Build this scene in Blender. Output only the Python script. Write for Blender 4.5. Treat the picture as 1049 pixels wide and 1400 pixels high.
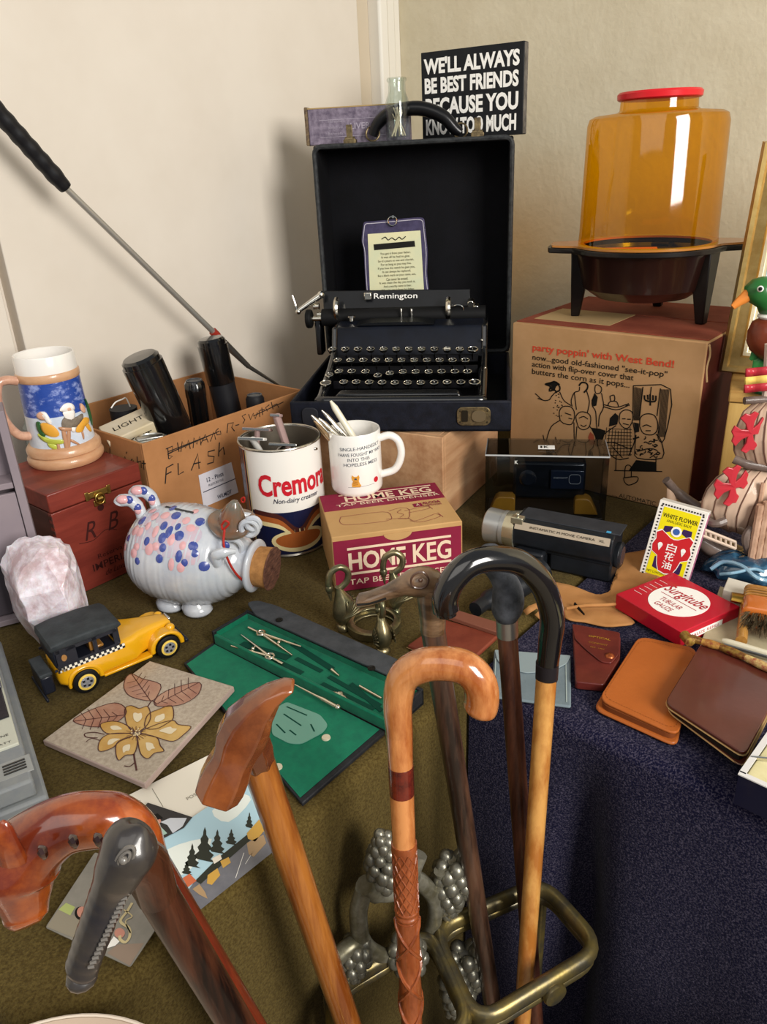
import bpy, bmesh, math, random
from mathutils import Vector, Matrix, Euler
for o in list(bpy.data.objects): bpy.data.objects.remove(o)
SC = bpy.context.scene
COL = SC.collection
random.seed(7)
V = Vector
# ---------------------------------------------------------------- camera (table top is z = 0, eye 0.55 m above it)
EYE = 0.55; FPX = 1060.0
nad = V((117.5, 2312.0, FPX)).normalized(); up_ = -nad
f_ = (V((0,0,1)) - V((0,0,1)).dot(up_)*up_).normalized()
r_ = up_.cross(f_); r_ = -r_ if r_.x < 0 else r_
def cam2world(v): return V((r_.dot(v), f_.dot(v), up_.dot(v)))
cam = bpy.data.cameras.new('camera'); camo = bpy.data.objects.new('camera', cam); COL.objects.link(camo)
ax, ay, az = cam2world(V((1,0,0))), cam2world(V((0,-1,0))), cam2world(V((0,0,-1)))
mw = Matrix((ax, ay, az)).transposed().to_4x4(); mw.translation = V((0,0,EYE)); camo.matrix_world = mw
cam.sensor_fit = 'HORIZONTAL'; cam.sensor_width = 36; cam.lens = 36*FPX/1049; cam.clip_start = 0.02
SC.camera = camo
def ray(x, y): return cam2world(V((x-524.5, y-700, FPX)))
def P(x, y, z=0.0):
    r = ray(x, y); t = (z-EYE)/r.z; return V((r.x*t, r.y*t, z))
def D(x, y, d):
    r = ray(x, y); t = d/r.y; return V((r.x*t, d, EYE+r.z*t))
def PL(x, y, o, n):
    r = ray(x, y); e = V((0,0,EYE)); t = (o-e).dot(n)/r.dot(n); return e+r*t
# ---------------------------------------------------------------- light
w = bpy.data.worlds.new('world'); SC.world = w; w.use_nodes = True
bg = w.node_tree.nodes['Background']; bg.inputs[0].default_value = (0.86, 0.93, 1.0, 1); bg.inputs[1].default_value = 0.24
def area(name, loc, target, sx, sy, power, col):
    l = bpy.data.lights.new(name, 'AREA'); l.shape = 'RECTANGLE'; l.size = sx; l.size_y = sy; l.energy = power; l.color = col
    o = bpy.data.objects.new(name, l); COL.objects.link(o); o.location = loc
    o.rotation_euler = (V(target)-V(loc)).to_track_quat('-Z', 'Y').to_euler(); return o
area('window_daylight', (1.50, -1.20, 1.30), (0.15, 1.3, 0.15), 1.0, 1.3, 82, (1.0, 0.96, 0.90))
area('ceiling_bounce', (-0.5, -0.6, 1.6), (0, 1.0, 0), 1.6, 1.2, 8, (1.0, 0.95, 0.88))
SC.view_settings.view_transform = 'Standard'; SC.view_settings.look = 'None'; SC.view_settings.gamma = 1
SC.view_settings.exposure = 0.2; SC.view_settings.use_curve_mapping = False
# ---------------------------------------------------------------- materials
def lin(h):
    h = h.lstrip('#'); c = [int(h[i:i+2], 16)/255 for i in (0, 2, 4)]
    return tuple((x/12.92 if x <= .04045 else ((x+.055)/1.055)**2.4) for x in c)+(1,)
MATS = {}
def mat(name, col, rough=.5, metal=0, col2=None, scale=20, stretch=(1,1,1), bump=0, bscale=None, coat=0, detail=4, lo=.35, hi=.65, sss=0, sheen=0, spec=None):
    if spec is None: spec = .5 if rough < .34 or coat >= .4 else .2
    if name in MATS: return MATS[name]
    m = bpy.data.materials.new(name); m.use_nodes = True; nt = m.node_tree; b = nt.nodes['Principled BSDF']
    b.inputs['Base Color'].default_value = lin(col); b.inputs['Roughness'].default_value = rough; b.inputs['Metallic'].default_value = metal
    b.inputs['Coat Weight'].default_value = coat; b.inputs['Coat Roughness'].default_value = .08; b.inputs['Specular IOR Level'].default_value = spec
    if sss: b.inputs['Subsurface Weight'].default_value = sss; b.inputs['Subsurface Scale'].default_value = .02
    if sheen: b.inputs['Sheen Weight'].default_value = sheen
    if col2 or bump:
        tc = nt.nodes.new('ShaderNodeTexCoord'); mp = nt.nodes.new('ShaderNodeMapping'); mp.inputs['Scale'].default_value = stretch
        nt.links.new(tc.outputs['Object'], mp.inputs[0])
    if col2:
        n = nt.nodes.new('ShaderNodeTexNoise'); n.inputs['Scale'].default_value = scale; n.inputs['Detail'].default_value = detail; n.inputs['Roughness'].default_value = .65
        r = nt.nodes.new('ShaderNodeValToRGB'); r.color_ramp.elements[0].position = lo; r.color_ramp.elements[1].position = hi
        r.color_ramp.elements[0].color = lin(col); r.color_ramp.elements[1].color = lin(col2)
        nt.links.new(mp.outputs[0], n.inputs['Vector']); nt.links.new(n.outputs[0], r.inputs[0]); nt.links.new(r.outputs[0], b.inputs['Base Color'])
    if bump:
        n2 = nt.nodes.new('ShaderNodeTexNoise'); n2.inputs['Scale'].default_value = bscale or scale; n2.inputs['Detail'].default_value = 3
        bp = nt.nodes.new('ShaderNodeBump'); bp.inputs['Strength'].default_value = min(1, bump); bp.inputs['Distance'].default_value = .002*max(1, bump)
        nt.links.new(mp.outputs[0], n2.inputs['Vector']); nt.links.new(n2.outputs[0], bp.inputs['Height']); nt.links.new(bp.outputs[0], b.inputs['Normal'])
    MATS[name] = m; return m
def clear(name, col, refl=.04, rough=.03):
    """thin transparent plastic or glass: lets tinted light through, with a fresnel sheen"""
    if name in MATS: return MATS[name]
    m = bpy.data.materials.new(name); m.use_nodes = True; nt = m.node_tree; nt.nodes.remove(nt.nodes['Principled BSDF'])
    t = nt.nodes.new('ShaderNodeBsdfTransparent'); t.inputs[0].default_value = lin(col)
    g = nt.nodes.new('ShaderNodeBsdfGlossy'); g.inputs['Roughness'].default_value = rough
    lw = nt.nodes.new('ShaderNodeLayerWeight'); lw.inputs[0].default_value = .5
    pw = nt.nodes.new('ShaderNodeMath'); pw.operation = 'POWER'; pw.inputs[1].default_value = 4
    mx = nt.nodes.new('ShaderNodeMixShader'); ad = nt.nodes.new('ShaderNodeMath'); ad.operation = 'MULTIPLY_ADD'; ad.inputs[1].default_value = .6; ad.inputs[2].default_value = refl; ad.use_clamp = True
    nt.links.new(lw.outputs['Facing'], pw.inputs[0]); nt.links.new(pw.outputs[0], ad.inputs[0]); nt.links.new(ad.outputs[0], mx.inputs[0]); nt.links.new(t.outputs[0], mx.inputs[1]); nt.links.new(g.outputs[0], mx.inputs[2])
    nt.links.new(mx.outputs[0], nt.nodes['Material Output'].inputs[0]); MATS[name] = m; return m
def wood(name, c1, c2, rough=.35, s=18, stretch=(1,1,.08), coat=.4, bump=.15): return mat(name, c1, rough, 0, c2, s*4, stretch, bump, s*6, coat, 8, .40, .60)
# ---------------------------------------------------------------- geometry helpers
def cr(pts, k=6, closed=False):
    pts = [V(p) for p in pts]; n = len(pts); out = []
    for i in range(n if closed else n-1):
        a, b, c, d = (pts[(i-1) % n] if closed or i else pts[0]*2-pts[1]), pts[i], pts[(i+1) % n], (pts[(i+2) % n] if closed or i+2 < n else pts[-1]*2-pts[-2])
        for j in range(k):
            t = j/k; out.append(.5*((2*b)+(c-a)*t+(2*a-5*b+4*c-d)*t*t+(3*b-a-3*c+d)*t**3))
    if not closed: out.append(pts[-1])
    return out
def crs(vals, k=6, closed=False): return [max(v.x, 1e-4) for v in cr([V((a,0,0)) for a in vals], k, closed)]
def rrect(w, h, r, k=4, cx=0, cy=0):
    out = []
    for sx, sy, a0 in ((1,-1,-90), (1,1,0), (-1,1,90), (-1,-1,180)):
        for j in range(k+1):
            a = math.radians(a0+90*j/k); out.append((cx+sx*(w/2-r)+r*math.cos(a), cy+sy*(h/2-r)+r*math.sin(a)))
    return out
def circ(r, n=24, cx=0, cy=0): return [(cx+r*math.cos(2*math.pi*i/n), cy+r*math.sin(2*math.pi*i/n)) for i in range(n)]
def roundpoly(pts, r, k=4):
    """round the corners of a 3-D polygon"""
    n = len(pts); out = []
    for i in range(n):
        p, a, b = pts[i], pts[i-1], pts[(i+1) % n]; u, v = (a-p).normalized(), (b-p).normalized()
        rr = min(r, (a-p).length*.48, (b-p).length*.48)
        for j in range(k+1):
            t = j/k; out.append((1-t)**2*(p+u*rr)+2*t*(1-t)*p+t*t*(p+v*rr))
    return out
class G:
    def __init__(s): s.v = []; s.f = []
    def add(s, vs, fs, M=None):
        o = len(s.v); s.v += [(M @ V(p)) if M else V(p) for p in vs]; s.f += [tuple(i+o for i in f) for f in fs]; return s
    def box(s, c, d, M=None, taper=1.0):
        x, y, z = d[0]/2, d[1]/2, d[2]/2; t = taper
        vs = [(-x,-y,-z), (x,-y,-z), (x,y,-z), (-x,y,-z), (-x*t,-y*t,z), (x*t,-y*t,z), (x*t,y*t,z), (-x*t,y*t,z)]
        vs = [V(p)+V(c) for p in vs]
        return s.add(vs, [(0,3,2,1), (4,5,6,7), (0,1,5,4), (1,2,6,5), (2,3,7,6), (3,0,4,7)], M)
    def hexa(s, p8): return s.add(p8, [(0,3,2,1), (4,5,6,7), (0,1,5,4), (1,2,6,5), (2,3,7,6), (3,0,4,7)])
    def rings(s, R, cap0=True, cap1=True, closed=False, M=None):
        n = len(R[0]); vs = [p for r in R for p in r]; fs = []
        for i in range(len(R)-(0 if closed else 1)):
            a, b = i*n, ((i+1) % len(R))*n
            for j in range(n): fs.append((a+j, a+(j+1) % n, b+(j+1) % n, b+j))
        if cap0 and not closed: fs.append(tuple(range(n-1, -1, -1)))
        if cap1 and not closed: fs.append(tuple((len(R)-1)*n+j for j in range(n)))
        return s.add(vs, fs, M)
    def lathe(s, prof, n=32, M=None, cap0=True, cap1=True, sy=1.0):
        return s.rings([[(max(r, 1e-5)*math.cos(2*math.pi*j/n), sy*max(r, 1e-5)*math.sin(2*math.pi*j/n), z) for j in range(n)] for r, z in prof], cap0, cap1, M=M)
    def tube(s, pts, r, n=10, closed=False, M=None, sx=1.0, upv=None, cap=True):
        pts = [V(p) for p in pts]; L = len(pts); r = r if isinstance(r, (list, tuple)) else [r]*L
        T = []
        for i in range(L):
            a = pts[(i-1) % L] if (closed or i) else pts[0]; b = pts[(i+1) % L] if (closed or i < L-1) else pts[-1]; T.append((b-a).normalized())
        u = V(upv) if upv else (V((0,0,1)) if abs(T[0].z) < .9 else V((1,0,0))); R = []
        for i in range(L):
            if upv: u = V(upv)
            u = (u-T[i]*u.dot(T[i])).normalized(); w_ = T[i].cross(u)
            R.append([pts[i]+(w_*math.cos(2*math.pi*j/n)*sx+u*math.sin(2*math.pi*j/n))*r[i] for j in range(n)])
        return s.rings(R, cap, cap, closed, M)
    def cyl(s, a, b, r, r2=None, n=20): return s.tube([a, b], [r, r if r2 is None else r2], n)
    def ball(s, c, r, n=16, m=10, M=None):
        r = r if isinstance(r, (tuple, list)) else (r, r, r); c = V(c); R = []
        for i in range(m+1):
            t = math.pi*i/m; q = max(math.sin(t), 1e-4)
            R.append([c+V((r[0]*q*math.cos(2*math.pi*j/n), r[1]*q*math.sin(2*math.pi*j/n), -r[2]*math.cos(t))) for j in range(n)])
        return s.rings(R, M=M)
    def prism(s, poly, z0, z1, M=None):
        return s.rings([[(x, y, z0) for x, y in poly], [(x, y, z1) for x, y in poly]], M=M)
    def slab(s, pts, d):
        """3-D polygon pushed along vector d"""
        d = V(d); return s.rings([[p for p in pts], [p+d for p in pts]])
    def face(s, pts, M=None): return s.add(pts, [tuple(range(len(pts)))], M)
    def ribbon(s, pts, w, n, closed=False):
        pts = [V(p) for p in pts]; n = V(n).normalized(); L = len(pts); vs = []; fs = []
        for i in range(L):
            a = pts[(i-1) % L] if (closed or i) else pts[0]; b = pts[(i+1) % L] if (closed or i < L-1) else pts[-1]
            t = b-a; t = t.normalized() if t.length > 1e-9 else V((1,0,0)); q = n.cross(t)*w/2; vs += [pts[i]+q, pts[i]-q]
        for i in range(L if closed else L-1):
            a, b = 2*i, 2*((i+1) % L); fs.append((a, a+1, b+1, b))
        return s.add(vs, fs)
    def build(s, name, m, parent=None, world=False, smooth=True, bev=0, seg=2, label=None, sub=0, kind=None, ang=40, solid=0):
        me = bpy.data.meshes.new(name); me.from_pydata([tuple(p) for p in s.v], [], s.f); me.validate(); 
        bm = bmesh.new(); bm.from_mesh(me); bmesh.ops.recalc_face_normals(bm, faces=bm.faces); bm.to_mesh(me); bm.free()
        return finish(name, me, m, parent, world, smooth, bev, seg, label, sub, kind, ang, solid)
def chain(o):
    M = Matrix()
    while o: M = o.matrix_basis @ M; o = o.parent
    return M
def finish(name, me, m, parent=None, world=False, smooth=True, bev=0, seg=2, label=None, sub=0, kind=None, ang=40, solid=0):
    if parent and world: me.transform(chain(parent).inverted())
    if smooth:
        me.shade_smooth(); me.set_sharp_from_angle(angle=math.radians(ang))
    me.materials.append(m); o = bpy.data.objects.new(name, me); COL.objects.link(o); o.parent = parent
    if solid: q = o.modifiers.new('s', 'SOLIDIFY'); q.thickness = solid; q.offset = 0
    if bev: q = o.modifiers.new('b', 'BEVEL'); q.width = bev; q.segments = seg; q.limit_method = 'ANGLE'; q.angle_limit = math.radians(35)
    if sub: q = o.modifiers.new('u', 'SUBSURF'); q.levels = sub; q.render_levels = sub
    if label: o['label'] = label
    if kind: o['kind'] = kind
    return o
def tag(o, label, cat, group=None, kind=None):
    o['label'] = label; o['category'] = cat
    if group: o['group'] = group
    if kind: o['kind'] = kind
    return o
def thing(name, label, cat, loc=(0,0,0), yaw=0, group=None, rot=None):
    o = bpy.data.objects.new(name, None); o.empty_display_size = .01; COL.objects.link(o); o.location = loc
    o.rotation_euler = rot or (0, 0, math.radians(yaw)); return tag(o, label, cat, group)
def frame(o, x, n):
    """matrix with origin o, local x along x, local z along n (for print on a face)"""
    n = V(n).normalized(); x = V(x); x = (x-n*x.dot(n)).normalized(); y = n.cross(x)
    M = Matrix((x, y, n)).transposed().to_4x4(); M.translation = V(o); return M
def text(s, w, h, M, m, parent, bold=0, shear=0, bend=None, world=False, name='lettering', ext=.00015, align=0, space=1.0):
    cu = bpy.data.curves.new('t', 'FONT'); cu.body = s; cu.offset = bold; cu.shear = shear; cu.resolution_u = 3; cu.space_character = space; cu.align_x = 'CENTER'
    ob = bpy.data.objects.new('t', cu); me = bpy.data.meshes.new_from_object(ob); bpy.data.objects.remove(ob); bpy.data.curves.remove(cu)
    xs = [v.co.x for v in me.vertices]; ys = [v.co.y for v in me.vertices]
    if not xs: return None
    x0, x1, y0, y1 = min(xs), max(xs), min(ys), max(ys); sx = w/(x1-x0) if w else h/(y1-y0); sy = h/(y1-y0) if h else sx
    for v in me.vertices:
        x = (v.co.x-(x0+x1)/2)*sx; y = (v.co.y-(y0+y1)/2)*sy
        if align == 1: x += w/2
        if bend:      # wrap round a cylinder of radius R, starting angle a0 (0 = local -y)
            R, a0, zc, slope = bend; a = a0+x/R; v.co = V((R*math.sin(a), -R*math.cos(a), zc+y+slope*x))
        else: v.co = M @ V((x, y, ext))
    me.name = name
    return finish(name, me, m, parent, world, smooth=False)
def bendpoly(pts, R, n=None):
    """(angle*R, z) pairs to points on a cylinder"""
    return [V((R*math.sin(x/R), -R*math.cos(x/R), z)) for x, z in pts]
def dens(pts, k=4, closed=True):
    out = []; L = len(pts)
    for i in range(L if closed else L-1):
        a, b = pts[i], pts[(i+1) % L]
        for j in range(k): out.append((a[0]+(b[0]-a[0])*j/k, a[1]+(b[1]-a[1])*j/k))
    return out
def fanpoly(g, pts, R):
    """filled patch on a cylinder: cut in vertical strips so that it follows the curve"""
    bm = bmesh.new(); vs = [bm.verts.new((x, y, 0)) for x, y in pts]; bm.faces.new(vs)
    x0 = min(p[0] for p in pts); x1 = max(p[0] for p in pts); k = max(1, int((x1-x0)/(R*.12)))
    for i in range(1, k):
        bmesh.ops.bisect_plane(bm, geom=bm.verts[:]+bm.edges[:]+bm.faces[:], plane_co=(x0+(x1-x0)*i/k, 0, 0), plane_no=(1, 0, 0))
    bm.verts.ensure_lookup_table(); bm.verts.index_update()
    g.add([V((R*math.sin(v.co.x/R), -R*math.cos(v.co.x/R), v.co.y)) for v in bm.verts], [tuple(v.index for v in f.verts) for f in bm.faces]); bm.free()
YAW = -41.0                       # the walls, the tables and several boxes share this heading
mdir = V((-.755, .656, 0)); ndir = V((.656, .755, 0)); xdir = -mdir
def MN(m_, n_, z=0): return mdir*m_+ndir*n_+V((0,0,z))
def copy_tree(o, parent=None):
    c = o.copy(); COL.objects.link(c); c.parent = parent
    for ch in [x for x in bpy.data.objects if x.parent == o]: copy_tree(ch, c)
    return c
BLK = mat('black_ink', '#15130f', .6); WHT = mat('white_print', '#f2f0ea', .55); CHR = mat('chrome', '#d8d5cc', .16, 1)
# ================================================================ setting
WL, WR = 1.28, 1.60
wallm = mat('wall_paint', '#ded5c8', .8, 0, '#d8cec0', 4, bump=.05, bscale=120)
stucco = mat('stucco_paint', '#d6ccb2', .85, 0, '#cec3a8', 12, bump=.55, bscale=85, detail=5)
trimm = mat('trim_paint', '#e9e4d8', .45)
casem = mat('casing_recess_shade', '#cdbfa8', .6)  # darker than the trim: the recess shadow is put into this colour
carp = mat('carpet', '#8d8475', .95, 0, '#746b5e', 300, bump=.6, bscale=300)
Mw = Matrix.Translation(MN(0,0)) @ Matrix((xdir, ndir, V((0,0,1)))).transposed().to_4x4()
def lx(m_): return -m_
def bw(g, m0, m1, n0, n1, z0, z1): return g.box((-(m0+m1)/2, (n0+n1)/2, (z0+z1)/2), (abs(m1-m0), abs(n1-n0), z1-z0), Mw)
o = bw(G(), WL, WL+.1, -1.6, WR+.1, -.75, 1.7).build('wall_left', wallm, smooth=False); o['kind'] = 'structure'
o = bw(G(), -2.2, WL, WR, WR+.1, -.75, 1.7).build('wall_right', stucco, smooth=False); o['kind'] = 'structure'
o = bw(G(), -2.2, WL, -2.4, WR, -.8, -.75).build('floor', carp, smooth=False); o['kind'] = 'structure'
def nL(px, py=90):  # where a photo column meets the left wall
    q = PL(px, py, MN(WL, 0), mdir); return q.dot(ndir)
n1, n2, n3, n4, n5 = nL(478), nL(485), nL(503), nL(515), nL(532)
nfar = nL(6, 440)
def st(name, m, *a, bev=.002):
    o = bw(G(), *a).build(name, m, bev=bev); o['kind'] = 'structure'; return o
st('door_1', wallm, WL-.03, WL, nfar+.01, n1, -.74, 1.7)
st('trim_1', casem, WL-.008, WL, n2, n3, -.75, 1.7)
st('trim_2', trimm, WL-.04, WL, n3, n4, -.75, 1.7, bev=.006)
st('trim_3', trimm, WL-.022, WL, n4, n5, -.75, 1.7, bev=.004)
st('trim_4', trimm, WL-.012, WL, n5, WR, -.75, 1.7)
st('door_2', wallm, WL-.03, WL, -1.6, nfar-.006, -.74, 1.7)
st('baseboard_right', trimm, -2.2, WL, WR-.012, WR, -.75, -.66)
# folding tables under the cloths
TL = .412; TN = .604; NEND = P(12, 1372).dot(ndir)
topm = mat('tabletop_plastic', '#c9c4b6', .5); legm = mat('table_leg', '#6a6a6a', .4, 1)
def ftable(label, m0, m1, n0, n1):
    t = thing('folding_table', label, 'table', MN((m0+m1)/2, (n0+n1)/2, -.75), YAW)
    w_, d_ = abs(m1-m0), abs(n1-n0)
    G().box((0, 0, .726), (w_, d_, .035)).build('tabletop', topm, t, bev=.004)
    for a in (-1, 1):
        for b in (-1, 1): G().cyl((a*(w_/2-.08), b*(d_/2-.08), 0), (a*(w_/2-.08), b*(d_/2-.08), .71), .013).build('leg', legm, t)
ftable('folding table under the olive green cloth along the left wall', TL+.015, WL-.06, NEND+.015, WR-.03)
ftable('folding table under the dark navy speckled cloth at the right wall', -1.6, TL-.02, TN+.015, WR-.03)
def cloth(name, label, m, edge, side, lo, hi, back, endd):
    """edge: coordinate of the hanging front; runs lo..hi; side 'm' (front faces low m) or 'n' (front faces low n)"""
    g = G(); nu = 220; vs = []; fs = []
    prof = [(back, 0), ((back+edge)/2, 0), (edge+.05, 0), (edge+.02, 0), (edge+.008, -.0015), (edge+.002, -.006), (edge, -.014)]+[(edge, -.014-.72*k/14) for k in range(1, 15)]
    def pt(a, b, z): return MN(a, b, z) if side == 'm' else MN(b, a, z)
    for i in range(nu+1):
        s = lo+(hi-lo)*i/nu
        for k, (a, z) in enumerate(prof):
            f = min(1, max(0, -z-.02)/.5); q_ = 1.7 if side == 'n' else 1
            fold = .055*math.exp(-((s-.262)/.026)**2)*min(1, f*2) if side == 'n' else 0
            vs.append(pt(a-f*q_*(.006+.004*math.sin(s*17+1)+.003*math.sin(s*41))+fold, s, z-.001))
    K = len(prof)
    for i in range(nu):
        for k in range(K-1): fs.append((i*K+k, i*K+k+1, (i+1)*K+k+1, (i+1)*K+k))
    g.add(vs, fs)
    # short end hanging down
    pr2 = [(0, 0), (-.006, -.002), (-.01, -.012)]+[(-.01, -.012-.72*k/10) for k in range(1, 11)]
    vs = []; fs = []; sgn = 1 if endd == 'lo' else -1; s0 = lo if endd == 'lo' else hi
    for i in range(31):
        a = back+(edge-back)*i/30
        for b, z in pr2:
            f = min(1, max(0, -z-.02)/.5); vs.append(pt(a, s0+sgn*(b-f*.01*(1+math.sin(a*25))), z-.001))
    K = len(pr2)
    for i in range(30):
        for k in range(K-1): fs.append((i*K+k, i*K+k+1, (i+1)*K+k+1, (i+1)*K+k))
    g.add(vs, fs)
    return tag(g.build(name, m, ang=80), label, 'tablecloth')
olive = mat('olive_felt', '#44371a', .95, 0, '#5d4f2a', 420, bump=.6, bscale=500, sheen=.04, detail=2, spec=.05)
navy = mat('navy_speckled_felt', '#10102a', .95, 0, '#605a6c', 520, bump=.6, bscale=500, sheen=.05, lo=.46, hi=.78, detail=3, spec=.05)
cloth('tablecloth', 'olive green felt cloth on the left table', olive, TL, 'm', NEND, WR-.01, WL-.045, 'lo')
cloth('tablecloth', 'dark navy speckled felt cloth on the right table', navy, TN, 'n', -1.62, TL-.004, WR-.015, 'lo')
# ================================================================ wooden box under the typewriter
oakbox = wood('raw_box_wood', '#a87c58', '#c29a74', .7, 6, (1,.1,1), 0, .3)
def plankbox(name, label, cat, loc, yaw, w_, d_, h, m, rows=2, t=.009, lid=True, group=None):
    t0 = thing(name, label, cat, loc, yaw, group); q = h/rows
    for k in range(rows):
        z = q*(k+.5)
        G().box((w_/2, t/2, z), (w_, t, q-.0015)).build('plank', m, t0, bev=.0012)
        G().box((w_/2, d_-t/2, z), (w_, t, q-.0015)).build('plank', m, t0, bev=.0012)
        G().box((t/2, d_/2, z), (t, d_-2*t, q-.0015)).build('plank', m, t0, bev=.0012)
        G().box((w_-t/2, d_/2, z), (t, d_-2*t, q-.0015)).build('plank', m, t0, bev=.0012)
    if lid: G().box((w_/2, d_/2, h-t/2), (w_-2*t-.001, d_-2*t-.001, t)).build('lid', m, t0)
    return t0
wb = P(607, 715); wX = V((.866, -.5, 0))
wbl = wb-wX*.26
plankbox('wooden_box', 'plain light wooden box carrying the open typewriter case', 'box', wbl, -30, .26, .24, .148, oakbox, rows=1)
# ================================================================ typewriter case
leather = mat('navy_leatherette', '#0b0d15', .55, 0, '#171a26', 60, bump=.3, bscale=900)
inner = mat('case_lining', '#08080b', .85, 0, '#0d0d12', 15, bump=.2, bscale=700)
rimm = mat('worn_case_rim', '#3c3e3f', .55, 0, '#222426', 120)
brass = mat('tarnished_brass', '#8d7c5a', .42, .8, '#5d5140', 150)
CX = V((.988, -.154, 0)); CY = V((.154, .988, 0)); CO = V((-.142, 1.206, .1495)); cyaw = math.degrees(math.atan2(-.154, .988))
CW, CD, CH, LH, LD = .352, .325, .05, .372, .10
t = thing('typewriter_case', 'black leatherette typewriter case standing wide open on the wooden box', 'case', CO, cyaw); case = t
g = G(); th = .007
g.box((CW/2, CD/2, th/2), (CW, CD, th)); g.box((CW/2, th/2, CH/2), (CW, th, CH)); g.box((CW/2, CD-th/2, CH/2), (CW, th, CH)); g.box((th/2, CD/2, CH/2), (th, CD-2*th, CH)); g.box((CW-th/2, CD/2, CH/2), (th, CD-2*th, CH))
base = g.build('base', leather, t, bev=.0025)
G().box((CW/2, CD/2, th+.001), (CW-2*th-.001, CD-2*th-.001, .002)).build('base_lining', inner, t)
g = G(); z0 = CH+.001; y0 = CD-.004
g.box((CW/2, y0+LD-th/2, z0+LH/2), (CW, th, LH)); g.box((CW/2, y0+LD/2, z0+LH-th/2), (CW, LD, th)); g.box((CW/2, y0+LD/2, z0+th/2), (CW, LD, th))
g.box((th/2, y0+LD/2, z0+LH/2), (th, LD, LH)); g.box((CW-th/2, y0+LD/2, z0+LH/2), (th, LD, LH))
lid = g.build('lid', inner, t, bev=.003)
R0 = [V((x, y0-.0015, z0+z)) for x, z in rrect(CW-.004, LH-.004, .012, 4, CW/2, LH/2)]
G().tube(R0, .0042, 8, True).build('lid_rim', rimm, t)
TOPZ = CO.z+z0+LH
for px in (478, 653):
    s_ = (PL(px, 190, CO+CY*(CD-.005), CY)-CO).dot(CX)
    lt = G().box((s_, y0+.006, z0+LH+.004), (.022, .018, .008)).box((s_, y0+.002, z0+LH+.018), (.011, .003, .026)).cyl((s_-.009, y0+.004, z0+LH+.008), (s_+.009, y0+.004, z0+LH+.008), .004).build('latch', brass, t, bev=.001)
hs = [(PL(px, py, CO+CY*(CD+.03), CY)-CO) for px, py in ((510, 186), (516, 170), (536, 154), (572, 148), (604, 158), (622, 176), (630, 182))]
hp = cr([V((q.dot(CX), CD+.03, q.z)) for q in hs], 5)
hz = z0+LH
for q in hp: q.z = max(q.z, hz+.006)
h_ = G().tube(hp, [.0080+.004*math.sin(math.pi*i/(len(hp)-1)) for i in range(len(hp))], 12).build('handle', mat('black_handle', '#0b0b0d', .4, coat=.3), t)
for a in (hp[0], hp[-1]):
    pts = [a+V((0,0,.012*1))+V((.012*math.cos(u), .004*math.sin(u), -.008+.012*math.sin(u))) for u in [2*math.pi*k/16 for k in range(16)]]
    G().tube(pts, .0016, 6, True).build('handle_ring', brass, h_)
def lockplate(px0, px1, parent, m, w_=None, detail=True):
    a = (PL(px0, 573, CO, CY)-CO).dot(CX); b = (PL(px1, 573, CO, CY)-CO).dot(CX)
    q = G().prism(rrect(b-a, .030, .009, 4), 0, .003, frame(((a+b)/2, -.0001, .026), (1,0,0), (0,-1,0))).build('lock_plate', m, parent, bev=.0008)
    if detail:
        c = (a+b)/2
        G().prism(rrect(.010, .018, .002, 3), 0, .002, frame((c-.014, -.003, .027), (1,0,0), (0,-1,0))).build('lock_slot', mat('slot_dark', '#2a241b', .5, .5), q)
        G().prism(rrect(.022, .018, .008, 3), 0, .0025, frame((c+.008, -.003, .027), (1,0,0), (0,-1,0))).build('lock_slider', mat('slider_metal', '#a08f70', .4, .9), q)
        for u in (-.021, .021):
            for v_ in (-.009, .009): G().ball((c+u, -.0032, .026+v_), .0013, 8, 6).build('rivet', mat('rivet_dark', '#3a3226', .4, .8), q)
lockplate(625, 671, t, brass)
lockplate(414, 436, t, mat('faded_plate', '#2f3036', .5, .3), detail=False)
# ================================================================ typewriter
enamel = mat('black_crinkle_enamel', '#08090c', .38, 0, '#0d0f13', 40, bump=.12, bscale=1200, coat=.15)
gloss = mat('black_gloss_enamel', '#0a0b0e', .22, coat=.5)
steelb = mat('typewriter_nickel', '#cfcabc', .2, 1)
platenm = mat('rubber_platen', '#0e0e0f', .6)
TX0, TW = .040, .272; TB = .012
TO = CO+CX*TX0+CY*.016+V((0,0,.0098))
t = thing('typewriter', 'black vintage portable typewriter with nickel ringed keys in its case', 'typewriter', TO, cyaw); tw = t
def tz(px, py, yl):   # local point on the plane local-y = yl seen at a pixel
    q = PL(px, py, TO+CY*yl, CY)-TO; return V((q.dot(CX), yl, q.z))
ftop = tz(555, 548, 0).z
# side frames + front bar
zt = tz(555, 446, .165).z; zb = tz(555, 486, .15).z
zfr = max(.02, ftop)
side = [(.004, 0), (.004, zfr-.004), (.014, zfr+.002), (.10, zfr+.030), (.150, zb+.012), (.165, zt), (.28, zt), (.28, 0)]
for x in (0, TW-.010):
    G().rings([[V((x, a, b)) for a, b in side], [V((x+.010, a, b)) for a, b in side]]).build('side_frame', gloss, t, bev=.003)
G().tube(cr([(.006, .10, zfr+.022), (.006, .03, zfr+.004), (.007, .010, zfr), (.016, .001, zfr), (TW/2, 0, zfr), (TW-.016, .001, zfr), (TW-.007, .010, zfr), (TW-.006, .03, zfr+.004), (TW-.006, .10, zfr+.022)], 5), .008, 10).build('front_bar', gloss, t)
G().box((TW/2, .15, .004), (TW-.02, .27, .006)).build('floor_pan', inner, t)
pl = [(.148, zb-.004), (.166, zt-.006), (.170, zt-.001), (.215, zt+.002), (.215, zt-.006), (.172, zt-.009), (.156, zb-.004)]
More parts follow.
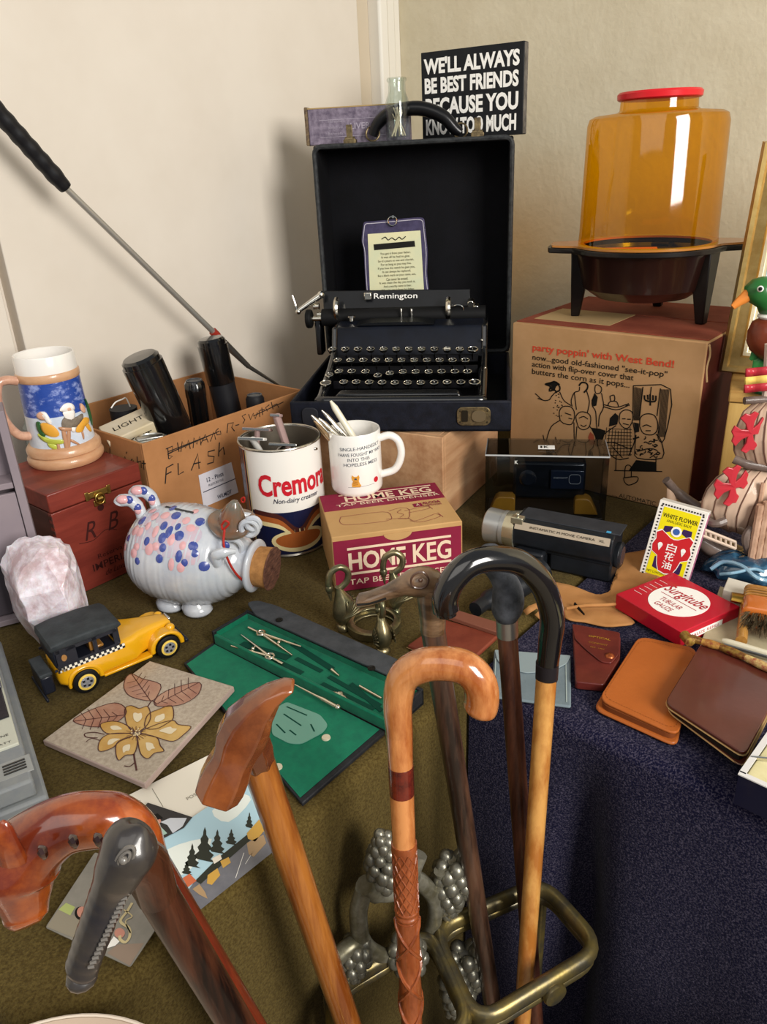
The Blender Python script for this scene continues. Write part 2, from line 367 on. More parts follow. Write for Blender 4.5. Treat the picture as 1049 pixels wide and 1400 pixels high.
G().rings([[V((x, a, b)) for a, b in pl] for x in (.006, TW-.006)]).build('cover_plate', mat('blue_black_enamel', '#0f1420', .4, 0, '#0a0d16', 30, bump=.15, bscale=1100), t, bev=.002)
G().box((TW/2, .25, zt*.5), (TW-.02, .06, zt-.012)).build('rear_housing', gloss, t, bev=.003)
hump = [(.16*TW, 0), (.25*TW, .004), (.55*TW, .004), (.66*TW, 0)]
G().rings([[V((x, .172, zt+.001)), V((x, .214, zt+.002)), V((x, .214, zt+.003+z)), V((x, .172, zt+.002+z))] for x, z in hump]).build('ribbon_cover', enamel, t)
# keys
cupm = mat('key_nickel', '#d9d5c9', .18, 1); keyt = mat('key_face', '#0d0d0e', .25, coat=.6)
cup = G().lathe([(.0030, -.005), (.0062, -.003), (.0073, .0002), (.0073, .0018), (.0062, .0022), (.0058, .0012), (.0001, .0012)], 14)
rowy = [.122, .095, .066, .040]
rows = [[(231+53.7*i, 302) for i in range(12)], [(253+53.8*i, 349) for i in range(11)],
        [(218, 411), (258, 396), (312, 396), (370, 397), (422, 413), (473, 404), (528, 398), (582, 398), (637, 398), (691, 397), (747, 397), (800, 397)],
        [(203, 445), (278, 441), (331, 441), (386, 442), (440, 443), (494, 444), (548, 444), (603, 444), (660, 443), (714, 442), (772, 442), (830, 441)]]
legends = ["234567890-=;", "QWERTYUIOP:", "AASDFGHJKL;'", "ZZXCVBNM,./S"]
cupme = toppme = None
letterm = mat('key_legend', '#c9c5b8', .5)
for r, row in enumerate(rows):
    for i, (zx, zy) in enumerate(row):
        q = tz(zx/3.085+380, zy/3.085+380, rowy[r]); big = (r == 3 and i in (0, 11)) or (r == 0 and i == 11)
        if cupme is None:
            k = cup.build('key', cupm, t); cupme = k.data
            c = G().lathe([(.0057, .0010), (.0054, .0016), (.0001, .0013)], 14).build('key_top', keyt, k); toppme = c.data
            l = G().box((0, .004, -.012), (.0012, .0035, .018)).build('key_lever', CHR, k); levme = l.data
        else:
            k = bpy.data.objects.new('key', cupme); COL.objects.link(k); k.parent = t
            c = bpy.data.objects.new('key_top', toppme); COL.objects.link(c); c.parent = k
            l = bpy.data.objects.new('key_lever', levme); COL.objects.link(l); l.parent = k
        k.location = q; k.rotation_euler = (math.radians(14), 0, 0)
        if big: k.scale = (1.35, 1.25, 1)
        if not (r == 3 and i == 0):
            text(legends[r][i], None, .0042, Matrix.Translation((0, 0, .0018)), letterm, k, name='key_legend')
for r in (0, 1, 2): # comb behind each row
    G().box((TW/2, rowy[r]+.011, tz(555, rows[r][0][1]/3.085+380, rowy[r]).z-.018), (TW-.03, .006, .012)).build('key_comb', inner, t)
q0, q1 = tz(455, 546, .022), tz(636, 546, .022); zs = tz(555, 536, .022).z
G().rings([[V((q0.x, .012, zs-.010)), V((q0.x+.010, .012, zs)), V((q1.x-.010, .012, zs)), V((q1.x, .012, zs-.010))], [V((q0.x+.004, .026, zs-.006)), V((q0.x+.014, .026, zs+.004)), V((q1.x-.012, .026, zs+.004)), V((q1.x-.004, .026, zs-.006))]]).build('space_bar', gloss, t, bev=.002)
# carriage
yc = .235
pc = tz(540, 432, yc); pz = pc.z
xa, xb = tz(441, 430, yc).x, tz(664, 430, yc).x
G().cyl((xa, yc, pz), (xb, yc, pz), .0155, n=28).build('platen', platenm, t)
a, b, c_, d_ = tz(443, 398, .262), tz(643, 395, .262), tz(643, 423, .25), tz(443, 426, .25)
pt_ = G().slab([a, b, c_, d_], (0, .004, 0)).build('paper_table', enamel, t, bev=.001)
fm = frame(tz(541, 405.5, .2540), b-a, V((0,-1,.25)))
text('Remington', .080, .0125, fm, WHT, pt_, bold=.008)
G().tube([tz(443, 425, .248), tz(645, 422, .248)], .0022, 8).build('bail_rod', CHR, t)
for px, py in ((460, 425), (613, 425)):
    q = tz(px, py, .222)
    G().tube(cr([q+V((0, .012, .018)), q+V((0, -.001, .012)), q+V((0, -.004, 0)), q+V((0, .002, -.012))], 4), .006, 8, sx=.9).build('paper_finger', steelb, t)
q = tz(503, 405, .247); G().box(q, (.014, .006, .014)).build('margin_stop', steelb, t, bev=.002)
q = tz(419, 436, yc); kn = G().cyl(q, q+V((.011, 0, 0)), .017, n=28).build('platen_knob', platenm, t, bev=.003)
G().cyl(q+V((.010, 0, 0)), V((xa+.002, yc, q.z)), .0045).build('platen_shaft', steelb, t)
lv = [tz(400, 404, .225), tz(404, 416, .222), tz(406, 425, .222)]
G().tube(cr(lv, 5), .0022, 8).build('return_lever_tip', CHR, t)
G().tube([tz(408, 425, .222), tz(438, 404, .24)], [.0042, .0060], 10).ball(tz(439, 403, .24), .0070, 12, 8).ball(tz(408, 426, .222), .0052, 12, 8).build('return_lever', CHR, t)
for px, py, r in ((432, 419, .006), (437, 430, .005), (434, 440, .0045)):
    q = tz(px, py, .24); G().tube([q+V((-.004, 0, 0)), q+V((.006, 0, 0))], r, 12).build('carriage_gear', steelb, t)
G().box(tz(438, 458, .25), (.012, .03, .07)).build('carriage_bracket', gloss, t, bev=.003)
q = tz(481, 436, .20); G().lathe([(.004, -.004), (.004, .002), (.0075, .003), (.0075, .006), (.001, .007)], 12, Matrix.Translation(q)).build('cover_knob', CHR, t)
for px, py, r in ((644, 414, .0065), (651, 420, .0060), (644, 430, .005)):
    q = tz(px, py, .235); G().cyl(q+V((0, -.006, -.002)), q+V((0, .008, .002)), r, n=14).build('carriage_release', steelb, t, bev=.001)
G().tube(cr([tz(616, 420, .225), tz(626, 417, .222), tz(633, 420, .222), tz(634, 430, .225)], 5), .0011, 6).build('ribbon_lever', CHR, t)
for px, py in ((549, 428), (563, 428)):
    q = tz(px, py, .214); G().box(q, (.003, .004, .016)).build('type_guide', CHR, t, bev=.0008)
G().ball(tz(659, 465, .152), .0022, 8, 6).ball(tz(660, 477, .150), .0022, 8, 6).ball(tz(664, 503, .02), .0018, 8, 6).build('side_screw', steelb, t)
# ================================================================ poem plaque propped inside the lid
pn = (CY*-1+V((0,0,.10))).normalized(); po = CO+CY*(CD-.030)
def pq(px, py): return PL(px, py, po, pn)
pur = mat('plaque_purple', '#3b3550', .35, 0, '#4a4462', 60, coat=.3); cream = mat('aged_paper', '#ddd6ac', .8, 0, '#c9cfae', 8)
cor = [pq(x, y) for x, y in ((497, 303), (505, 303), (572, 297), (580, 298), (585, 345), (584, 374), (592, 446), (504, 450), (499, 376), (497, 340), (494, 330))]
dn = CY*.006
t = thing('poem_plaque', 'small purple hanging plaque with a printed poem behind the typewriter roller', 'plaque', V((pq(545, 446).x, pq(545, 446).y, pq(545, 446).z)), cyaw)
G().slab(roundpoly(cor, .006), dn).build('board', pur, t, world=True, bev=.001)
edge_ = [p+(pq(541, 360)-p)*.045-CY*.0006 for p in cor]; G().ribbon(roundpoly(edge_, .006), .0012, pn, True).build('edge_line', mat('silver_line', '#b9b5c0', .4), t, world=True)
pap = [pq(x, y)-CY*.0007 for x, y in ((503, 320), (575, 315), (580, 398), (590, 446), (509, 450), (506, 398))]
G().slab(pap, CY*.0004).build('paper', cream, t, world=True)
G().tube([pq(537, 302)-CY*.004+V((.008*math.cos(u), 0, .008*math.sin(u))) for u in [2*math.pi*k/20 for k in range(20)]], .0012, 6, True).build('ring', CHR, t, world=True)
G().cyl(pq(538, 296)-CY*.006, pq(538, 296), .0025).build('hook', CHR, t, world=True)
bx = [pq(x, y)-CY*.0014 for x, y in ((511, 334), (567, 329), (568, 337), (512, 342))]; G().face(bx).build('title_bar', BLK, t, world=True)
G().ribbon(cr([pq(x, y)-CY*.0014 for x, y in ((522, 327), (527, 324), (531, 328), (536, 325), (541, 328), (546, 324), (550, 327), (555, 323))], 4), .0016, pn).build('flourish', BLK, t, world=True)
pm = ["You got it from your father,", "It was all he had to give,", "So it's yours to use and cherish,", "For as long as you may live.", "If you lose the watch he gave you,", "It can always be replaced,", "But a black mark on your name, son,", "Can never be erased.", "It was clean the day you took it,", "And a worthy name to bear,", "When he got it from his father,"]
for i, s_ in enumerate(pm):
    a = pq(541+i*.35, 346+i*5.0)-CY*.0016
    text(s_, .0022*len(s_)*.92, .0050, frame(a, CX+V((0,0,.03)), pn), mat('faded_ink', '#5d5a44', .8), t, world=True)
# ================================================================ things standing on the lid
LT = TOPZ+.0015
def onlid(px, dy): q = P(px, 188, LT-.0001); return PL(px, 188, CO+CY*(CD+dy), CY)
q = onlid(424, .055); vx = (PL(560, 150, CO+CY*(CD+.06), CY)-q); L_ = V((vx.x, vx.y, 0)).dot(CX)
lb = CO+CX*(q-CO).dot(CX)+CY*(CD+.048); lb.z = LT
t = thing('long_box', 'long narrow worn purple patterned box on the typewriter lid', 'box', lb, cyaw)
pb = mat('worn_purple_paper', '#5f5566', .7, 0, '#8f8494', 90, (1,1,1), .2)
bxz = PL(424, 148, lb, CY).z-LT
G().box((L_/2, .02, bxz/2), (L_, .04, bxz)).build('body', pb, t, bev=.002)
G().box((-.003, .02, bxz/2+.001), (.006, .043, bxz+.002)).build('end_cap', mat('worn_card_edge', '#8b7658', .8, 0, '#4d4038', 140), t, bev=.002)
G().box((L_/2, .0, bxz-.001), (L_, .002, .002)).build('worn_edge', mat('tan_edge', '#a98f62', .8), t)
fr = frame((L_*.36, -.0004, bxz*.45), (1,0,0), (0,-1,0)); lt_ = mat('faded_white_print', '#a9a0ae', .7)
G().ribbon([fr @ V((x, y, .0003)) for x, y in ((-.045, -.015), (.075, -.015), (.075, .013), (-.045, .013))], .0008, (0,-1,0), True).build('printed_border', lt_, t)
text('LIVER', .036, .010, frame((L_*.52, -.0004, bxz*.47), (1,0,0), (0,-1,0)), lt_, t, bold=.01)
for k in range(3): text(['Beecham', 'for the', 'relief of'][k] if 0 else ['mild laxative', 'stomach and', 'bowels'][k], .026, .0042, frame((L_*.27, -.0004, bxz*(.62-.16*k)), (1,0,0), (0,-1,0)), lt_, t)
# glass bottle with matchsticks
bp_ = PL(545, 186, CO+CY*(CD+.016), CY); bp_ = CO+CX*(bp_-CO).dot(CX)+CY*(CD+.016); bp_.z = LT
t = thing('glass_bottle', 'small clear glass bottle holding matchsticks on the typewriter lid', 'bottle', bp_, 0)
gl = clear('clear_glass', '#f3f7f5', .05)
hb = .098; ro = .0215
prof = [(.001, 0), (ro-.002, 0), (ro, .003), (ro-.0005, hb*.60), (ro-.003, hb*.68), (ro-.006, hb*.76), (ro-.0065, hb*.80), (ro-.0065, hb*.93), (ro-.0045, hb*.95), (ro-.0045, hb*.985), (ro-.006, hb), (ro-.0085, hb), (ro-.009, hb*.93), (ro-.009, hb*.8), (ro-.005, hb*.68), (ro-.003, hb*.6), (ro-.003, .006), (.001, .006)]
G().lathe(prof, 28).build('glass', gl, t)
mt = mat('match_wood', '#d9c8ad', .7); mr = mat('match_head', '#c7bfc6', .6)
for k in range(12):
    a = random.uniform(0, 6.28); b = a+random.uniform(2, 4); r1, r2 = random.uniform(.004, .014), random.uniform(.006, .013)
    p0 = V((r1*math.cos(a), r1*math.sin(a), .008)); p1 = V((r2*math.cos(b), r2*math.sin(b), random.uniform(.045, .058)))
    s_ = tag(G().tube([bp_+p0, bp_+p1], .0011, 6).build('matchstick', mt), 'matchstick leaning inside the clear glass bottle', 'matchstick', 'matchsticks in the glass bottle')
# sign
t = thing('sign', 'black wooden block sign with white lettering about best friends', 'sign', D(578, 187, 1.585), 0)
sl = t.location.copy(); sl.z = LT; t.location = sl
sx_ = V((.166, -.1, 0)).normalized(); yaw_ = math.degrees(math.atan2(sx_.y, sx_.x)); t.rotation_euler.z = math.radians(yaw_)
sn = V((sx_.y, -sx_.x, 0)) ; sn = sn if sn.y < 0 else -sn
def sq(px, py): q = PL(px, py, sl, sn)-sl; return V((q.dot(sx_), 0, q.z))
sw = sq(716, 120).x; sh = sq(575, 70).z; shr = sq(716, 58).z; sh = (sh+shr)/2
G().box((sw/2, .009, sh/2), (sw, .018, sh)).build('board', mat('sign_black', '#16171a', .5, 0, '#1d1f22', 30), t, bev=.0012)
G().box((sw+.0003, .009, sh/2), (.0006, .016, sh-.003)).build('worn_side', mat('sign_side', '#77726b', .7, 0, '#4d4a46', 60), t)
for s_, (x0, x1, yb, yt) in {"WE'LL ALWAYS": (.03, .96, .75, .93), "BE BEST FRIENDS": (.035, .955, .53, .71), "BECAUSE YOU": (.04, .955, .28, .48), "KNOW TOO MUCH": (.04, .94, .05, .24)}.items():
    text(s_, (x1-x0)*sw, (yt-yb)*sh, frame(((x0+x1)/2*sw, -.0003, (yb+yt)/2*sh), (1,0,0), (0,-1,0)), WHT, t, bold=.04, ext=.0003)
# ================================================================ corn popper carton
kraft = mat('kraft_card', '#bb9268', .85, 0, '#ad855a', 10, bump=.1, bscale=60)
kred = mat('maroon_print_card', '#7c3a2a', .8, 0, '#8f4a36', 14)
BX = xdir; BYv = ndir
bR = P(938, 703); BW, BD, BH = .332, .285, .279
bO = bR-BX*BW
t = thing('corn_popper_carton', 'large brown cardboard carton with printed party drawing under the popper', 'box', bO, YAW)
G().box((BW/2, BD/2, BH/2), (BW, BD, BH)).build('carton', kraft, t, bev=.002)
G().box((BW+.0004, BD/2, BH/2), (.0008, BD-.006, BH-.006)).build('side_print', mat('shaded_maroon_print', '#54211b', .7, 0, '#6b2f26', 12), t)  # maroon print, darkened for the shade of the crate and frame beside it
G().box((BW/2, BD/4+.004, BH+.0008), (BW-.004, BD/2-.012, .0016)).build('top_flap', kred, t, bev=.0005)
G().box((BW/2, BD*.75, BH+.0008), (BW-.004, BD/2-.006, .0016)).build('top_flap', kred, t, bev=.0005)
G().box((BW*.27, BD*.32, BH+.0019), (BW*.42, BD*.36, .0006)).build('shipping_label', mat('label_tan', '#b19468', .8), t)
G().tube(cr([(BW+.001, .004, BH-.004), (BW+.002, .010, BH-.02), (BW+.001, .006, BH-.04), (BW+.002, .012, BH-.062)], 5), .0018, 6).build('torn_edge', mat('torn_card', '#c9a678', .9), t)
FN = -ndir
def bq(px, py, e=.0006): return PL(px, py, bO, ndir)-ndir*e
def bl(px, py): q = bq(px, py)-bO; return q
def btxt(s_, px0, px1, pyc, h, m, bold=.0):
    a, b = bq(px0, pyc[0]), bq(px1, pyc[1]); text(s_, (b-a).length, h, frame((a+b)/2, BX, FN), m, t, bold=bold, world=True)
orr = mat('orange_red_ink', '#c8452c', .7)
Z = lambda x, y: (700+x/3.497, 400+y/3.497)
def zt_(s_, x0, y0, x1, y1, h, m, bold): a, b = Z(x0, y0), Z(x1, y1); btxt(s_, a[0], b[0], (a[1], b[1]), h, m, bold)
zt_("party poppin' with West Bend!", 100, 274, 778, 336, .0155, orr, .018)
zt_('now...good old-fashioned "see-it-pop"', 100, 320, 745, 384, .0125, BLK, .005)
zt_('action with flip-over cover that', 98, 352, 584, 402, .0125, BLK, .005)
zt_('butters the corn as it pops...', 98, 386, 565, 438, .0125, BLK, .005)
zt_('..., AUTOMATIC', 480, 972, 690, 1000, .0085, BLK, .0)
lines = [  # outline drawing of a party: dancers, guitarist and seated listeners (crop coordinates)
 (1, [(230,440),(205,425),(190,430),(160,438),(185,448),(180,470),(205,465),(215,480)]), (1, [(215,430),(230,450),(228,468),(212,474)]),
 (0, [(212,474),(192,495),(180,512),(150,514),(118,486),(112,484)]), (0, [(150,514),(125,505)]),
 (0, [(230,474),(250,515),(285,540)]), (0, [(325,450),(322,470),(300,478),(285,515),(290,545)]), (1,[(322,445),(335,430),(355,432),(364,445),(360,462),(345,478)]), (0, [(358,468),(372,520),(362,575)]),
 (0, [(300,478),(310,560)]), (0, [(400,445),(412,440),(430,455),(425,478),(405,482),(398,465),(400,445)]), (0, [(398,482),(385,520),(388,545),(402,570),(408,650),(425,668)]), (0, [(430,480),(440,545),(420,590),(416,640)]),
 (0, [(440,545),(500,560),(545,545),(558,538)]), (0, [(440,535),(500,548),(550,534)]), (0, [(470,495),(490,490),(492,515),(475,518),(470,495)]), (0, [(460,540),(470,522),(500,520),(512,545)]),
 (0, [(545,545),(558,530),(562,542)]),
 (0, [(232,610),(228,570),(245,545),(280,545),(298,565),(300,600),(285,630),(250,625),(232,610)]), (0, [(232,610),(190,640),(168,700),(165,722)]), (0, [(298,620),(300,735)]), (0, [(215,725),(210,690)]), (0, [(255,575),(285,585)]), (0, [(272,600),(290,604)]),
 (0, [(312,620),(308,590),(330,570),(362,575),(378,595),(372,640),(345,655),(322,645),(312,620)]), (0, [(322,600),(345,592),(365,605)]), (0, [(330,632),(345,640),(358,632)]), (0, [(312,640),(305,735)]), (0, [(375,640),(400,680),(402,730)]),
 (0, [(515,600),(520,575),(545,560),(575,570),(580,605),(560,645),(535,645),(515,620),(515,600)]), (0, [(528,603),(545,603)]), (0, [(552,605),(570,605)]), (0, [(532,625),(560,632)]),
 (0, [(500,635),(440,680),(425,730)]), (0, [(580,620),(590,700),(560,780)]), (0, [(425,730),(480,715),(560,745),(575,740)]), (0, [(480,735),(530,790)]), (0, [(430,735),(500,795),(560,790)]),
 (0, [(612,640),(615,600),(640,580),(680,585),(698,620),(695,660),(670,680),(630,672),(612,640)]), (0, [(625,640),(645,632),(668,642)]), (0, [(640,660),(665,660)]), (0, [(595,680),(590,740),(600,790),(720,790),(715,710),(690,675)]),
 (0, [(600,760),(660,745),(700,760),(660,790)]), (0, [(582,445),(760,462),(730,700),(700,695),(706,640)]), (0, [(582,445),(580,600)]), (0, [(628,450),(612,590)]), (0, [(712,458),(695,590)]), (0, [(668,450),(662,500)]),
 (1, [(635,490),(640,515),(685,520),(690,492)]), (1, [(650,488),(652,512)]), (1, [(662,486),(663,540)]), (1, [(676,490),(676,515)]), (0, [(498,850),(500,780)]), (0, [(540,885),(545,830),(570,830),(572,880)]), (0, [(535,885),(600,880),(598,905),(560,920),(540,905),(535,885)]), (0, [(490,850),(720,855)]), (0, [(150,680),(160,725)]),
 (1, [(580,700),(610,690)]), (0, [(690,790),(690,855)]),
]
g = G()
for k, pts in lines: g.ribbon(cr([bq(*Z(x, y)) for x, y in pts], 3), .0028 if k else .0017, FN)
for i in range(9): # plaid shirt
    g.ribbon([bq(*Z(455+i*14, 660-abs(i-4)*4)), bq(*Z(440+i*16, 780))], .0011, FN)
    g.ribbon([bq(*Z(440+(8-i)*3, 650+i*16)), bq(*Z(575, 655+i*15))], .0011, FN)
for i in range(9): # shutters
    g.ribbon([bq(*Z(588+i*4.5, 450+i)), bq(*Z(585+i*3.2, 610))], .0009, FN); g.ribbon([bq(*Z(716+i*4.6, 462)), bq(*Z(700+i*4, 690))], .0009, FN)
random.seed(3)
for i in range(26): # flowered blouse
    x, y = random.uniform(600, 705), random.uniform(690, 780); a = random.uniform(0, 6.28)
    g.ribbon([bq(*Z(x+10*math.cos(a+u), y+8*math.sin(a+u))) for u in (0, .8, 1.6, 2.4)], .0018, FN)
for i in range(20): # dotted dress
    x, y = random.uniform(198, 240), random.uniform(482, 590); g.ribbon([bq(*Z(x, y)), bq(*Z(x+5, y+2))], .0018, FN)
for k, pts in ((0, [(595,800),(690,810),(690,855),(560,850)]), (0, [(465,640),(470,600),(495,575),(512,590),(505,630)]), (0, [(585,620),(608,625),(610,665),(590,670)]), (0,[(160,438),(185,428),(215,425),(228,436),(212,450),(205,470),(185,462),(190,445)]),
               (0, [(345,485),(385,500),(380,545),(400,560),(385,570)]) if 0 else (0, [(398,480),(412,500),(405,540),(388,545),(382,515)]), (0, [(378,645),(400,690),(402,735),(425,735),(450,660),(420,650)])):
    g.face([bq(*Z(x, y)) for x, y in pts])
g.build('printed_drawing', BLK, t, world=True, smooth=False)
G().face([bq(*Z(x, y)) for x, y in ((376,665),(392,680),(398,725),(372,728),(366,690))]).build('printed_patch', mat('brick_ink', '#9c4a30', .8), t, world=True, smooth=False)
# ================================================================ corn popper
pk = mat('popper_black_plastic', '#120f0e', .35, 0, '#1a1412', 20, coat=.2)
bowlm = mat('popper_brown_bowl', '#23100c', .3, coat=.4)
amber = clear('amber_plastic', '#ffd638', .06, .06); redp = mat('red_lid_plastic', '#d4222a', .35, coat=.2)
fl, fr_ = P(783, 433, BH), P(947, 443, BH)
pc = PL(883, 334, V((0, 1.335, 0)), V((0, 1, 0))); pc = V((pc.x, 1.335, BH+.002))
pc = D(884, 334, 1.335); ZR = pc.z-BH-.002; pc.z = BH+.002
LEGA = [math.degrees(math.atan2(q.y-pc.y, q.x-pc.x))+16 for q in (fl, fr_)]; LEGA.append((LEGA[0]+LEGA[1])/2+180 if abs(LEGA[0]-LEGA[1]) < 180 else (LEGA[0]+LEGA[1])/2)
t = thing('corn_popper', 'electric corn popper with amber see-through cover and red cap on the carton', 'popcorn popper', pc, -16)
RR = .117
G().lathe([(.001, .030), (.05, .031), (.075, .036), (.098, .052), (RR-.006, ZR-.014), (RR+.002, ZR-.004), (RR+.002, ZR), (RR-.006, ZR-.002), (.095, .055), (.06, .040), (.001, .038)], 48).build('bowl', bowlm, t)
rp = [(RR+.008)*V((math.cos(a), math.sin(a), 0)) for a in [2*math.pi*i/72 for i in range(72)]]
out = []
for i in range(72):
    a = 2*math.pi*i/72; hnd = max(0, 1-abs(((a+math.pi/2) % math.pi)-math.pi/2)/.36); h1 = min(1, hnd*1.9); r = RR+.006+.036*h1
    out.append((r*math.cos(a), r*math.sin(a)))
inn = [((RR-.009)*math.cos(2*math.pi*i/72), (RR-.009)*math.sin(2*math.pi*i/72)) for i in range(72)]
g = G(); vs = []; 
for z in (ZR, ZR-.008): vs += [(x, y, z) for x, y in out]+[(x, y, z) for x, y in inn]
fs = []
for i in range(72):
    j = (i+1) % 72; fs += [(i, j, 72+j, 72+i), (144+i, 144+72+i, 144+72+j, 144+j), (i, 144+i, 144+j, j), (72+i, 72+j, 216+j, 216+i)]
g.add(vs, fs).build('handle_ring', pk, t, bev=.0015)
# amber rim with matching handles
vs = []
outs = [(x*.965, y*.965) for x, y in out]
for z in (ZR+.004, ZR+.0008): vs += [(x, y, z) for x, y in outs]+[(x*.93, y*.93, z) for x, y in inn]
G().add(vs, fs).build('cover_flange', mat('amber_flange', '#b06f22', .3, coat=.5), t)
CR, CHt = .1085, .192
G().lathe([(CR+.001, ZR+.005), (CR, ZR+.02), (CR-.003, ZR+CHt-.014), (CR-.006, ZR+CHt-.004), (CR-.014, ZR+CHt), (.062, ZR+CHt+.003), (.058, ZR+CHt+.006), (.057, ZR+CHt+.020)], 64, cap0=False, cap1=False).build('amber_cover', amber, t)
G().lathe([(.001, ZR+CHt+.019), (.060, ZR+CHt+.019), (.0625, ZR+CHt+.021), (.063, ZR+CHt+.028), (.060, ZR+CHt+.031), (.001, ZR+CHt+.030)], 48).build('red_cap', redp, t)
for a in LEGA:
    u = math.radians(a); c, s_ = math.cos(u), math.sin(u); M = Matrix.Rotation(u, 4, 'Z')
    G().rings([[M @ V(p) for p in q] for q in ([(RR-.036, -.015, ZR-.006), (RR+.002, -.017, ZR-.006), (RR+.002, .017, ZR-.006), (RR-.036, .015, ZR-.006)], [(RR-.024, -.011, .05), (RR+.0, -.012, .05), (RR+.0, .012, .05), (RR-.024, .011, .05)], [(RR-.016, -.007, 0), (RR-.002, -.008, 0), (RR-.002, .008, 0), (RR-.016, .007, 0)])]).build('leg', pk, t, bev=.002)
G().box((-.03, -.045, ZR-.002), (.09, .035, .0016)).build('instruction_card', mat('orange_card', '#e08a2c', .7), t)
G().lathe([(.001, .06), (.07, .062), (.085, ZR-.012), (.001, ZR-.010)], 32).build('heating_plate', mat('dark_plate', '#2c2721', .5, .3), t)
# ================================================================ pine crate, picture frame, duck
pine = wood('yellow_pine', '#b9924f', '#cfaa66', .6, 7, (1, 1, .12), .1, .15)
pineh = wood('yellow_pine_lengthwise', '#a47a3f', '#c39b5a', .6, 7, (.12, 1, 1), .1, .15)
cz = .205; c0 = P(983, 545, cz)+V((.012, -.010, 0))
t = thing('pine_crate', 'yellow pine board crate behind the ceramic ship', 'crate', V((c0.x, c0.y, 0)), -25)
knot = mat('knot', '#3b2a16', .7)
for k in range(2): G().box((.17/2+k*.175+.001, .008, (cz-.004)/2), (.173, .016, cz-.004)).build('plank', pine, t, bev=.0015)
G().box((.008, .072, (cz-.004)/2), (.0155, .11, cz-.004)).build('side_board', pine, t, bev=.0015)
G().box((.343, .072, (cz-.004)/2), (.0155, .11, cz-.004)).build('side_board', pine, t, bev=.0015)
G().box((.175, .064, cz+.006), (.354, .132, .018)).build('lid_board', pineh, t, bev=.002)
for x, z in ((.025, .155), (.03, .055), (.14, .13)): G().prism(circ(.005, 10), 0, .0008, frame((x, -.0002, z), (1,0,0), (0,-1,0))).build('knot', knot, t)
CT = cz+.0155
gold = mat('gilt_moulding', '#bd9a58', .35, .75, '#d9bd7e', 25, (1,1,1), .1); goldl = mat('pale_gilt', '#e2d3ae', .4, .5)
fb = P(983, 508, CT); fb.z = CT
fdx = (V((.906, -.423, 0))).normalized(); ftl = PL(1043, 193, fb+V((.03,.035,0)), V((fdx.y, -fdx.x, 0)))
fu = (ftl-fb); FH = fu.length; fu.normalize(); fnn = fdx.cross(fu); fnn = fnn if fnn.y < 0 else -fnn; fdx2 = (fdx-fu*fdx.dot(fu)).normalized()
Mf = Matrix((fdx2, fu, fnn)).transposed().to_4x4(); Mf.translation = fb-fnn*0
t = thing('picture_frame', 'gilt moulded picture frame leaning on the wall above the pine crate', 'picture frame', fb, 0)
FW = .30; profl = [(0, 0, .006), (.004, .016, 0), (.010, .018, 0), (.013, .012, 0), (.026, .010, 0), (.029, .013, 0), (.034, .011, 0), (.038, .004, 0), (.042, .003, 0)]
def fring(ins, h): return [V((ins, ins, h)), V((FW-ins, ins, h)), V((FW-ins, FH-ins, h)), V((ins, FH-ins, h))]
R_ = [fring(a, b) for a, b, _ in profl]
names = ['outer_moulding', 'outer_moulding', 'middle_moulding', 'middle_moulding', 'inner_moulding', 'inner_moulding', 'inner_moulding', 'slip']
for k, (i0, i1, nm, mm) in enumerate(((0, 3, 'outer_moulding', gold), (3, 5, 'middle_moulding', gold), (5, 7, 'inner_moulding', goldl), (7, 8, 'slip', goldl))):
    q = G().rings(R_[i0:i1+1], False, False); q.rings([fring(profl[i0][0], 0), fring(profl[i0][0], profl[i0][1])] if i0 == 0 else [R_[i0], R_[i0+1]], False, False)
    q.v = [Mf @ p for p in q.v]; q.build(nm, mm, t, world=True)
q = G().box((FW/2, FH/2, .002), (FW-.002, FH-.002, .0035)); q.v = [Mf @ p for p in q.v]; q.build('picture', mat('floral_picture', '#dfe6e4', .5, 0, '#8fb3b8', 45, lo=.5, hi=.7), t, world=True)
# mallard
green = mat('mallard_green', '#2c6b33', .4, coat=.3); orange = mat('bill_orange', '#e0883a', .45); chest = mat('duck_chestnut', '#7d3a24', .45, 0, '#6a2f1c', 30, coat=.3); white = mat('glaze_white', '#e9e6df', .25, coat=.5)
dd = 1.065
t = thing('duck_ornament', 'painted mallard ornament with green head and chestnut breast on the crate', 'ornament', V((D(1052, 520, dd).x, dd+.004, CT)), 0)
def dq(px, py, o=0): return D(px, py, dd+o)
G().rings([[dq(x, y)+V((rx*math.cos(u), rx*.9*math.sin(u)*1, 0))+V((0,0,0)) for u in [2*math.pi*k/16 for k in range(16)]] for x, y, rx in ((1046, 378, .003), (1044, 382, .014), (1042, 392, .022), (1042, 402, .023), (1044, 412, .020), (1050, 420, .014), (1052, 428, .013))]).build('head', green, t, world=True, ang=80)
G().tube([dq(1034, 402), dq(1022, 404), dq(1010, 413), dq(1002, 420)], [.010, .009, .006, .004], 10, sx=.8).build('bill', orange, t, world=True)
G().ball(dq(1040, 395, -.024), .0042, 10, 8).build('eye', WHT, t, world=True); G().ball(dq(1040, 395, -.027), .0026, 10, 8).build('pupil', BLK, t, world=True)
G().ball(dq(1052, 432), (.015, .015, .006), 16, 8).build('neck_ring', white, t, world=True)
G().rings([[dq(x, y)+V((rx*math.cos(u), ry*math.sin(u), 0)) for u in [2*math.pi*k/20 for k in range(20)]] for x, y, rx, ry in ((1054, 434, .012, .012), (1054, 440, .024, .022), (1060, 452, .036, .028), (1064, 466, .042, .032), (1066, 478, .040, .032), (1066, 488, .030, .026), (1066, 494, .012, .012))]).build('body', chest, t, world=True, ang=80)
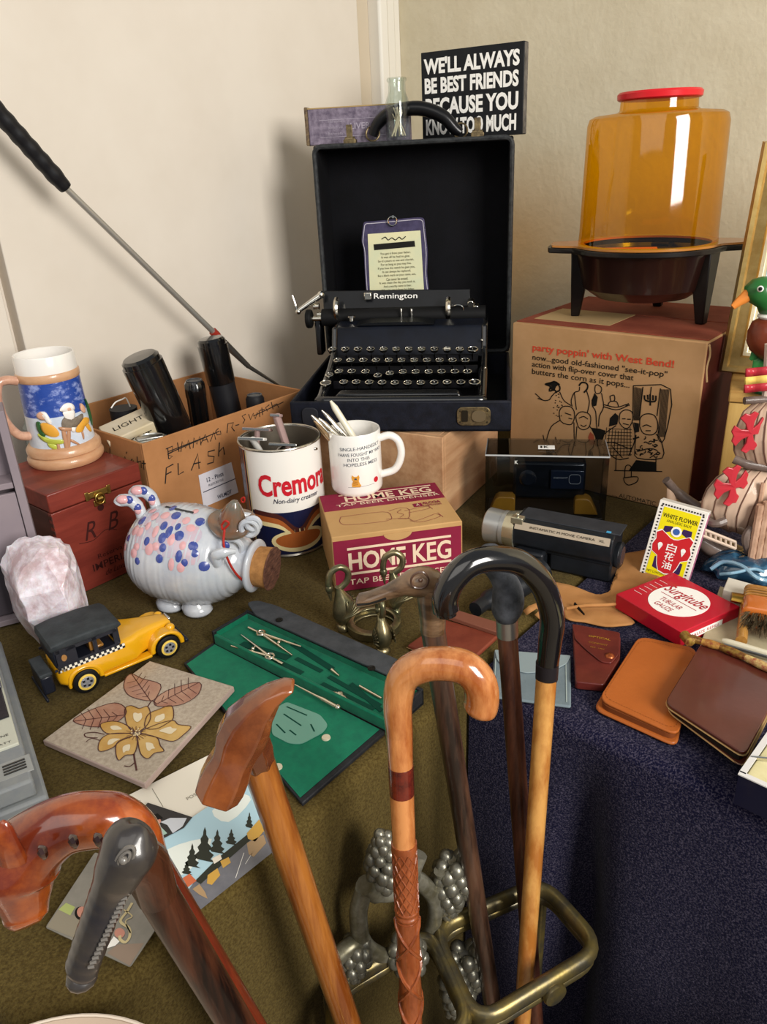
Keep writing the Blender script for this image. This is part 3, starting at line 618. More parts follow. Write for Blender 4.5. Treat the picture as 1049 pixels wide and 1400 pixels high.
for k, (a, b, c) in enumerate((((1044, 488), (1036, 496), (1030, 508)), ((1050, 492), (1044, 504), (1042, 516)), ((1056, 492), (1054, 506), (1052, 520)), ((1040, 480), (1032, 486), (1026, 492)))):
    G().tube([dq(*a), dq(*b), dq(*c)], [.004, .008, .002], 8, sx=.4).build('leaf', green, t, world=True)
G().lathe([(.001, 0), (.024, 0), (.026, .004), (.022, .012), (.012, .03), (.010, .05)], 20, Matrix.Translation(V((0,0,0)))).build('stand', mat('dark_green_glaze', '#1d4a2a', .35, coat=.4), t)
# ================================================================ ceramic galleon
hull = mat('galleon_grey_brown', '#75655c', .45, 0, '#5b4d47', 30, bump=.3, bscale=60, coat=.25); sail = mat('galleon_sail', '#cbb09a', .5, 0, '#b4957c', 14, (1,1,.3), coat=.2); rope = mat('galleon_shroud', '#c39f86', .55, 0, '#a8836a', 50, coat=.1); crossm = mat('galleon_cross_red', '#b8303a', .4, coat=.3)
groovem = mat('sail_groove', '#6f5244', .6)
sd = .965; SO = V((D(1060, 800, sd).x, sd, .0))
t = thing('ceramic_ship', 'glazed ceramic galleon ornament with red crosses on its billowing sails', 'ornament', SO, 0)
def hq(px, py, o=0): return D(px, py, sd+o)
def sailmesh(rows_, nx=22, bulge=.03):
    """rows_: (xl, xr, y) in photo pixels; belly towards the viewer"""
    vs = []; fs = []; ny = len(rows_)
    for j, (xl, xr, y, yo) in enumerate(rows_):
        for i in range(nx+1):
            s_ = i/nx; b = math.sin(math.pi*min(1, max(0, s_*.9+.04)))*math.sin(math.pi*(.08+.84*j/(ny-1))); vs.append(hq(xl+(xr-xl)*s_, y+yo*s_, -bulge*b-(.0012 if i % 3 == 0 else 0)))
    for j in range(ny-1):
        for i in range(nx): a = j*(nx+1)+i; fs.append((a, a+1, a+nx+2, a+nx+1))
    return G().add(vs, fs), vs
up = [(1030, 1092, 551, 0), (1016, 1096, 562, 0), (1008, 1100, 580, 2), (1003, 1102, 600, 4), (1003, 1103, 615, 6), (1008, 1102, 628, 8), (1020, 1100, 641, 8)]
lo_ = [(1000, 1098, 640, 6), (980, 1100, 652, 8), (966, 1098, 668, 14), (960, 1088, 682, 18), (958, 1078, 696, 22), (964, 1066, 708, 26), (976, 1050, 716, 26)]
for nm, rr_, cx, cy, k in (('upper_sail', up, 1027, 592, 1.0), ('lower_sail', lo_, 1003, 665, 1.05)):
    g, vs = sailmesh(rr_); s_ = g.build(nm, sail, t, world=True, ang=80, solid=.004)
    g = G(); nx = 22
    for i in range(0, nx+1, 3): g.tube([vs[j*(nx+1)+i]+V((0, -.0022, 0)) for j in range(len(rr_))], .0010, 6)
    g.build('sail_seam', groovem, s_, world=True)
    # cross pattee following the belly
    pts = []
    for q in range(4):
        a = math.radians(90*q+10)
        for r, da in ((.24, -45), (.55, -27), (.98, -33), (1.04, -14), (.90, 0), (1.04, 14), (.98, 33), (.55, 27)): pts.append((r*math.cos(a+math.radians(da)), r*math.sin(a+math.radians(da))))
    c0_ = hq(cx, cy, -.0325)
    g = G().slab([c0_+V((x*.023*k, .006*abs(x)+.004*x, y*.027*k)) for x, y in pts], (0, .0035, 0)); g.build('cross', crossm, s_, world=True, smooth=False, bev=.001)
G().tube([hq(1004, 627, -.004), hq(1020, 634, -.012), hq(1060, 640, -.012), hq(1110, 646, 0)], .0065, 10).build('yard', hull, t, world=True)
G().tube([hq(1018, 548, -.004), hq(1060, 545, -.004), hq(1096, 548, 0)], .0050, 10).build('yard', hull, t, world=True)
G().tube([hq(1074, 500, .006), hq(1078, 770, .006)], [.006, .009], 10).build('mast', hull, t, world=True)
G().tube([hq(1052, 470, 0), hq(1050, 520, -.002), hq(1046, 545, -.002)], [.0055, .006, .004], 8).build('pennant_pole', mat('pale_pole', '#c8b4a4', .5), t, world=True)
fl_ = [(1021, 504), (1062, 500)], [(1018, 537), (1060, 534)]
for k, (f0, f1, mm) in enumerate(((0, .34, crossm), (.34, .66, mat('flag_yellow', '#e7c766', .5)), (.66, 1, crossm))):
    pts = []
    for f in (f0, f1): pts.append([hq(1021-3*f+ (41)*s_, 504+33*f-4*s_, .004*math.sin(s_*7)-.004) for s_ in [i/8 for i in range(9)]])
    vs = pts[0]+pts[1]; G().add(vs, [(i, i+1, i+10, i+9) for i in range(8)]).build('flag_stripe', mm, t, world=True, solid=.003)
# hull
hs_ = [(928, 712, .004, .006), (945, 720, .012, .020), (965, 728, .018, .030), (990, 738, .024, .040), (1020, 750, .030, .050), (1055, 762, .033, .060), (1095, 774, .033, .066)]
R_ = []
for x, y, ry, hz_ in hs_:
    c = hq(x, y); R_.append([c+V((0, ry*math.cos(u), -hz_*.55+hz_*.55*math.sin(u))) for u in [2*math.pi*k/14 for k in range(14)]])
for r in R_:
    for p in r: p.z = max(p.z, .0008)
G().rings(R_).build('hull', hull, t, world=True, ang=70)
dk = G()
rail = mat('rail_ivory', '#cbb6a2', .5)
def barrow(a, b, n, h, o, name):
    q = G().tube([hq(*a, o), hq(*b, o)], .0022, 6).tube([hq(a[0], a[1]+h, o), hq(b[0], b[1]+h, o)], .0022, 6)
    for i in range(n+1):
        f = i/n; q.tube([hq(a[0]+(b[0]-a[0])*f, a[1]+(b[1]-a[1])*f, o), hq(a[0]+(b[0]-a[0])*f, a[1]+(b[1]-a[1])*f+h, o)], .0016, 6)
    return q.build(name, rail, t, world=True)
barrow((958, 722), (1006, 741), 7, 9, -.034, 'railing'); barrow((1010, 710), (1030, 718), 3, 10, -.02, 'railing')
G().tube(cr([hq(911, 656, .035), hq(930, 676, .035), hq(955, 694, .015), hq(975, 708, 0), hq(1000, 722, 0)], 4), [.006]*4+[.0075]*13, 10).build('bowsprit', hull, t, world=True)
G().tube([hq(915, 664, .036), hq(918, 682, .034), hq(926, 700, .034)], [.003, .007, .003], 8, sx=.5).build('figurehead', sail, t, world=True)
G().tube(cr([hq(930, 698, .028), hq(948, 694, .024), hq(962, 690, .018)], 4), .0065, 8).build('furled_jib', sail, t, world=True)
G().tube(cr([hq(940, 712, .025), hq(958, 706, 0), hq(976, 716, -.03), hq(992, 712, -.03)], 4), .0055, 8).tube(cr([hq(1024, 755, -.036), hq(1020, 735, -.04), hq(1028, 722, -.036)], 4), .0058, 8).build('anchor_beam', hull, t, world=True)
for i in range(6):   # shroud ropes in front
    a, b = (1040+i*9, 690-i*4), (1026+i*8, 770+i*3)
    rp_ = [hq(a[0]+(b[0]-a[0])*f, a[1]+(b[1]-a[1])*f, -.045) for f in [k/14 for k in range(15)]]
    G().tube(rp_, [.0048+.0007*(k % 2) for k in range(15)], 8, sx=.9).build('shroud', rope, t, world=True)
G().tube(cr([hq(1060, 690, -.036), hq(1036, 720, -.04), hq(1044, 660, -.03)], 4), .003, 6).build('stay', rope, t, world=True)
# ================================================================ red wooden keepsake box + stein
mahog = wood('mahogany_stain', '#6b2a22', '#84382c', .4, 8, (.12, 1, 1), .25, .12)
mahog_end_shade = wood('mahogany_end_shade', '#40211d', '#54302a', .5, 8, (1, .12, 1), .1, .15)  # side boards and joints: darker copy of the stain, shade painted in
wz = .160; f0 = P(74, 682, wz); f1 = P(178, 629, wz); m0 = (f0.dot(mdir)+f1.dot(mdir))/2
n0, n1 = f0.dot(ndir), f1.dot(ndir)
# front of the box looks to the camera's right (towards low m): local x runs along ndir
kx = ndir; kyaw = math.degrees(math.atan2(ndir.y, ndir.x)); KW = n1-n0; KD = .155
ko = MN(m0, n0)
t = thing('keepsake_box', 'red-brown wooden box with brass clasp and branded lettering under the stein', 'box', ko, kyaw)
G().box((KW/2, .005, (wz-.028)/2), (KW, .010, wz-.029)).build('front_board', mahog, t, bev=.0008)
G().box((KW/2, KD-.005, (wz-.028)/2), (KW, .010, wz-.029)).build('back_board', mahog, t, bev=.0008)
for x in (.005, KW-.005): G().box((x, KD/2, (wz-.028)/2), (.010, KD-.0205, wz-.029)).build('side_board', mahog_end_shade, t, bev=.0008)
G().box((KW/2, KD/2, wz-.0135), (KW+.001, KD+.001, .027)).build('lid', mahog, t, bev=.0018)
g = G()
for k in range(12): g.box((-.0002, .0045, .006+k*.0108), (.0012, .0095, .0052))
g.build('finger_joint', mahog_end_shade, t)
bpol = mat('bright_brass', '#b89a55', .3, 1)
cx_ = KW*.50; g = G().box((cx_, -.0012, wz-.022), (.034, .0016, .009)).box((cx_, -.0012, wz-.036), (.018, .0016, .009)).cyl((cx_-.004, -.003, wz-.030), (cx_+.004, -.003, wz-.030), .004)
for a in (-.017, .017): g.box((cx_+a, -.0012, wz-.022), (.006, .0016, .013))
g.tube([(cx_+.007*math.cos(u), -.004, wz-.030+.008*math.sin(u)) for u in [2*math.pi*k/14 for k in range(14)]], .0015, 6, True)
g.build('clasp', bpol, t, bev=.0005)
brand = mat('burnt_brand', '#3a1512', .8)
Fk = lambda x, z: frame((x, -.0003, z), (1,0,0), (0,-1,0))
text('R', .020, .026, Fk(KW*.34, wz*.55), brand, t, shear=.4); text('B', .020, .026, Fk(KW*.60, wz*.56), brand, t, shear=.4)
G().ribbon(cr([(KW*.2, -.0005, wz*.47), (KW*.35, -.0005, wz*.45), (KW*.5, -.0005, wz*.50), (KW*.62, -.0005, wz*.46)], 5), .0010, (0,-1,0)).prism(circ(.005, 12, 0, 0), 0, .0003, Fk(cx_, wz*.72)).build('flourish', brand, t)
text('Reserva', .040, .007, Fk(KW*.5, wz*.28), brand, t); text('IMPERIAL', .068, .011, Fk(KW*.52, wz*.19), brand, t, bold=.01); text('de Luxe', .034, .009, Fk(KW*.52, wz*.10), brand, t, shear=.5)
# stein
porc = mat('porcelain', '#ece8e2', .18, coat=.5); clay = mat('stein_tan', '#d0a57f', .35, 0, '#c1906a', 25, (1,1,3), coat=.4); blue = mat('stein_blue', '#26489c', .35, 0, '#8f9fd6', 55, (1, 1, 1.6), .4, 70, coat=.4, lo=.50, hi=.64)
snow = mat('stein_snow', '#d5dbe4', .35, 0, '#c2cede', 30, bump=.4, bscale=70, coat=.4)
so = P(91, 640, wz); 
sp = P(92, 627, wz); t = thing('beer_stein', 'white ceramic beer stein with a painted relief tavern scene on the red-brown wooden box', 'beer stein', V((sp.x, sp.y, wz+.0005)), math.degrees(math.atan2(-sp.x, sp.y)))
SR = .0450
G().lathe([(.001, 0), (SR+.006, 0), (SR+.009, .004), (SR+.0095, .009), (SR+.007, .014), (SR+.0045, .0155), (SR+.0075, .0175), (SR+.0078, .024), (SR+.004, .029), (SR+.001, .031), (.001, .031)], 48).build('foot', clay, t)
HB, HT, HH = .031, .124, .160
G().lathe([(SR+.0005, HB), (SR, HB+.004), (SR-.0015, HB+.045)], 48, cap0=False, cap1=False).build('lower_wall', snow, t)
G().lathe([(SR-.0015, HB+.045), (SR-.003, HT)], 48, cap0=False, cap1=False).build('upper_wall', blue, t)
G().lathe([(SR-.003, HT), (SR-.0015, HT+.002), (SR-.0015, HT+.010), (SR-.003, HT+.012)], 48, cap0=False, cap1=False).build('band', clay, t)
G().lathe([(SR-.003, HT+.012), (SR-.0035, HH-.002), (SR-.0045, HH), (SR-.0065, HH-.001), (SR-.007, HH-.01), (SR-.006, .04), (.001, .038)], 48, cap0=False, cap1=True).build('rim', porc, t)
# relief figures (x = arc length, z = height)
RS = SR
def rel(pts, m, name='relief_figure', off=.0012, k=3, smooth_=True):
    p = [(v.x, v.y) for v in cr([V((a, b, 0)) for a, b in pts], k, True)] if smooth_ else pts
    inn = bendpoly(p, RS-.003); R_ = [bendpoly([(x, z) for x, z in p], RS-.002), [V((q.x*(1+off/RS+.02), q.y*(1+off/RS+.02), q.z)) for q in bendpoly(p, RS-.001)]]
    cxm = sum(a for a, b in p)/len(p); czm = sum(b for a, b in p)/len(p); s_ = .6
    R_.append([V((q.x*(1+off/RS+.045), q.y*(1+off/RS+.045), q.z)) for q in bendpoly([(cxm+(x-cxm)*s_, czm+(z-czm)*s_) for x, z in p], RS-.001)])
    return G().rings(R_).build(name, m, t, ang=70)
yel = mat('relief_yellow', '#e2a53a', .4, coat=.4); lime = mat('relief_lime', '#b9c24b', .4, coat=.4); hairw = mat('relief_white', '#eeeae4', .35, coat=.4); skin_ = mat('relief_skin', '#d9a98c', .4, coat=.4); brownr = mat('relief_brown', '#5e5145', .45, 0, '#857a6c', 60); dgr = mat('relief_green', '#2f5a2f', .4, coat=.3); tanr = mat('relief_wood', '#b98a6a', .45, coat=.3)
S = lambda px, py: ((px-425)/6.36*.00095*1.13, .158-(py-165-(px-340)*-.12)/6.36*.00097*1.05-.004)
def relp(pts, m, name='relief_figure', off=.0012): return rel([S(*p) for p in pts], m, name, off)
relp([(265,620),(300,592),(345,605),(350,650),(300,665),(268,650)], skin_); relp([(300,595),(345,600),(370,690),(345,700),(320,650)], hairw)
relp([(275,710),(320,690),(380,720),(410,790),(370,820),(290,790)], yel); relp([(245,690),(280,700),(270,760),(300,800),(270,830),(235,760)], dgr)
relp([(235,800),(330,840),(440,850),(430,880),(330,890),(250,850)], lime); relp([(300,880),(365,890),(360,940),(310,920)], lime)
relp([(415,730),(520,745),(510,770),(440,770)], tanr); relp([(430,770),(460,770),(450,970),(425,960)], tanr); relp([(470,770),(500,765),(460,950),(440,960)], tanr); relp([(370,890),(392,890),(388,985),(368,980)], tanr); relp([(490,850),(545,900),(530,910),(480,870)], tanr)
relp([(450,580),(500,525),(560,530),(575,580),(520,600)], hairw); relp([(475,590),(560,585),(560,650),(520,690),(480,650)], hairw); relp([(500,560),(540,556),(545,590),(505,592)], skin_)
relp([(440,720),(470,650),(560,660),(640,640),(630,690),(560,740),(480,750)], brownr); relp([(540,790),(570,730),(650,680),(720,700),(700,740),(630,760),(600,800)], yel); relp([(650,740),(690,740),(720,820),(690,820),(660,780)], yel)
relp([(630,600),(650,545),(690,590),(675,640)], skin_); relp([(590,800),(605,800),(602,865),(590,865)], tanr); relp([(510,740),(545,750),(530,790),(505,775)], hairw)
relp([(735,520),(760,560),(780,640),(800,730),(790,780),(760,760),(745,640)], dgr, 'relief_tree')
hd = []
for z, x in ((HT+.004, SR-.002), (HT+.008, SR+.012), (HT+.004, SR+.024), (HT-.02, SR+.030), (HT-.05, SR+.026), (HB+.022, SR+.014), (HB+.016, SR-.001)): hd.append((x*math.cos(math.radians(198)), x*math.sin(math.radians(198)), z))
G().tube(cr(hd, 5), .0065, 10).build('handle', mat('stein_handle', '#d6a98e', .3, 0, '#b5836b', 60, coat=.5), t)
# ================================================================ flash carton and its contents
card = mat('brown_corrugated', '#b07c50', .85, 0, '#a06f46', 12, bump=.1, bscale=50); cardin = mat('carton_inside', '#8d6a4a', .9)
FM0, FM1, FN0, FN1, FZ = .968, 1.238, .585, .918, .185
fo = MN(FM0, FN0); FWd, FDp = FN1-FN0, FM1-FM0
t = thing('open_carton', 'open brown cardboard carton marked FLASH in black marker', 'box', fo, kyaw)
for nm, c, d in (('front_wall', (FWd/2, .002, FZ/2), (FWd, .004, FZ)), ('back_wall', (FWd/2, FDp-.002, FZ/2), (FWd, .004, FZ)), ('side_wall', (.002, FDp/2, FZ/2), (.004, FDp-.0082, FZ)), ('side_wall', (FWd-.002, FDp/2, FZ/2), (.004, FDp-.0082, FZ)), ('bottom', (FWd/2, FDp/2, .0025), (FWd-.0085, FDp-.0085, .004))):
    G().box(c, d).build(nm, card, t, bev=.001)
carton = t
mk = mat('marker_ink', '#2b2420', .7)
def cq(px, py): return PL(px, py, fo, mdir)-mdir*.0006
def cside(px, py): return PL(px, py, fo, ndir)-ndir*.0006
Z3 = lambda x, y: (130+x*270/1049, 440+y*260/1010)
def strokes(ss, fn, n_, w_, name, m=mk):
    g = G()
    for s_ in ss: g.ribbon([fn(*Z3(x, y)) for x, y in s_], w_, n_)
    g.build(name, m, t, world=True, smooth=False)
strokes([[(385,668),(390,728)], [(375,675),(410,660),(412,690),(385,705),(410,715),(392,728)], [(437,640),(445,690)], [(455,690),(462,635),(480,670),(495,628),(505,675)], [(520,670),(525,615),(540,650),(555,608),(562,655)], [(560,650),(585,598),(600,640)], [(572,630),(595,622)], [(612,635),(630,585),(640,625)], [(655,565),(640,580),(648,600),(668,595),(665,578)], [(700,590),(705,540),(735,535),(725,560),(740,580)], [(745,550),(765,545)],
         [(800,490),(780,500),(795,520),(785,540)], [(815,490),(825,520),(840,485),(850,515),(862,480)], [(870,470),(875,505)], [(885,455),(890,495)], [(875,470),(900,465)], [(925,440),(905,455),(915,475)], [(935,425),(945,465)], [(945,445),(965,435),(975,455)], [(385,690),(640,590)], [(840,500),(1000,425)], [(385,700),(660,580)]], cq, -mdir, .0016, 'crossed_out_marker_word')
strokes([[(415,755),(378,775),(372,860)], [(374,812),(405,795)], [(440,750),(442,812),(470,795)], [(510,790),(545,700),(552,780)], [(520,755),(560,745)], [(635,680),(600,690),(600,712),(632,715),(628,745),(595,755)], [(660,640),(655,715)], [(658,690),(680,665),(688,705)]], cq, -mdir, .0020, 'marker_word_flash')
strokes([[(160,715),(165,745)], [(170,690),(168,700)], [(200,728),(185,745),(200,755),(205,735),(208,790),(190,785)], [(225,715),(228,770)], [(228,745),(245,738),(248,775)], [(258,735),(262,785)], [(250,750),(272,752)], [(60,690),(75,700)], [(80,670),(82,700)]], cside, -ndir, .0018, 'side_marker_word')
lab = [cq(*Z3(x, y)) for x, y in ((548, 815), (722, 745), (760, 905), (575, 985))]
lp = G().slab(lab, -mdir*.0004).build('paper_label', mat('label_paper', '#cfcbd2', .75), t, world=True)
lcx = (lab[1]-lab[0]).normalized(); lfn = -mdir
text('12 - Pints', .034, .0075, frame(cq(*Z3(635, 822))-mdir*.0008, lcx, lfn), mat('blue_black_print', '#262a40', .7), lp, world=True, bold=.01)
text('PLASTIC BOTTLES', .030, .004, frame(cq(*Z3(640, 852))-mdir*.0008, lcx, lfn), MATS['blue_black_print'], lp, world=True)
text('WILMOT', .030, .007, frame(cq(*Z3(685, 915))-mdir*.0008, lcx, lfn), MATS['blue_black_print'], lp, world=True, bold=.01)
G().ribbon([cq(*Z3(572, 905))-mdir*.0008, cq(*Z3(742, 832))-mdir*.0008], .0014, lfn).build('label_rule', MATS['blue_black_print'], lp, world=True)
blkp = mat('black_plastic_tube', '#0c0c0d', .18, coat=.6); blkm = mat('black_matte_plastic', '#1a1a1e', .55)
def fthru(px, py, m_): return PL(px, py, MN(m_, 0), mdir)
# leaning black tube
a = MN(1.135, .715, .012)
a = fthru(262, 640, 1.03); b = fthru(190, 487, 1.045)
def tube_thing(a, b, r, label, split=.52, flare=1.0):
    t = thing('flash_tube', label, 'flash handle', V((a.x, a.y, max(a.z, .006))), 0)
    d = (b-a); L = d.length; d.normalize(); c = a+d*L*split
    G().tube([a, a+d*.001, c], [r*.9, r*.97, r*.97], 28).build('lower_sleeve', blkm, t, world=True)
    G().tube([c, c+d*.001, b-d*.02, b-d*.012, b-d*.0115, b-d*.004, b, b+d*.001], [r*.97, r*1.03*flare, r*1.08*flare, r*1.08*flare, r*1.0*flare, r*1.0*flare, r*.86*flare, r*.05], 28).build('upper_sleeve', blkp, t, world=True)
d_ = (b-a).normalized(); a2 = a-d_*((a.z-.02)/d_.z) if d_.z > 0 else a
tube_thing(a2, b, .0295, 'black cylindrical flash handle leaning to the left in the FLASH carton', .55)
b = fthru(288, 462, 1.13); a = fthru(312, 560, 1.12); d_ = (b-a).normalized(); a2 = a-d_*((a.z-.03)/d_.z)
tube_thing(a2, b, .0245, 'black cylindrical flash handle standing upright at the back of the FLASH carton', .66)
# dark ribbed bulb cap, small cap
def capjar(px, py, m_, r, h, label, m_body, m_top, ribs=0, cat='cap'):
    c = fthru(px, py, m_); t = thing('bottle_cap' if cat == 'cap' else cat, label, cat, V((c.x, c.y, .007)), 0); z = c.z-.007
    n_ = 36
    R_ = []
    for rr, zz in ((r*.9, 0), (r*.95, z-h), (r, z-h+.004), (r*.98, z-.006), (r*.80, z-.001)):
        R_.append([V((rr*(1+(.05 if ribs and k % 3 == 0 else 0))*math.cos(2*math.pi*k/n_), rr*(1+(.05 if ribs and k % 3 == 0 else 0))*math.sin(2*math.pi*k/n_), zz)) for k in range(n_)])
    G().rings(R_).build('body', m_body, t)
    G().lathe([(.001, z-.0015), (r*.78, z-.001), (r*.80, z+.001), (r*.66, z+.0012), (r*.62, z-.0002), (.001, z-.0004)], 28).build('top', m_top, t)
dgrey = mat('dark_cap_top', '#3a3c40', .4, coat=.3)
capjar(265, 520, 1.115, .0175, .03, 'ribbed black bulb cap between the two flash handles', blkp, dgrey, 1)
capjar(348, 540, 1.04, .0165, .03, 'plain dark cap at the right end of the FLASH carton', blkm, dgrey)
steel = mat('dull_steel', '#9c9a96', .3, .9)
c = fthru(205, 597, 1.0)
t = thing('metal_canister', 'silver screw top canister at the front corner of the FLASH carton', 'canister', V((c.x, c.y, .007)), 20); z = c.z-.009
G().lathe([(.001, 0), (.0235, 0), (.0235, z-.012), (.001, z-.012)], 32).build('body', steel, t)
G().lathe([(.0252, z-.012), (.0255, z-.010), (.0250, z-.008), (.0256, z-.005), (.0246, z), (.022, z+.001), (.021, z-.001), (.001, z-.001)], 36).build('screw_lid', mat('aluminium_lid', '#b5b4ae', .28, 1), t)
G().box((0, 0, z+.0005), (.040, .012, .004)).build('lid_grip', MATS['aluminium_lid'], t, bev=.0015)
t0 = fthru(178, 567, 1.07)
t = thing('battery_pack', 'cream card battery box lying tilted in the FLASH carton', 'box', V((t0.x, t0.y, .01)), 0, rot=(math.radians(12), math.radians(-14), math.radians(28)))
t.location.z = max(.1, t0.z-.035)
G().box((0, 0, 0), (.085, .055, .05)).build('card_box', mat('cream_card', '#d3c8b4', .7, 0, '#c9b995', 10), t, bev=.002)
text('LIGHT', .05, .012, frame((0, -.0277, .008), (1,0,0), (0,-1,0)), BLK, t); text('LIGHT', .05, .012, frame((0, 0, .0253), (1,0,0), (0,0,1)), BLK, t)
q = fthru(168, 556, 1.12)
t = thing('lens_hood', 'black curved lens hood with a pale rim at the left of the FLASH carton', 'lens hood', V((q.x, q.y, .01)), 0)
G().tube([V((q.x, q.y, .012)), q+V((0,0,-.002))], [.020, .022], 20).build('barrel', blkm, t, world=True)
G().tube(cr([fthru(x, y, 1.115) for x, y in ((152, 558), (158, 550), (167, 546), (172, 544), (176, 551), (178, 556))], 4), .0011, 6).build('pale_rim', WHT, t, world=True)
q = P(128, 548, .205)
t = thing('threaded_jar', 'ribbed clear glass jar behind the stein', 'jar', MN(1.215, .55, 0), 0)
jp = MN(1.215, .553, 0)
q = PL(130, 548, jp, mdir); q = q-ndir*max(0, q.dot(ndir)-.553); t.location = V((q.x, q.y, 0)); z = q.z
G().lathe([(.001, 0), (.022, 0), (.023, .004)]+[(.022+.0012*(k % 2), z-.05+.004*k) for k in range(10)]+[(.018, z-.006), (.017, z), (.014, z-.001), (.013, z-.01), (.001, z-.012)], 28).build('glass', mat('grey_glass', '#8f9590', .15, coat=.8), t)
# ================================================================ golf club style rod leaning along the wall
gr0 = PL(-25, 128, MN(1.17, 0), mdir); gr1 = PL(90, 257, MN(1.17, 0), mdir)
gl_ = lambda px, py: PL(px, py, MN(1.17, 0), mdir)
tip = gl_(399, 538)
t = thing('steel_rod', 'long slim steel rod with black rubber grip slanting down the left wall', 'rod', V((tip.x, tip.y, tip.z)), 0)
rub = mat('black_rubber_grip', '#17171a', .5, coat=.2)
gp = [gl_(-25, 128)+(gl_(90, 257)-gl_(-25, 128))*i/36 for i in range(37)]
G().tube(gp, [.0125+.0006*math.cos(i*1.25)-.004*max(0, (i-32)/5) for i in range(37)], 14).build('grip', rub, t, world=True)
G().tube([gl_(88, 255), gl_(295, 457)], [.0048, .0052], 12).build('shaft', mat('brushed_steel', '#b4b1aa', .34, .65), t, world=True)
G().tube([gl_(291, 453), gl_(297, 459)], .0078, 14).build('red_ring', mat('red_ring', '#9a3226', .35), t, world=True)
G().tube([gl_(296, 458), gl_(309, 471)], [.0068, .0068], 14).build('collar', blkp, t, world=True)
G().tube([gl_(308+i*1.0, 470+i*.97) for i in range(33)], [.0068-.0022*i/33+.0006*(i % 2) for i in range(33)], 12).build('ribbed_ferrule', steel, t, world=True)
G().tube([gl_(340, 501), gl_(399, 538)], [.0042, .0016], 8).build('tip', steel, t, world=True)
# ================================================================ grey organiser at the far left
gm = mat('mauve_grey_board', '#8d8186', .7, 0, '#847980', 8); gmd = mat('mauve_grey_dark', '#4c464c', .8)
ga = V((-.405, .915, 0)); gyw_ = 25
e0 = D(50, 735, .915); ga.x = e0.x; gh = D(1, 562, .915).z; zs_ = D(20, 663, .915).z
t = thing('grey_organizer', 'mauve grey open fronted board organizer at the left edge', 'organizer', ga, gyw_)
G().box((-.005, .024, gh/2), (.010, .048, gh)).build('side_panel', gm, t, bev=.001)
G().box((-.10, .044, gh/2), (.18, .008, gh)).build('back_panel', gm, t, bev=.001)
for z in (zs_, .006): G().box((-.10, .022, z), (.178, .036, .008)).build('shelf', gm, t, bev=.001)
G().box((-.10, .006, zs_*.72), (.178, .006, zs_*.46)).build('flap', gm, t, bev=.001)
G().box((-.10, .020, zs_*.24), (.178, .006, zs_*.36)).build('flap', gmd, t, bev=.001)
# ================================================================ rose quartz
rq = mat('rose_quartz', '#c2a9ae', .3, 0, '#f3edf6', 32, (1,1,1), 1, 60, coat=.6, sss=.2, detail=10, lo=.40, hi=.60)
qb = P(92, 898); 
t = thing('rose_quartz', 'large rough pale pink quartz crystal chunk leaning by the grey organizer', 'crystal', V((qb.x, qb.y, 0)), 0)
def qq(px, py, o=0): return D(px, py, qb.y+o)
outl = [(50, 733), (75, 733), (95, 745), (108, 775), (112, 810), (122, 838), (126, 870), (112, 900), (88, 905), (62, 892), (40, 865), (18, 835), (8, 800), (1, 770), (10, 748), (28, 736)]
front = [qq(x, y, 0) for x, y in outl]; cc = qq(62, 815)
R_ = []
bm = bmesh.new()
random.seed(11)
pts = []
for i, (x, y) in enumerate(outl):
    f = (905-y)/170; base = .0+.035*f
    pts.append(qq(x, y, base+.02))
    c = (x-62)*.93+62, (y-815)*.92+815
    pts.append(qq(c[0], c[1], base+.052+random.uniform(-.01, .01)))
for (x, y, o) in ((48, 752, -.012), (78, 750, -.01), (100, 790, -.004), (92, 775, -.02), (108, 800, 0), (28, 818, -.028), (85, 806, -.032), (60, 760, -.02), (30, 760, .0), (15, 790, .0), (40, 850, -.025), (75, 880, -.008), (100, 850, -.012), (110, 870, 0), (95, 835, -.028), (24, 790, -.02)):
    f = (905-y)/170; pts.append(qq(x, y, .035*f+o))
for p in pts: bm.verts.new((p.x, p.y, max(p.z, .001)))
bmesh.ops.convex_hull(bm, input=bm.verts[:]); bmesh.ops.delete(bm, geom=[v for v in bm.verts if not v.link_faces], context='VERTS')
bmesh.ops.subdivide_edges(bm, edges=bm.edges[:], cuts=2, use_grid_fill=True); bmesh.ops.triangulate(bm, faces=bm.faces[:])
for v in bm.verts: v.co += V((random.uniform(-1,1), random.uniform(-1,1), random.uniform(-1,1)))*.0016; v.co.z = max(v.co.z, .0008)
me = bpy.data.meshes.new('stone'); bm.to_mesh(me); bm.free(); finish('stone', me, rq, t, world=True, smooth=True, ang=14, bev=.001, seg=1)
# ================================================================ creamer can with razors
canb = P(388, 738); ctp = P(378, 598, .172)
cc = V(((P(388, 742).x+ctp.x)/2, (P(388, 742).y+ctp.y)/2, 0)); cc = V((ctp.x+.004, ctp.y, 0))
CNR = .0615; CNH = .172
t = thing('creamer_can', 'white and navy coffee creamer tin with red lettering, holding old razors', 'tin can', cc, math.degrees(math.atan2(-cc.x, cc.y))); can = t
crw = mat('can_white', '#ebe7e0', .3, coat=.3); cnavy = mat('can_navy', '#12183a', .3, coat=.3); cbr = mat('can_brown', '#4a2420', .3, coat=.3); crust = mat('can_rust', '#a85c2c', .3, coat=.3); ccr = mat('can_cream', '#e2d09a', .3, coat=.3); cred = mat('can_red', '#c3202e', .35, coat=.2)
G().lathe([(.001, .001), (CNR, .001), (CNR, CNH), (CNR-.0015, CNH), (CNR-.0015, .004), (.001, .004)], 64).build('tin_body', crw, t)
tin = mat('tin_metal', '#8f8a80', .3, .9)
G().lathe([(CNR+.0004, 0), (CNR+.0018, .0015), (CNR+.0004, .004)], 64, cap0=False, cap1=False).build('bottom_seam', tin, t)
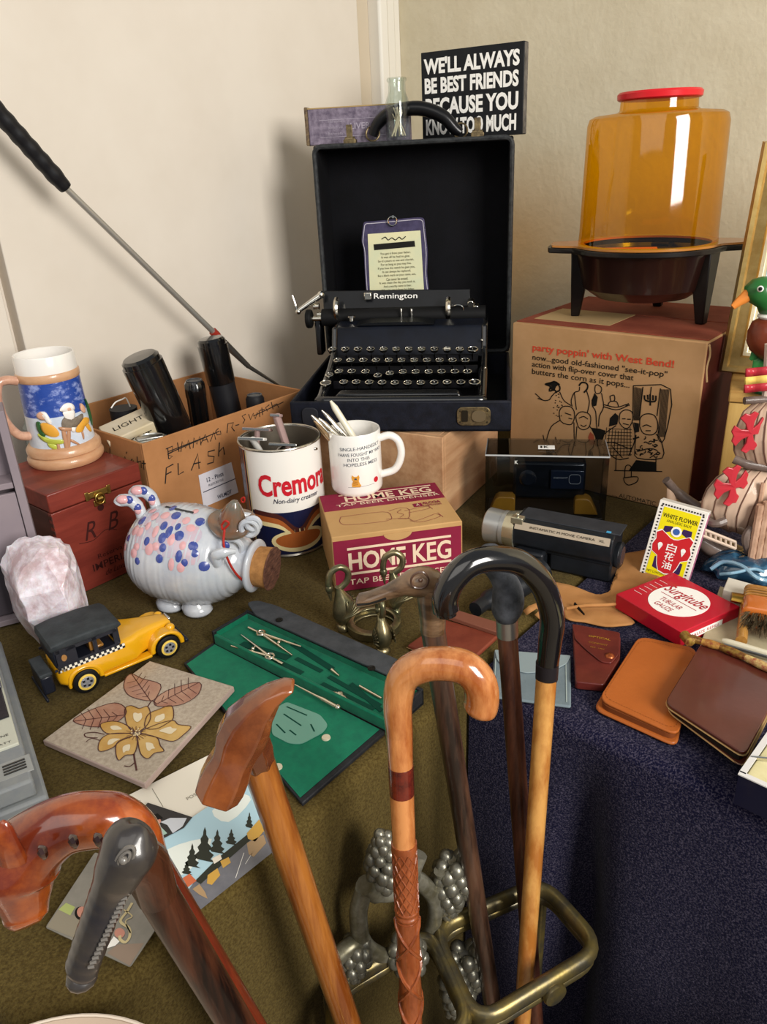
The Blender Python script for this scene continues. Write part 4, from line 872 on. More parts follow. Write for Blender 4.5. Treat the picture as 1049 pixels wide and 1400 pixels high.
tr = [V((CNR*math.cos(a), CNR*math.sin(a), CNH)) for a in [2*math.pi*k/64 for k in range(64)]]
G().tube(tr, .0019, 8, True).build('rim', mat('tin_rim', '#b8b2a6', .25, 1), t)
G().lathe([(CNR-.0022, CNH-.001), (CNR-.0022, .006)], 48, cap0=False, cap1=False).build('inner_wall', mat('tin_inside', '#8b8274', .35, .7), t)
def canp(pts, m, name, e=.0003):
    g = G(); fanpoly(g, pts, CNR+e); return g.build(name, m, t, smooth=False)
c0, cs = .012, CNR
H_ = CNH
canp([(-.135, .003), (-.060, .003), (-.060, .168), (-.135, .168)], cnavy, 'navy_panel', .0002)
canp([(-.060, .003), (.125, .003), (.125, .074), (-.060, .074)], cnavy, 'navy_band', .0002)
def sweep(y0, dip, x0=-.055, x1=.085, cx=.016, n=24):
    out = []
    for i in range(n+1):
        x = x0+(x1-x0)*i/n; d = abs(x-cx)/(.06); out.append((x, y0-dip*math.exp(-d*d*10)-.004*(1-min(1, d))))
    return out
def bandp(ya, da, yb, db, m, nm, e): canp(sweep(ya, da)+sweep(yb, db)[::-1], m, nm, e)
bandp(.076, .026, .068, .028, cbr, 'brown_band', .0005); bandp(.068, .028, .059, .026, crust, 'rust_band', .0005); bandp(.059, .026, .052, .024, ccr, 'cream_band', .0005)
canp([(-.055, .04)]+[(x, y) for x, y in []]+[(-.055, .0505)]+[(p[0], p[1]) for p in sweep(.052, .024)[1:-1]]+[(.085, .04), (.016, .004)] if 0 else [(.016+.045*math.cos(a), .026+.019*math.sin(a)) for a in [2*math.pi*k/28 for k in range(28)]], ccr, 'cup_rim', .0005)
canp([(.016+.038*math.cos(a), .027+.013*math.sin(a)) for a in [2*math.pi*k/28 for k in range(28)]], crust, 'cup_coffee', .0007)
for x in (-.062, -.068): canp([(x, .003), (x+.0022, .003), (x+.0022, .168), (x, .168)], crust if x < -.065 else ccr, 'side_stripe', .0006)
text('Cremora', .122, .035, None, cred, t, bold=.028, bend=(CNR+.0008, 0, .118, .0), name='lettering').data.transform(Matrix.Rotation(.33, 4, 'Z'))
text('Non-dairy creamer', .075, .010, None, cnavy, t, bold=.004, shear=.25, bend=(CNR+.0008, 0, .092, .0)).data.transform(Matrix.Rotation(.30, 4, 'Z'))
# razors
rzp = mat('razor_pink_grey', '#a58a86', .4, coat=.3); rzw = mat('razor_white', '#d9d6d0', .3, coat=.4); rzs = mat('razor_steel', '#c2c0ba', .18, 1)
def razor(px0, py0, px1, py1, dy0, dy1, label, hm, hw=.040, head=True, r=.0045):
    a = D(px0, py0, cc.y+dy0); b = D(px1, py1, cc.y+dy1)
    t = thing('razor', label, 'razor', V((a.x, a.y, max(.006, a.z))), 0, 'razors in the creamer can')
    d = (b-a).normalized(); sidev = d.cross(V((0,1,0))).normalized()
    g = G().tube([a, b], r, 10, sx=1.3); g.build('handle', hm, t, world=True)
    if head:
        q = G().box((0, 0, 0), (hw, .012, .0045), Matrix.Translation(b) @ frame((0,0,0), V((.94, -.2, .12)), V((.1,.35,1)))); hd_ = q.build('head', hm, t, world=True, bev=.001)
        G().box((0, -.0065, 0), (hw*.92, .0012, .003), Matrix.Translation(b) @ frame((0,0,0), V((.94, -.2, .12)), V((.1,.35,1)))).build('blade', rzs, hd_, world=True)
    return t
razor(370, 640, 345, 600, .00, -.03, 'white bladed razor head resting at the left front of the can rim', rzw, .042)
razor(362, 640, 388, 608, -.02, -.035, 'steel razor with shiny wide head at the front of the can', rzs, .044)
razor(350, 640, 352, 587, .02, .012, 'pale razor with pinkish long head at the back left of the can', rzp, .046)
razor(405, 650, 378, 568, .0, -.012, 'pink-grey razor standing tallest in the can', rzp, .016, True, .0060)
razor(392, 650, 420, 613, -.01, -.02, 'clear grey razor lying low at the right of the can', rzs, .030)
# ================================================================ keg carton, mug and pens
mar = mat('maroon_print', '#7c1c36', .6, 0, '#8a213d', 12); kraft2 = mat('keg_kraft', '#c29a66', .75, 0, '#b58d5a', 9)
kz = .086
kl, kr_ = P(453, 735, kz), P(632, 712, kz); kX = (kr_-kl); KGW = kX.length; kX.normalize(); kY = V((-kX.y, kX.x, 0)); kbk = P(600, 638, kz); KGD = min(.145, (kbk-kl).dot(kY))
kO = V((kl.x, kl.y, 0)); ky_ = math.degrees(math.atan2(kX.y, kX.x))
t = thing('keg_carton', 'small maroon and tan beer dispenser carton under the cat mug', 'box', kO, ky_); keg = t
G().box((KGW/2, KGD/2, kz/2), (KGW, KGD, kz)).build('carton', kraft2, t, bev=.0015)
G().box((KGW/2, -.0004, kz/2-.003), (KGW-.003, .0008, kz-.008)).build('front_panel', mar, t)
G().box((KGW/2, KGD*.79, kz+.0003), (KGW-.003, KGD*.41, .0006)).build('top_panel', mar, t)
G().box((KGW+.0003, KGD/2, kz/2), (.0006, KGD-.004, kz-.004)).build('side_panel', mat('side_tan', '#ab8052', .8), t)
cr_ = mat('keg_cream_print', '#e6cdb0', .6)
G().prism([(KGW*.5+.020*math.cos(math.pi+math.pi*k/12), .011*math.sin(math.pi+math.pi*k/12)) for k in range(13)], 0, .0004, frame((0, -.0008, kz-.005), (1,0,0), (0,-1,0))).build('thumb_notch', kraft2, t)
Ff = lambda x, z, e=.0009: frame((x*KGW, -e, z*kz), (1,0,0), (0,-1,0))
text('HOME', KGW*.44, kz*.32, Ff(.335, .53), cr_, t, bold=.03); text('KEG', KGW*.30, kz*.34, Ff(.76, .53), cr_, t, bold=.02)
G().box((KGW*.51, -.0009, kz*.76), (KGW*.80, .0004, .0035)).box((KGW*.51, -.0009, kz*.31), (KGW*.80, .0004, .0035)).build('printed_bar', cr_, t)
text('TAP BEER DISPENSER', KGW*.80, kz*.10, Ff(.51, .16), cr_, t, bold=.005)
Ft = lambda x, y: frame((x*KGW, y*KGD, kz+.0008), (1,0,0), (0,0,1))
text('HOME KEG', KGW*.72, KGD*.14, Ft(.56, .83), cr_, t, bold=.02); text('TAP BEER DISPENSER', KGW*.85, KGD*.055, Ft(.54, .68), cr_, t)
G().box((KGW*.55, KGD*.935, kz+.0008), (KGW*.78, .0022, .0003)).box((KGW*.55, KGD*.735, kz+.0008), (KGW*.78, .0022, .0003)).build('printed_bar', cr_, t)
text('ALCOA', KGW*.15, KGD*.055, Ft(.86, .50), mar, t, bold=.03); text('DISPENSER', KGW*.15, KGD*.035, Ft(.86, .44), mar, t, bold=.01)
G().box((KGW*.745, KGD*.475, kz+.0006), (KGW*.07, KGD*.08, .0003)).build('logo', mar, t)
text('A', KGW*.03, KGD*.06, frame((.745*KGW, .475*KGD, kz+.0010), (1,0,0), (0,0,1)), cr_, t)
g = G(); L2 = lambda x, y: V((x*KGW, y*KGD, kz+.0006))
for pts in ([(.12,.42),(.10,.30),(.16,.22),(.45,.20),(.50,.30),(.45,.42),(.12,.42)], [(.45,.24),(.55,.22),(.62,.20)], [(.50,.42),(.60,.46),(.66,.40),(.62,.20),(.54,.22)], [(.56,.24),(.60,.30),(.56,.36),(.60,.42)], [(.62,.38),(.80,.42),(.81,.36),(.64,.32)], [(.62,.20),(.66,.12),(.80,.20),(.84,.22),(.86,.15),(.70,.08),(.62,.14)], [(.82,.45),(.84,.34)], [(.86,.24),(.88,.13)]):
    g.ribbon(cr([L2(*p) for p in pts], 3), .0007, (0,0,1))
g.build('printed_tap_drawing', mar, t, smooth=False)
mb = P(489, 668, kz)
t = thing('mug', 'white mug with handwritten joke and an orange cat, full of pens', 'mug', V((mb.x, mb.y, kz+.0012)), math.degrees(math.atan2(-mb.x, mb.y))); mug = t
mugw = mat('mug_white', '#efece6', .15, coat=.6); MR, MH = .0395, .097
G().lathe([(.001, .002), (.030, .002), (.032, 0), (.035, 0), (MR-.001, .004), (MR, .008), (MR, MH-.002), (MR-.001, MH), (MR-.003, MH-.0005), (MR-.0035, MH-.004), (MR-.0035, .012), (.030, .006), (.001, .006)], 56).build('cup', mugw, t)
hpts = [(MR-.003, .080), (MR+.014, .084), (MR+.027, .074), (MR+.030, .052), (MR+.020, .030), (MR-.002, .022)]
G().tube(cr([(x*math.cos(-.10), x*math.sin(-.10), z) for x, z in hpts], 6), .0058, 12, sx=1.25).build('handle', mugw, t)
hand = mat('pen_ink', '#3a4656', .6)
def mtext(s_, w_, h, z, sl=0.02, rot=.05): 
    o = text(s_, w_, h, None, hand, t, bold=.002, bend=(MR+.0003, 0, z, sl)); o.data.transform(Matrix.Rotation(rot, 4, 'Z'))
mtext('SINGLE-HANDEDLY', .066, .0052, .078, .05, .24); mtext('I HAVE FOUGHT MY WAY', .074, .0052, .069, .04, .24); mtext('INTO THIS', .034, .0052, .061, .04, .12); mtext('HOPELESS MESS', .055, .0052, .0535, .04, .22)
catm = mat('cat_orange', '#d99a3c', .6)
def mp(pts, m, nm, e=.0003, rot=-.05):
    g = G(); fanpoly(g, pts, MR+e); o = g.build(nm, m, t, smooth=False); o.data.transform(Matrix.Rotation(rot, 4, 'Z'))
sc_ = lambda pts, k=.001, x=0, z=.02: [(x+a*k, z+b*k) for a, b in pts]
mp(sc_([(-6,-2),(6,-3),(8,0),(6,3),(4,9),(-3,9),(-6,3)]), catm, 'cat_body'); mp(sc_([(-5,8),(5,8),(6,13),(5,17),(2,14.5),(-2,14.5),(-5,17),(-6,13)]), catm, 'cat_head', .0005)
mp(sc_([(-2,9.5),(2,9.5),(1.5,12),(-1.5,12)]), hand, 'cat_face', .0007)
for k in range(4): mp(sc_([(-4,1+2*k),(3,1.6+2*k),(3,2.2+2*k),(-4,1.6+2*k)]), mat('cat_stripe', '#8a4a1c', .6), 'cat_stripe', .0006)
mp(sc_([(-12,-3),(30,-1.5),(30,-1.1),(-12,-2.6)]), hand, 'ground_line', .0004)
mp([(.034+.0045*math.cos(a), .024+.0045*math.sin(a)) for a in [2*math.pi*k/16 for k in range(16)]], cred, 'yarn_ball', .0005)
def pen(px0, py0, px1, py1, dy, label, m1, m2, r=.0045, clip=True):
    b = D(px1, py1, mb.y+dy); a = D(px0, py0, mb.y+dy*.3)
    d = (b-a).normalized(); L = (b-a).length
    lowz = kz+.0085+r; 
    if d.z > 0: a2 = a-d*max(0, min(.07, (a.z-lowz)/d.z))
    t = thing('pen', label, 'pen', V((a2.x, a2.y, a2.z)), 0, 'pens in the mug')
    G().tube([a2, a2+d*.002, a2+(b-a2)*.55], [r*.7, r, r], 12).build('barrel', m1, t, world=True)
    G().tube([a2+(b-a2)*.55, b-d*.012, b-d*.004, b], [r*1.02, r*.95, r*.55, r*.35], 12).build('cap', m2, t, world=True)
    if clip: G().tube([b-d*.012+V((0,-r,0)), b-d*.045+V((0,-r-.001,0))], .0011, 6).build('clip', CHR, t, world=True)
pens = mat('pen_silver', '#b9b6ae', .25, .9); peng = mat('pen_gilt', '#b59a78', .3, .9); penw = mat('pen_cream', '#e4dec8', .35, coat=.4)
pen(486, 602, 452, 548, .012, 'cream plastic pen, tallest in the mug', penw, penw, .0052, False)
pen(480, 604, 440, 561, -.004, 'slim silver pen beside the cream pen', pens, pens, .0036)
pen(470, 604, 436, 572, -.012, 'thick silver pen in the middle of the mug', pens, pens, .0048)
pen(462, 606, 426, 568, -.014, 'gilt banded pen at the left of the mug', peng, pens, .0046)
pen(458, 608, 430, 576, -.022, 'second gilt pen lowest on the left of the mug', peng, peng, .0040)
# ================================================================ pig bank
glz = mat('pig_glaze', '#b9bfca', .22, 0, '#c9ccd0', 30, coat=.7); glp = mat('glaze_pink', '#d9a5a8', .25, coat=.6); glb = mat('glaze_blue', '#3d4c94', .25, coat=.6); cork = mat('cork', '#c08a52', .85, 0, '#96683c', 90, bump=.5, bscale=120, lo=.3, hi=.7); corkd = mat('cork_end', '#6d4a3a', .9, 0, '#4a3028', 70, (1,1,4), bump=.9, bscale=60); hatm = mat('hat_glaze', '#84583c', .2, 0, '#5e5f56', 28, coat=.8)
pd = .94
pA, pB = D(183, 735, pd+.03), D(372, 768, pd-.03)
pax = (pB-pA); PLn = pax.length; pax.normalize()
pcen = D(262, 758, pd); pbz = pcen.z
t = thing('pig_bank', 'white glazed ceramic pig with pink and blue flower dabs, hat and cork snout', 'pig bank', V((pcen.x, pcen.y, 0)), 0); pig = t
side_ = pax.cross(V((0,0,1))).normalized(); upp = side_.cross(pax).normalized()
Mp = Matrix.Translation(pcen) @ Matrix((pax, -side_, upp)).transposed().to_4x4() @ Matrix.Scale(1.05, 4)   # local x along body, y away, z up
PRr = .0655
pro = [(-.083, .004), (-.080, .022), (-.073, .040), (-.060, .053), (-.045, .0605), (-.02, PRr), (.0, PRr), (.02, .0635), (.04, .057), (.058, .046), (.070, .036), (.078, .031), (.084, .0305), (.0875, .034), (.091, .034), (.093, .030), (.093, .022)]
pts = cr([V((x, r, 0)) for x, r in pro], 6); R_ = []
for q in pts:
    rr = q.y+(.0010*math.cos(q.x*2*math.pi/.0075) if -.075 < q.x < .07 else 0); R_.append([V((q.x, rr*math.cos(u), rr*math.sin(u))) for u in [2*math.pi*k/48 for k in range(48)]])
g = G().rings(R_, M=Mp); g.build('body', glz, t, world=True, ang=70)
def prad(x):
    for a, b in zip(pts, pts[1:]):
        if a.x <= x <= b.x: return a.y+(b.y-a.y)*(x-a.x)/(b.x-a.x+1e-9)
    return .03
def ponb(x, th, e=0): r = prad(x)+e; return V((x, -r*math.cos(th), r*math.sin(th)))   # th: 0 = towards viewer, 90 = top
G().tube([Mp @ V((.086, 0, 0)), Mp @ V((.100, 0, 0)), Mp @ V((.112, 0, 0))], [.0265, .0275, .0285], 28).build('cork', cork, t, world=True)
rr_ = []; random.seed(5)
G().rings([[Mp @ V((.1125+random.uniform(0, .002)*(k > 0), f*.0283*math.cos(u), f*.0283*math.sin(u))) for u in [2*math.pi*j/28 for j in range(28)]] for k, f in enumerate((1.0, .96, .8, .6, .4, .2, .01))]).build('cork_end', corkd, t, world=True, ang=20)
for x, y in ((-.028, -.026), (.012, -.030), (-.028, .026), (.022, .026)):
    w_ = Mp @ V((x, y, 0)); R_ = []
    for z, r, ox_ in ((.0005, .006, .004), (.001, .014, .004), (.006, .0175, .004), (.012, .0165, .001), (.019, .013, 0), (.034, .011, 0)):
        R_.append([V((w_.x+ox_+r*1.15*math.cos(u), w_.y+r*math.sin(u)-ox_, z)) for u in [2*math.pi*k/18 for k in range(18)]])
    G().rings(R_).build('foot', glz, t, world=True, ang=80)
# tail loops
for (x0, th, L_) in ((-.060, 78, (0, 0)), (-.050, 98, (0, 0))):
    b0 = Mp @ ponb(x0, math.radians(th), -.004)
    q = [b0, b0+V((-.002, 0, .014)), b0+V((-.010, -.002, .026)), b0+V((-.022, -.004, .028)), b0+V((-.026, -.004, .024))]
    g = G().tube(cr(q, 5), [.0075]*6+[.0085]*10+[.0075]*4+[.004], 12); o = g.build('tail_curl', glz, t, world=True); G().ball(q[3]+V((.004, -.004, .003)), (.009, .007, .006), 12, 8).ball(q[1]+V((0, -.005, 0)), (.005, .005, .007), 10, 8).build('pink_dab', glp, o, world=True)
    for k, f in enumerate((1, 2)): G().ball(q[f]+V((.0, -.006, .004)), (.0055, .004, .006), 10, 8).build('blue_dab', glb, o, world=True)
# colour dabs
def dab(x, th, rx, rz, m, name, a=0):
    th = math.radians(th); g = G(); vs = []
    c = Mp @ ponb(x, th, .0009); R_ = []
    for f in (1, .6, .05):
        R_.append([Mp @ ponb(x+f*rx*(math.cos(u)*math.cos(a)-math.sin(u)*math.sin(a)), th+f*rz/PRr*(math.cos(u)*math.sin(a)+math.sin(u)*math.cos(a)), .0003+(.0004 if rx > .009 else .0010)*(1-f)+(0 if rx > .009 else .0004)) for u in [2*math.pi*k/12 for k in range(12)]])
    g.rings(R_, True, True).build(name, m, t, world=True)
for x, th, a_, b_ in ((-.035, 42, .016, .016), (.0, 38, .018, .016), (.022, 55, .014, .014), (-.01, 66, .020, .012), (-.045, 66, .012, .012), (.03, 30, .010, .012)): dab(x, th, a_, b_, mat('pink_wash', '#c9adb6', .25, 0, '#b7b6c6', 60, coat=.6), 'pink_wash')
random.seed(21)
for x, th, m in ((-.068, 26, 0), (-.064, 40, 1), (-.047, 22, 0), (-.040, 14, 1), (-.044, 30, 0), (-.030, 38, 1), (-.024, 30, 0), (-.016, 34, 0), (-.008, 22, 1), (-.006, 34, 1), (.008, 18, 0), (.020, 16, 0), (.024, 22, 1), (.016, 28, 1), (-.054, 50, 0), (-.045, 48, 0), (-.036, 56, 0), (-.022, 50, 0), (-.014, 58, 1), (-.004, 52, 1), (.004, 60, 1), (.010, 50, 1), (.002, 44, 0), (-.010, 44, 1), (.018, 40, 0), (.030, 42, 1), (.034, 34, 1), (-.050, 64, 1), (-.034, 70, 0), (-.020, 72, 0), (-.006, 74, 1), (.010, 70, 0), (.020, 62, 0), (.026, 74, 1), (-.044, 80, 0), (-.018, 86, 1), (.012, 88, 0), (.046, 20, 1)):
    dab(x, th, random.uniform(.0035, .006), random.uniform(.005, .0085), glb if m else glp, 'blue_dab' if m else 'pink_dab', random.uniform(-.5, .5))
G().ribbon(cr([Mp @ ponb(x, math.radians(th), .0010) for x, th in ((-.03, 88), (-.01, 84), (.012, 84))], 4), .0035, (0, -.3, 1)).build('coin_slot', mat('slot_dark2', '#3a3a3a', .6), t, world=True)
# ears, eyes
for s_, th in ((0, 30), (1, 108)):
    c = Mp @ ponb(.060, math.radians(th), .004)
    G().tube(cr([c+V((.0, 0, -.006)), c+V((-.002, -.004, .008)), c+V((.010, -.004, .013)), c+V((.024, 0, .012))], 4), [.006]*5+[.0075]*4+[.006, .005, .004, .003], 10, sx=.8).build('ear', glz, t, world=True)
def rpx(px, py, o=0): return D(px, py, pd+o)
for px, py, r in ((341, 722, .0105), (346, 716, .0085), (318, 748, .012)):
    c = rpx(px, py, -.040); G().tube([c+V((r*math.cos(u), -.002*math.sin(u), r*1.05*math.sin(u))) for u in [2*math.pi*k/20 for k in range(20)]], .0038, 8, True).build('curl', glz, t, world=True)
G().ball(rpx(309, 746, -.046), (.005, .003, .006), 10, 8).build('eye', glb, t, world=True)
hc = rpx(318, 716, -.022); tilt = Euler((math.radians(14), math.radians(6), 0)).to_matrix().to_4x4(); Mh = Matrix.Translation(hc) @ tilt
R_ = []
for r, z, wv in ((.001, -.004, 0), (.016, -.004, 0), (.026, -.002, .4), (.0265, .0015, .4), (.017, .0015, .2), (.0145, .006, 0), (.0135, .014, 0), (.009, .024, 0), (.004, .032, 0), (.001, .034, 0)):
    r, z = r*1.18, z*1.15; R_.append([Mh @ V((r*math.cos(u)+.004*max(0, z-.015)/.02, r*math.sin(u), z+wv*.014*abs(math.cos(u))**2)) for u in [2*math.pi*k/32 for k in range(32)]])
G().rings(R_).build('hat', hatm, t, world=True, ang=60)
redc = mat('red_cord', '#a8281e', .5)
G().tube(cr([rpx(307, 724, -.052), rpx(306, 745, -.062), rpx(313, 768, -.064), rpx(326, 788, -.060), rpx(345, 802, -.045)], 6), .0016, 8).tube(cr([rpx(303, 718, -.048), rpx(308, 712, -.05), rpx(313, 716, -.05), rpx(305, 724, -.05), rpx(303, 718, -.048)], 4), .0014, 6).build('cord', redc, t, world=True)
G().tube(cr([rpx(330, 682, -.02), rpx(334, 680, -.022), rpx(334, 686, -.02), rpx(330, 686, -.02)], 4), .0012, 6, True).build('cord_loop', redc, t, world=True)
# ================================================================ toy taxi
ty = mat('taxi_yellow', '#e0a412', .28, coat=.7); tb = mat('taxi_black', '#191c26', .4, coat=.2); troof = mat('taxi_roof', '#3a3f42', .6, 0, '#2c3033', 60, bump=.15, bscale=300); tyre = mat('tyre_black', '#0f0f10', .55)
w0, w1 = P(121, 944, .0), P(232, 897, .0)
tX = (w1-w0); wbse = tX.length; tX.normalize(); tyaw = math.degrees(math.atan2(tX.y, tX.x)); tY = V((-tX.y, tX.x, 0))
k_ = wbse/.085
t = thing('toy_taxi', 'yellow and black toy checker taxi beside the flower tile', 'toy car', w0, tyaw); t.scale = (k_, k_, k_)
def sec(y0, y1, pts): return G().rings([[V((x, y0, z)) for x, z in pts], [V((x, y1, z)) for x, z in pts]])
# body: tapering bonnet towards the front (local +x)
R_ = []
for x, w_, zb_, zt_2 in ((-.028, .012, .018, .024), (-.026, .020, .013, .032), (-.018, .024, .011, .036), (.0, .0255, .010, .037), (.03, .0255, .010, .037), (.052, .0245, .010, .038), (.060, .020, .011, .0375), (.075, .015, .012, .036), (.092, .011, .013, .034), (.098, .009, .014, .031)):
    R_.append([V((x, 0+a, b)) for a, b in rrect(2*w_, zt_2-zb_, min(.006, (zt_2-zb_)*.4, w_*.6), 4, 0, (zt_2+zb_)/2)])
for r in R_:
    for p in r: p.y += .0245
G().rings(R_).build('body', ty, t, ang=50)
for y in (.000, .049):
    s_ = -1 if y == 0 else 1
    for cx_ in (0, .085):
        arc = [(cx_+.0185*math.cos(math.radians(a)), .0125+.017*math.sin(math.radians(a))) for a in range(-10, 191, 20)]
        inn_ = [(cx_+.0135*math.cos(math.radians(a)), .0125+.0135*math.sin(math.radians(a))) for a in range(190, -11, -20)]
        y_ = (y-.002, y+.012) if s_ < 0 else (y-.012, y+.002)
        G().rings([[V((x, y_[0], z)) for x, z in arc+inn_], [V((x, y_[1], z)) for x, z in arc+inn_]]).build('mudguard', ty, t, bev=.0015)
        c = (cx_, y+(.000 if s_ < 0 else 0), .0125); Mx = Matrix.Translation(c) @ Matrix.Rotation(math.radians(90), 4, 'X')
        wl = G().lathe([(.001, -.004), (.0105, -.004), (.0125, -.003), (.0125, .003), (.0105, .004), (.008, .0038), (.001, .003)], 28, Mx).build('wheel', tyre, t)
        G().lathe([(.0085, -.0045), (.0085, .0045), (.0065, .005), (.0065, -.005)], 24, Mx, False, False).build('hub_ring', mat('hub_cream', '#e3c25a', .4), wl)
        hb_ = G().lathe([(.001, -.0047), (.0064, -.0043), (.0064, .0043), (.001, .0047)], 16, Mx).build('hub', mat('hub_silver', '#c9ccd4', .3, .7), wl)
        g = G()
        for q in range(5): a = 2*math.pi*q/5; g.box((cx_+.0038*math.cos(a), c[1]+s_*.0049, .0125+.0038*math.sin(a)), (.0022, .0008, .0022))
        g.build('spoke_hole', tb, wl)
    G().box((.0425, y+(.0035 if s_ < 0 else -.0035), .0095), (.050, .011, .003)).build('running_board', ty, t, bev=.001)
# cabin shell with real windows
cabz0, cabz1 = .036, .055
for y, s_ in ((.0005, -1), (.0485, 1)):
    yy = y
    for x0, x1 in ((-.025, -.019), (-.011, -.002), (.014, .018), (.034, .038)): G().box(((x0+x1)/2, yy, (cabz0+cabz1)/2), (x1-x0, .0022, cabz1-cabz0)).build('door_pillar', tb, t)
    G().box((.006, yy, .0365), (.064, .0023, .005)).build('lower_sill', tb, t); G().box((.006, yy, .0535), (.064, .0022, .004)).build('upper_rail', tb, t)
    g = G().box((-.015, yy, .045), (.009, .0021, .013)); g.build('rear_quarter', tb, t); G().prism(circ(.0036, 16), 0, .0004, frame((-.015, yy+s_*.0012, .0455), (1,0,0), (0,s_,0))).build('oval_window', mat('seat_amber', '#9a6a2a', .3, coat=.6), t)
    gm_ = mat('check_white', '#e9e4d4', .5); g = G(); g2 = G()
    for i in range(26):
        for j in range(2): (g if (i+j) % 2 else g2).box((-.0235+i*.0026, yy+s_*(.0014 if y < .01 else .0014), .0325+j*.0024), (.0026, .0010, .0024))
    ch = g2.build('checker_white', gm_, t); g.build('checker_black', tb, ch)
G().box((-.0265, .0245, .046), (.003, .049, .020)).box((.0385, .0245, .0375), (.003, .049, .003)).box((.0385, .0245, .0535), (.003, .049, .003)).build('cabin_ends', tb, t, bev=.001)
for y in (.003, .0245, .046): G().box((.0395, y, .0455), (.002, .0022, .016)).build('screen_pillar', tb, t)
G().box((.006, .0245, .0375), (.058, .044, .002)).build('cabin_floor', tb, t)
for x in (-.012, .014): G().box((x+.0, .0245, .044), (.005, .040, .012)).box((x+.006, .0245, .040), (.010, .040, .003)).build('seat', MATS['seat_amber'], t, bev=.001)
G().rings([[V((x, .0245+a, z+b)) for a, b in rrect(w_, h_, min(.0025, h_*.45), 3)] for x, w_, h_, z in ((-.031, .046, .004, .0565), (-.029, .051, .0075, .0580), (-.01, .052, .009, .0590), (.02, .052, .009, .0590), (.040, .051, .007, .0580), (.044, .046, .003, .0565))]).build('roof', troof, t, ang=50)
G().box((-.042, .0245, .0185), (.017, .036, .020)).build('luggage_trunk', tb, t, bev=.002); G().box((-.042, .0245, .030), (.018, .037, .004)).build('trunk_lid', troof, t, bev=.001)
for x_, z_ in ((-.050, .007), (.106, .010)): G().box((x_, .0245, z_), (.004, .050, .004)).build('bumper', tb, t, bev=.001)
for y in (.009, .040): G().ball((.094, y, .027), (.005, .0045, .0045), 14, 10).build('headlamp', ty, t)
G().box((.098, .0245, .024), (.003, .014, .018)).build('grille', CHR, t, bev=.001)
for ch in [x for x in bpy.data.objects if x.parent == t]:
    for v in ch.data.vertices:
        if v.co.x < -.0125: v.co.x = -.0125+(v.co.x+.0125)*.66
# ================================================================ flower tile
gla = mat('tile_glaze', '#b8ab99', .4, 0, '#9f9180', 260, coat=.3, detail=6); tedge = mat('tile_edge', '#a8938a', .7)
tc_ = [P(*c) for c in [(58,1012,.008),(205,903,.0115),(320,938,.0155),(198,1072,.012)]]
TN_ = (tc_[1]-tc_[0]).cross(tc_[3]-tc_[0]).normalized(); TN_ = TN_ if TN_.z > 0 else -TN_; tc_[2] = PL(320, 938, tc_[0], TN_)
t = thing('ceramic_tile', 'square beige ceramic tile painted with an ochre flower and brown leaves', 'tile', V((sum(p.x for p in tc_)/4, sum(p.y for p in tc_)/4, 0)), 0)
lo4 = [p-TN_*.0074 for p in tc_]
G().slab(lo4, TN_*.0072).build('tile', tedge, t, world=True, bev=.0012)
ctr = sum(tc_, V())/4
G().slab([ctr+(p-ctr)*.985-TN_*.0006 for p in tc_], TN_*.0008).build('glaze', gla, t, world=True, bev=.0004)
TZ = .0084
Q = lambda x, y, e=0: PL(x*400/1049, 880+y*520/1364, tc_[0]+TN_*(.0004+e), TN_)
och = mat('petal_ochre', '#b98b3c', .35, 0, '#c9a45c', 30, coat=.4); brl = mat('tile_brown_line', '#4b2522', .4, coat=.3); lfm = mat('tile_leaf', '#9a6a58', .4, 0, '#b28b74', 30, coat=.3); hl = mat('tile_highlight', '#ddcfb0', .4, coat=.3)
pet = [[(487,318),(455,290),(448,235),(470,222),(500,232),(530,225),(540,265),(520,300)], [(520,300),(530,255),(570,235),(615,222),(622,265),(600,285),(560,305)], [(505,318),(560,290),(620,275),(640,290),(685,297),(660,325),(620,350),(560,335)],
       [(500,325),(560,335),(575,365),(588,385),(555,392),(530,412),(505,395),(495,350)], [(485,330),(492,360),(480,395),(450,400),(425,418),(415,385),(425,350)], [(480,325),(430,350),(400,375),(355,385),(360,345),(400,322)], [(480,315),(430,322),(380,320),(360,290),(400,278),(440,285)]]
for pk, p in enumerate(pet):
    pp = cr([V((a, b, 0)) for a, b in p], 4, True); c = V((sum(v.x for v in pp)/len(pp), sum(v.y for v in pp)/len(pp), 0))
    o = G().face([Q(v.x, v.y, pk*.00006) for v in pp]).build('petal', och, t, world=True, smooth=False)
    G().ribbon([Q(v.x, v.y, .0006) for v in pp], .0010, (0,0,1), True).build('petal_outline', brl, o, world=True, smooth=False)
    G().face([Q(c.x+(v.x-c.x)*.35, c.y+(v.y-c.y)*.35, .00055) for v in pp]).build('petal_highlight', hl, o, world=True, smooth=False)
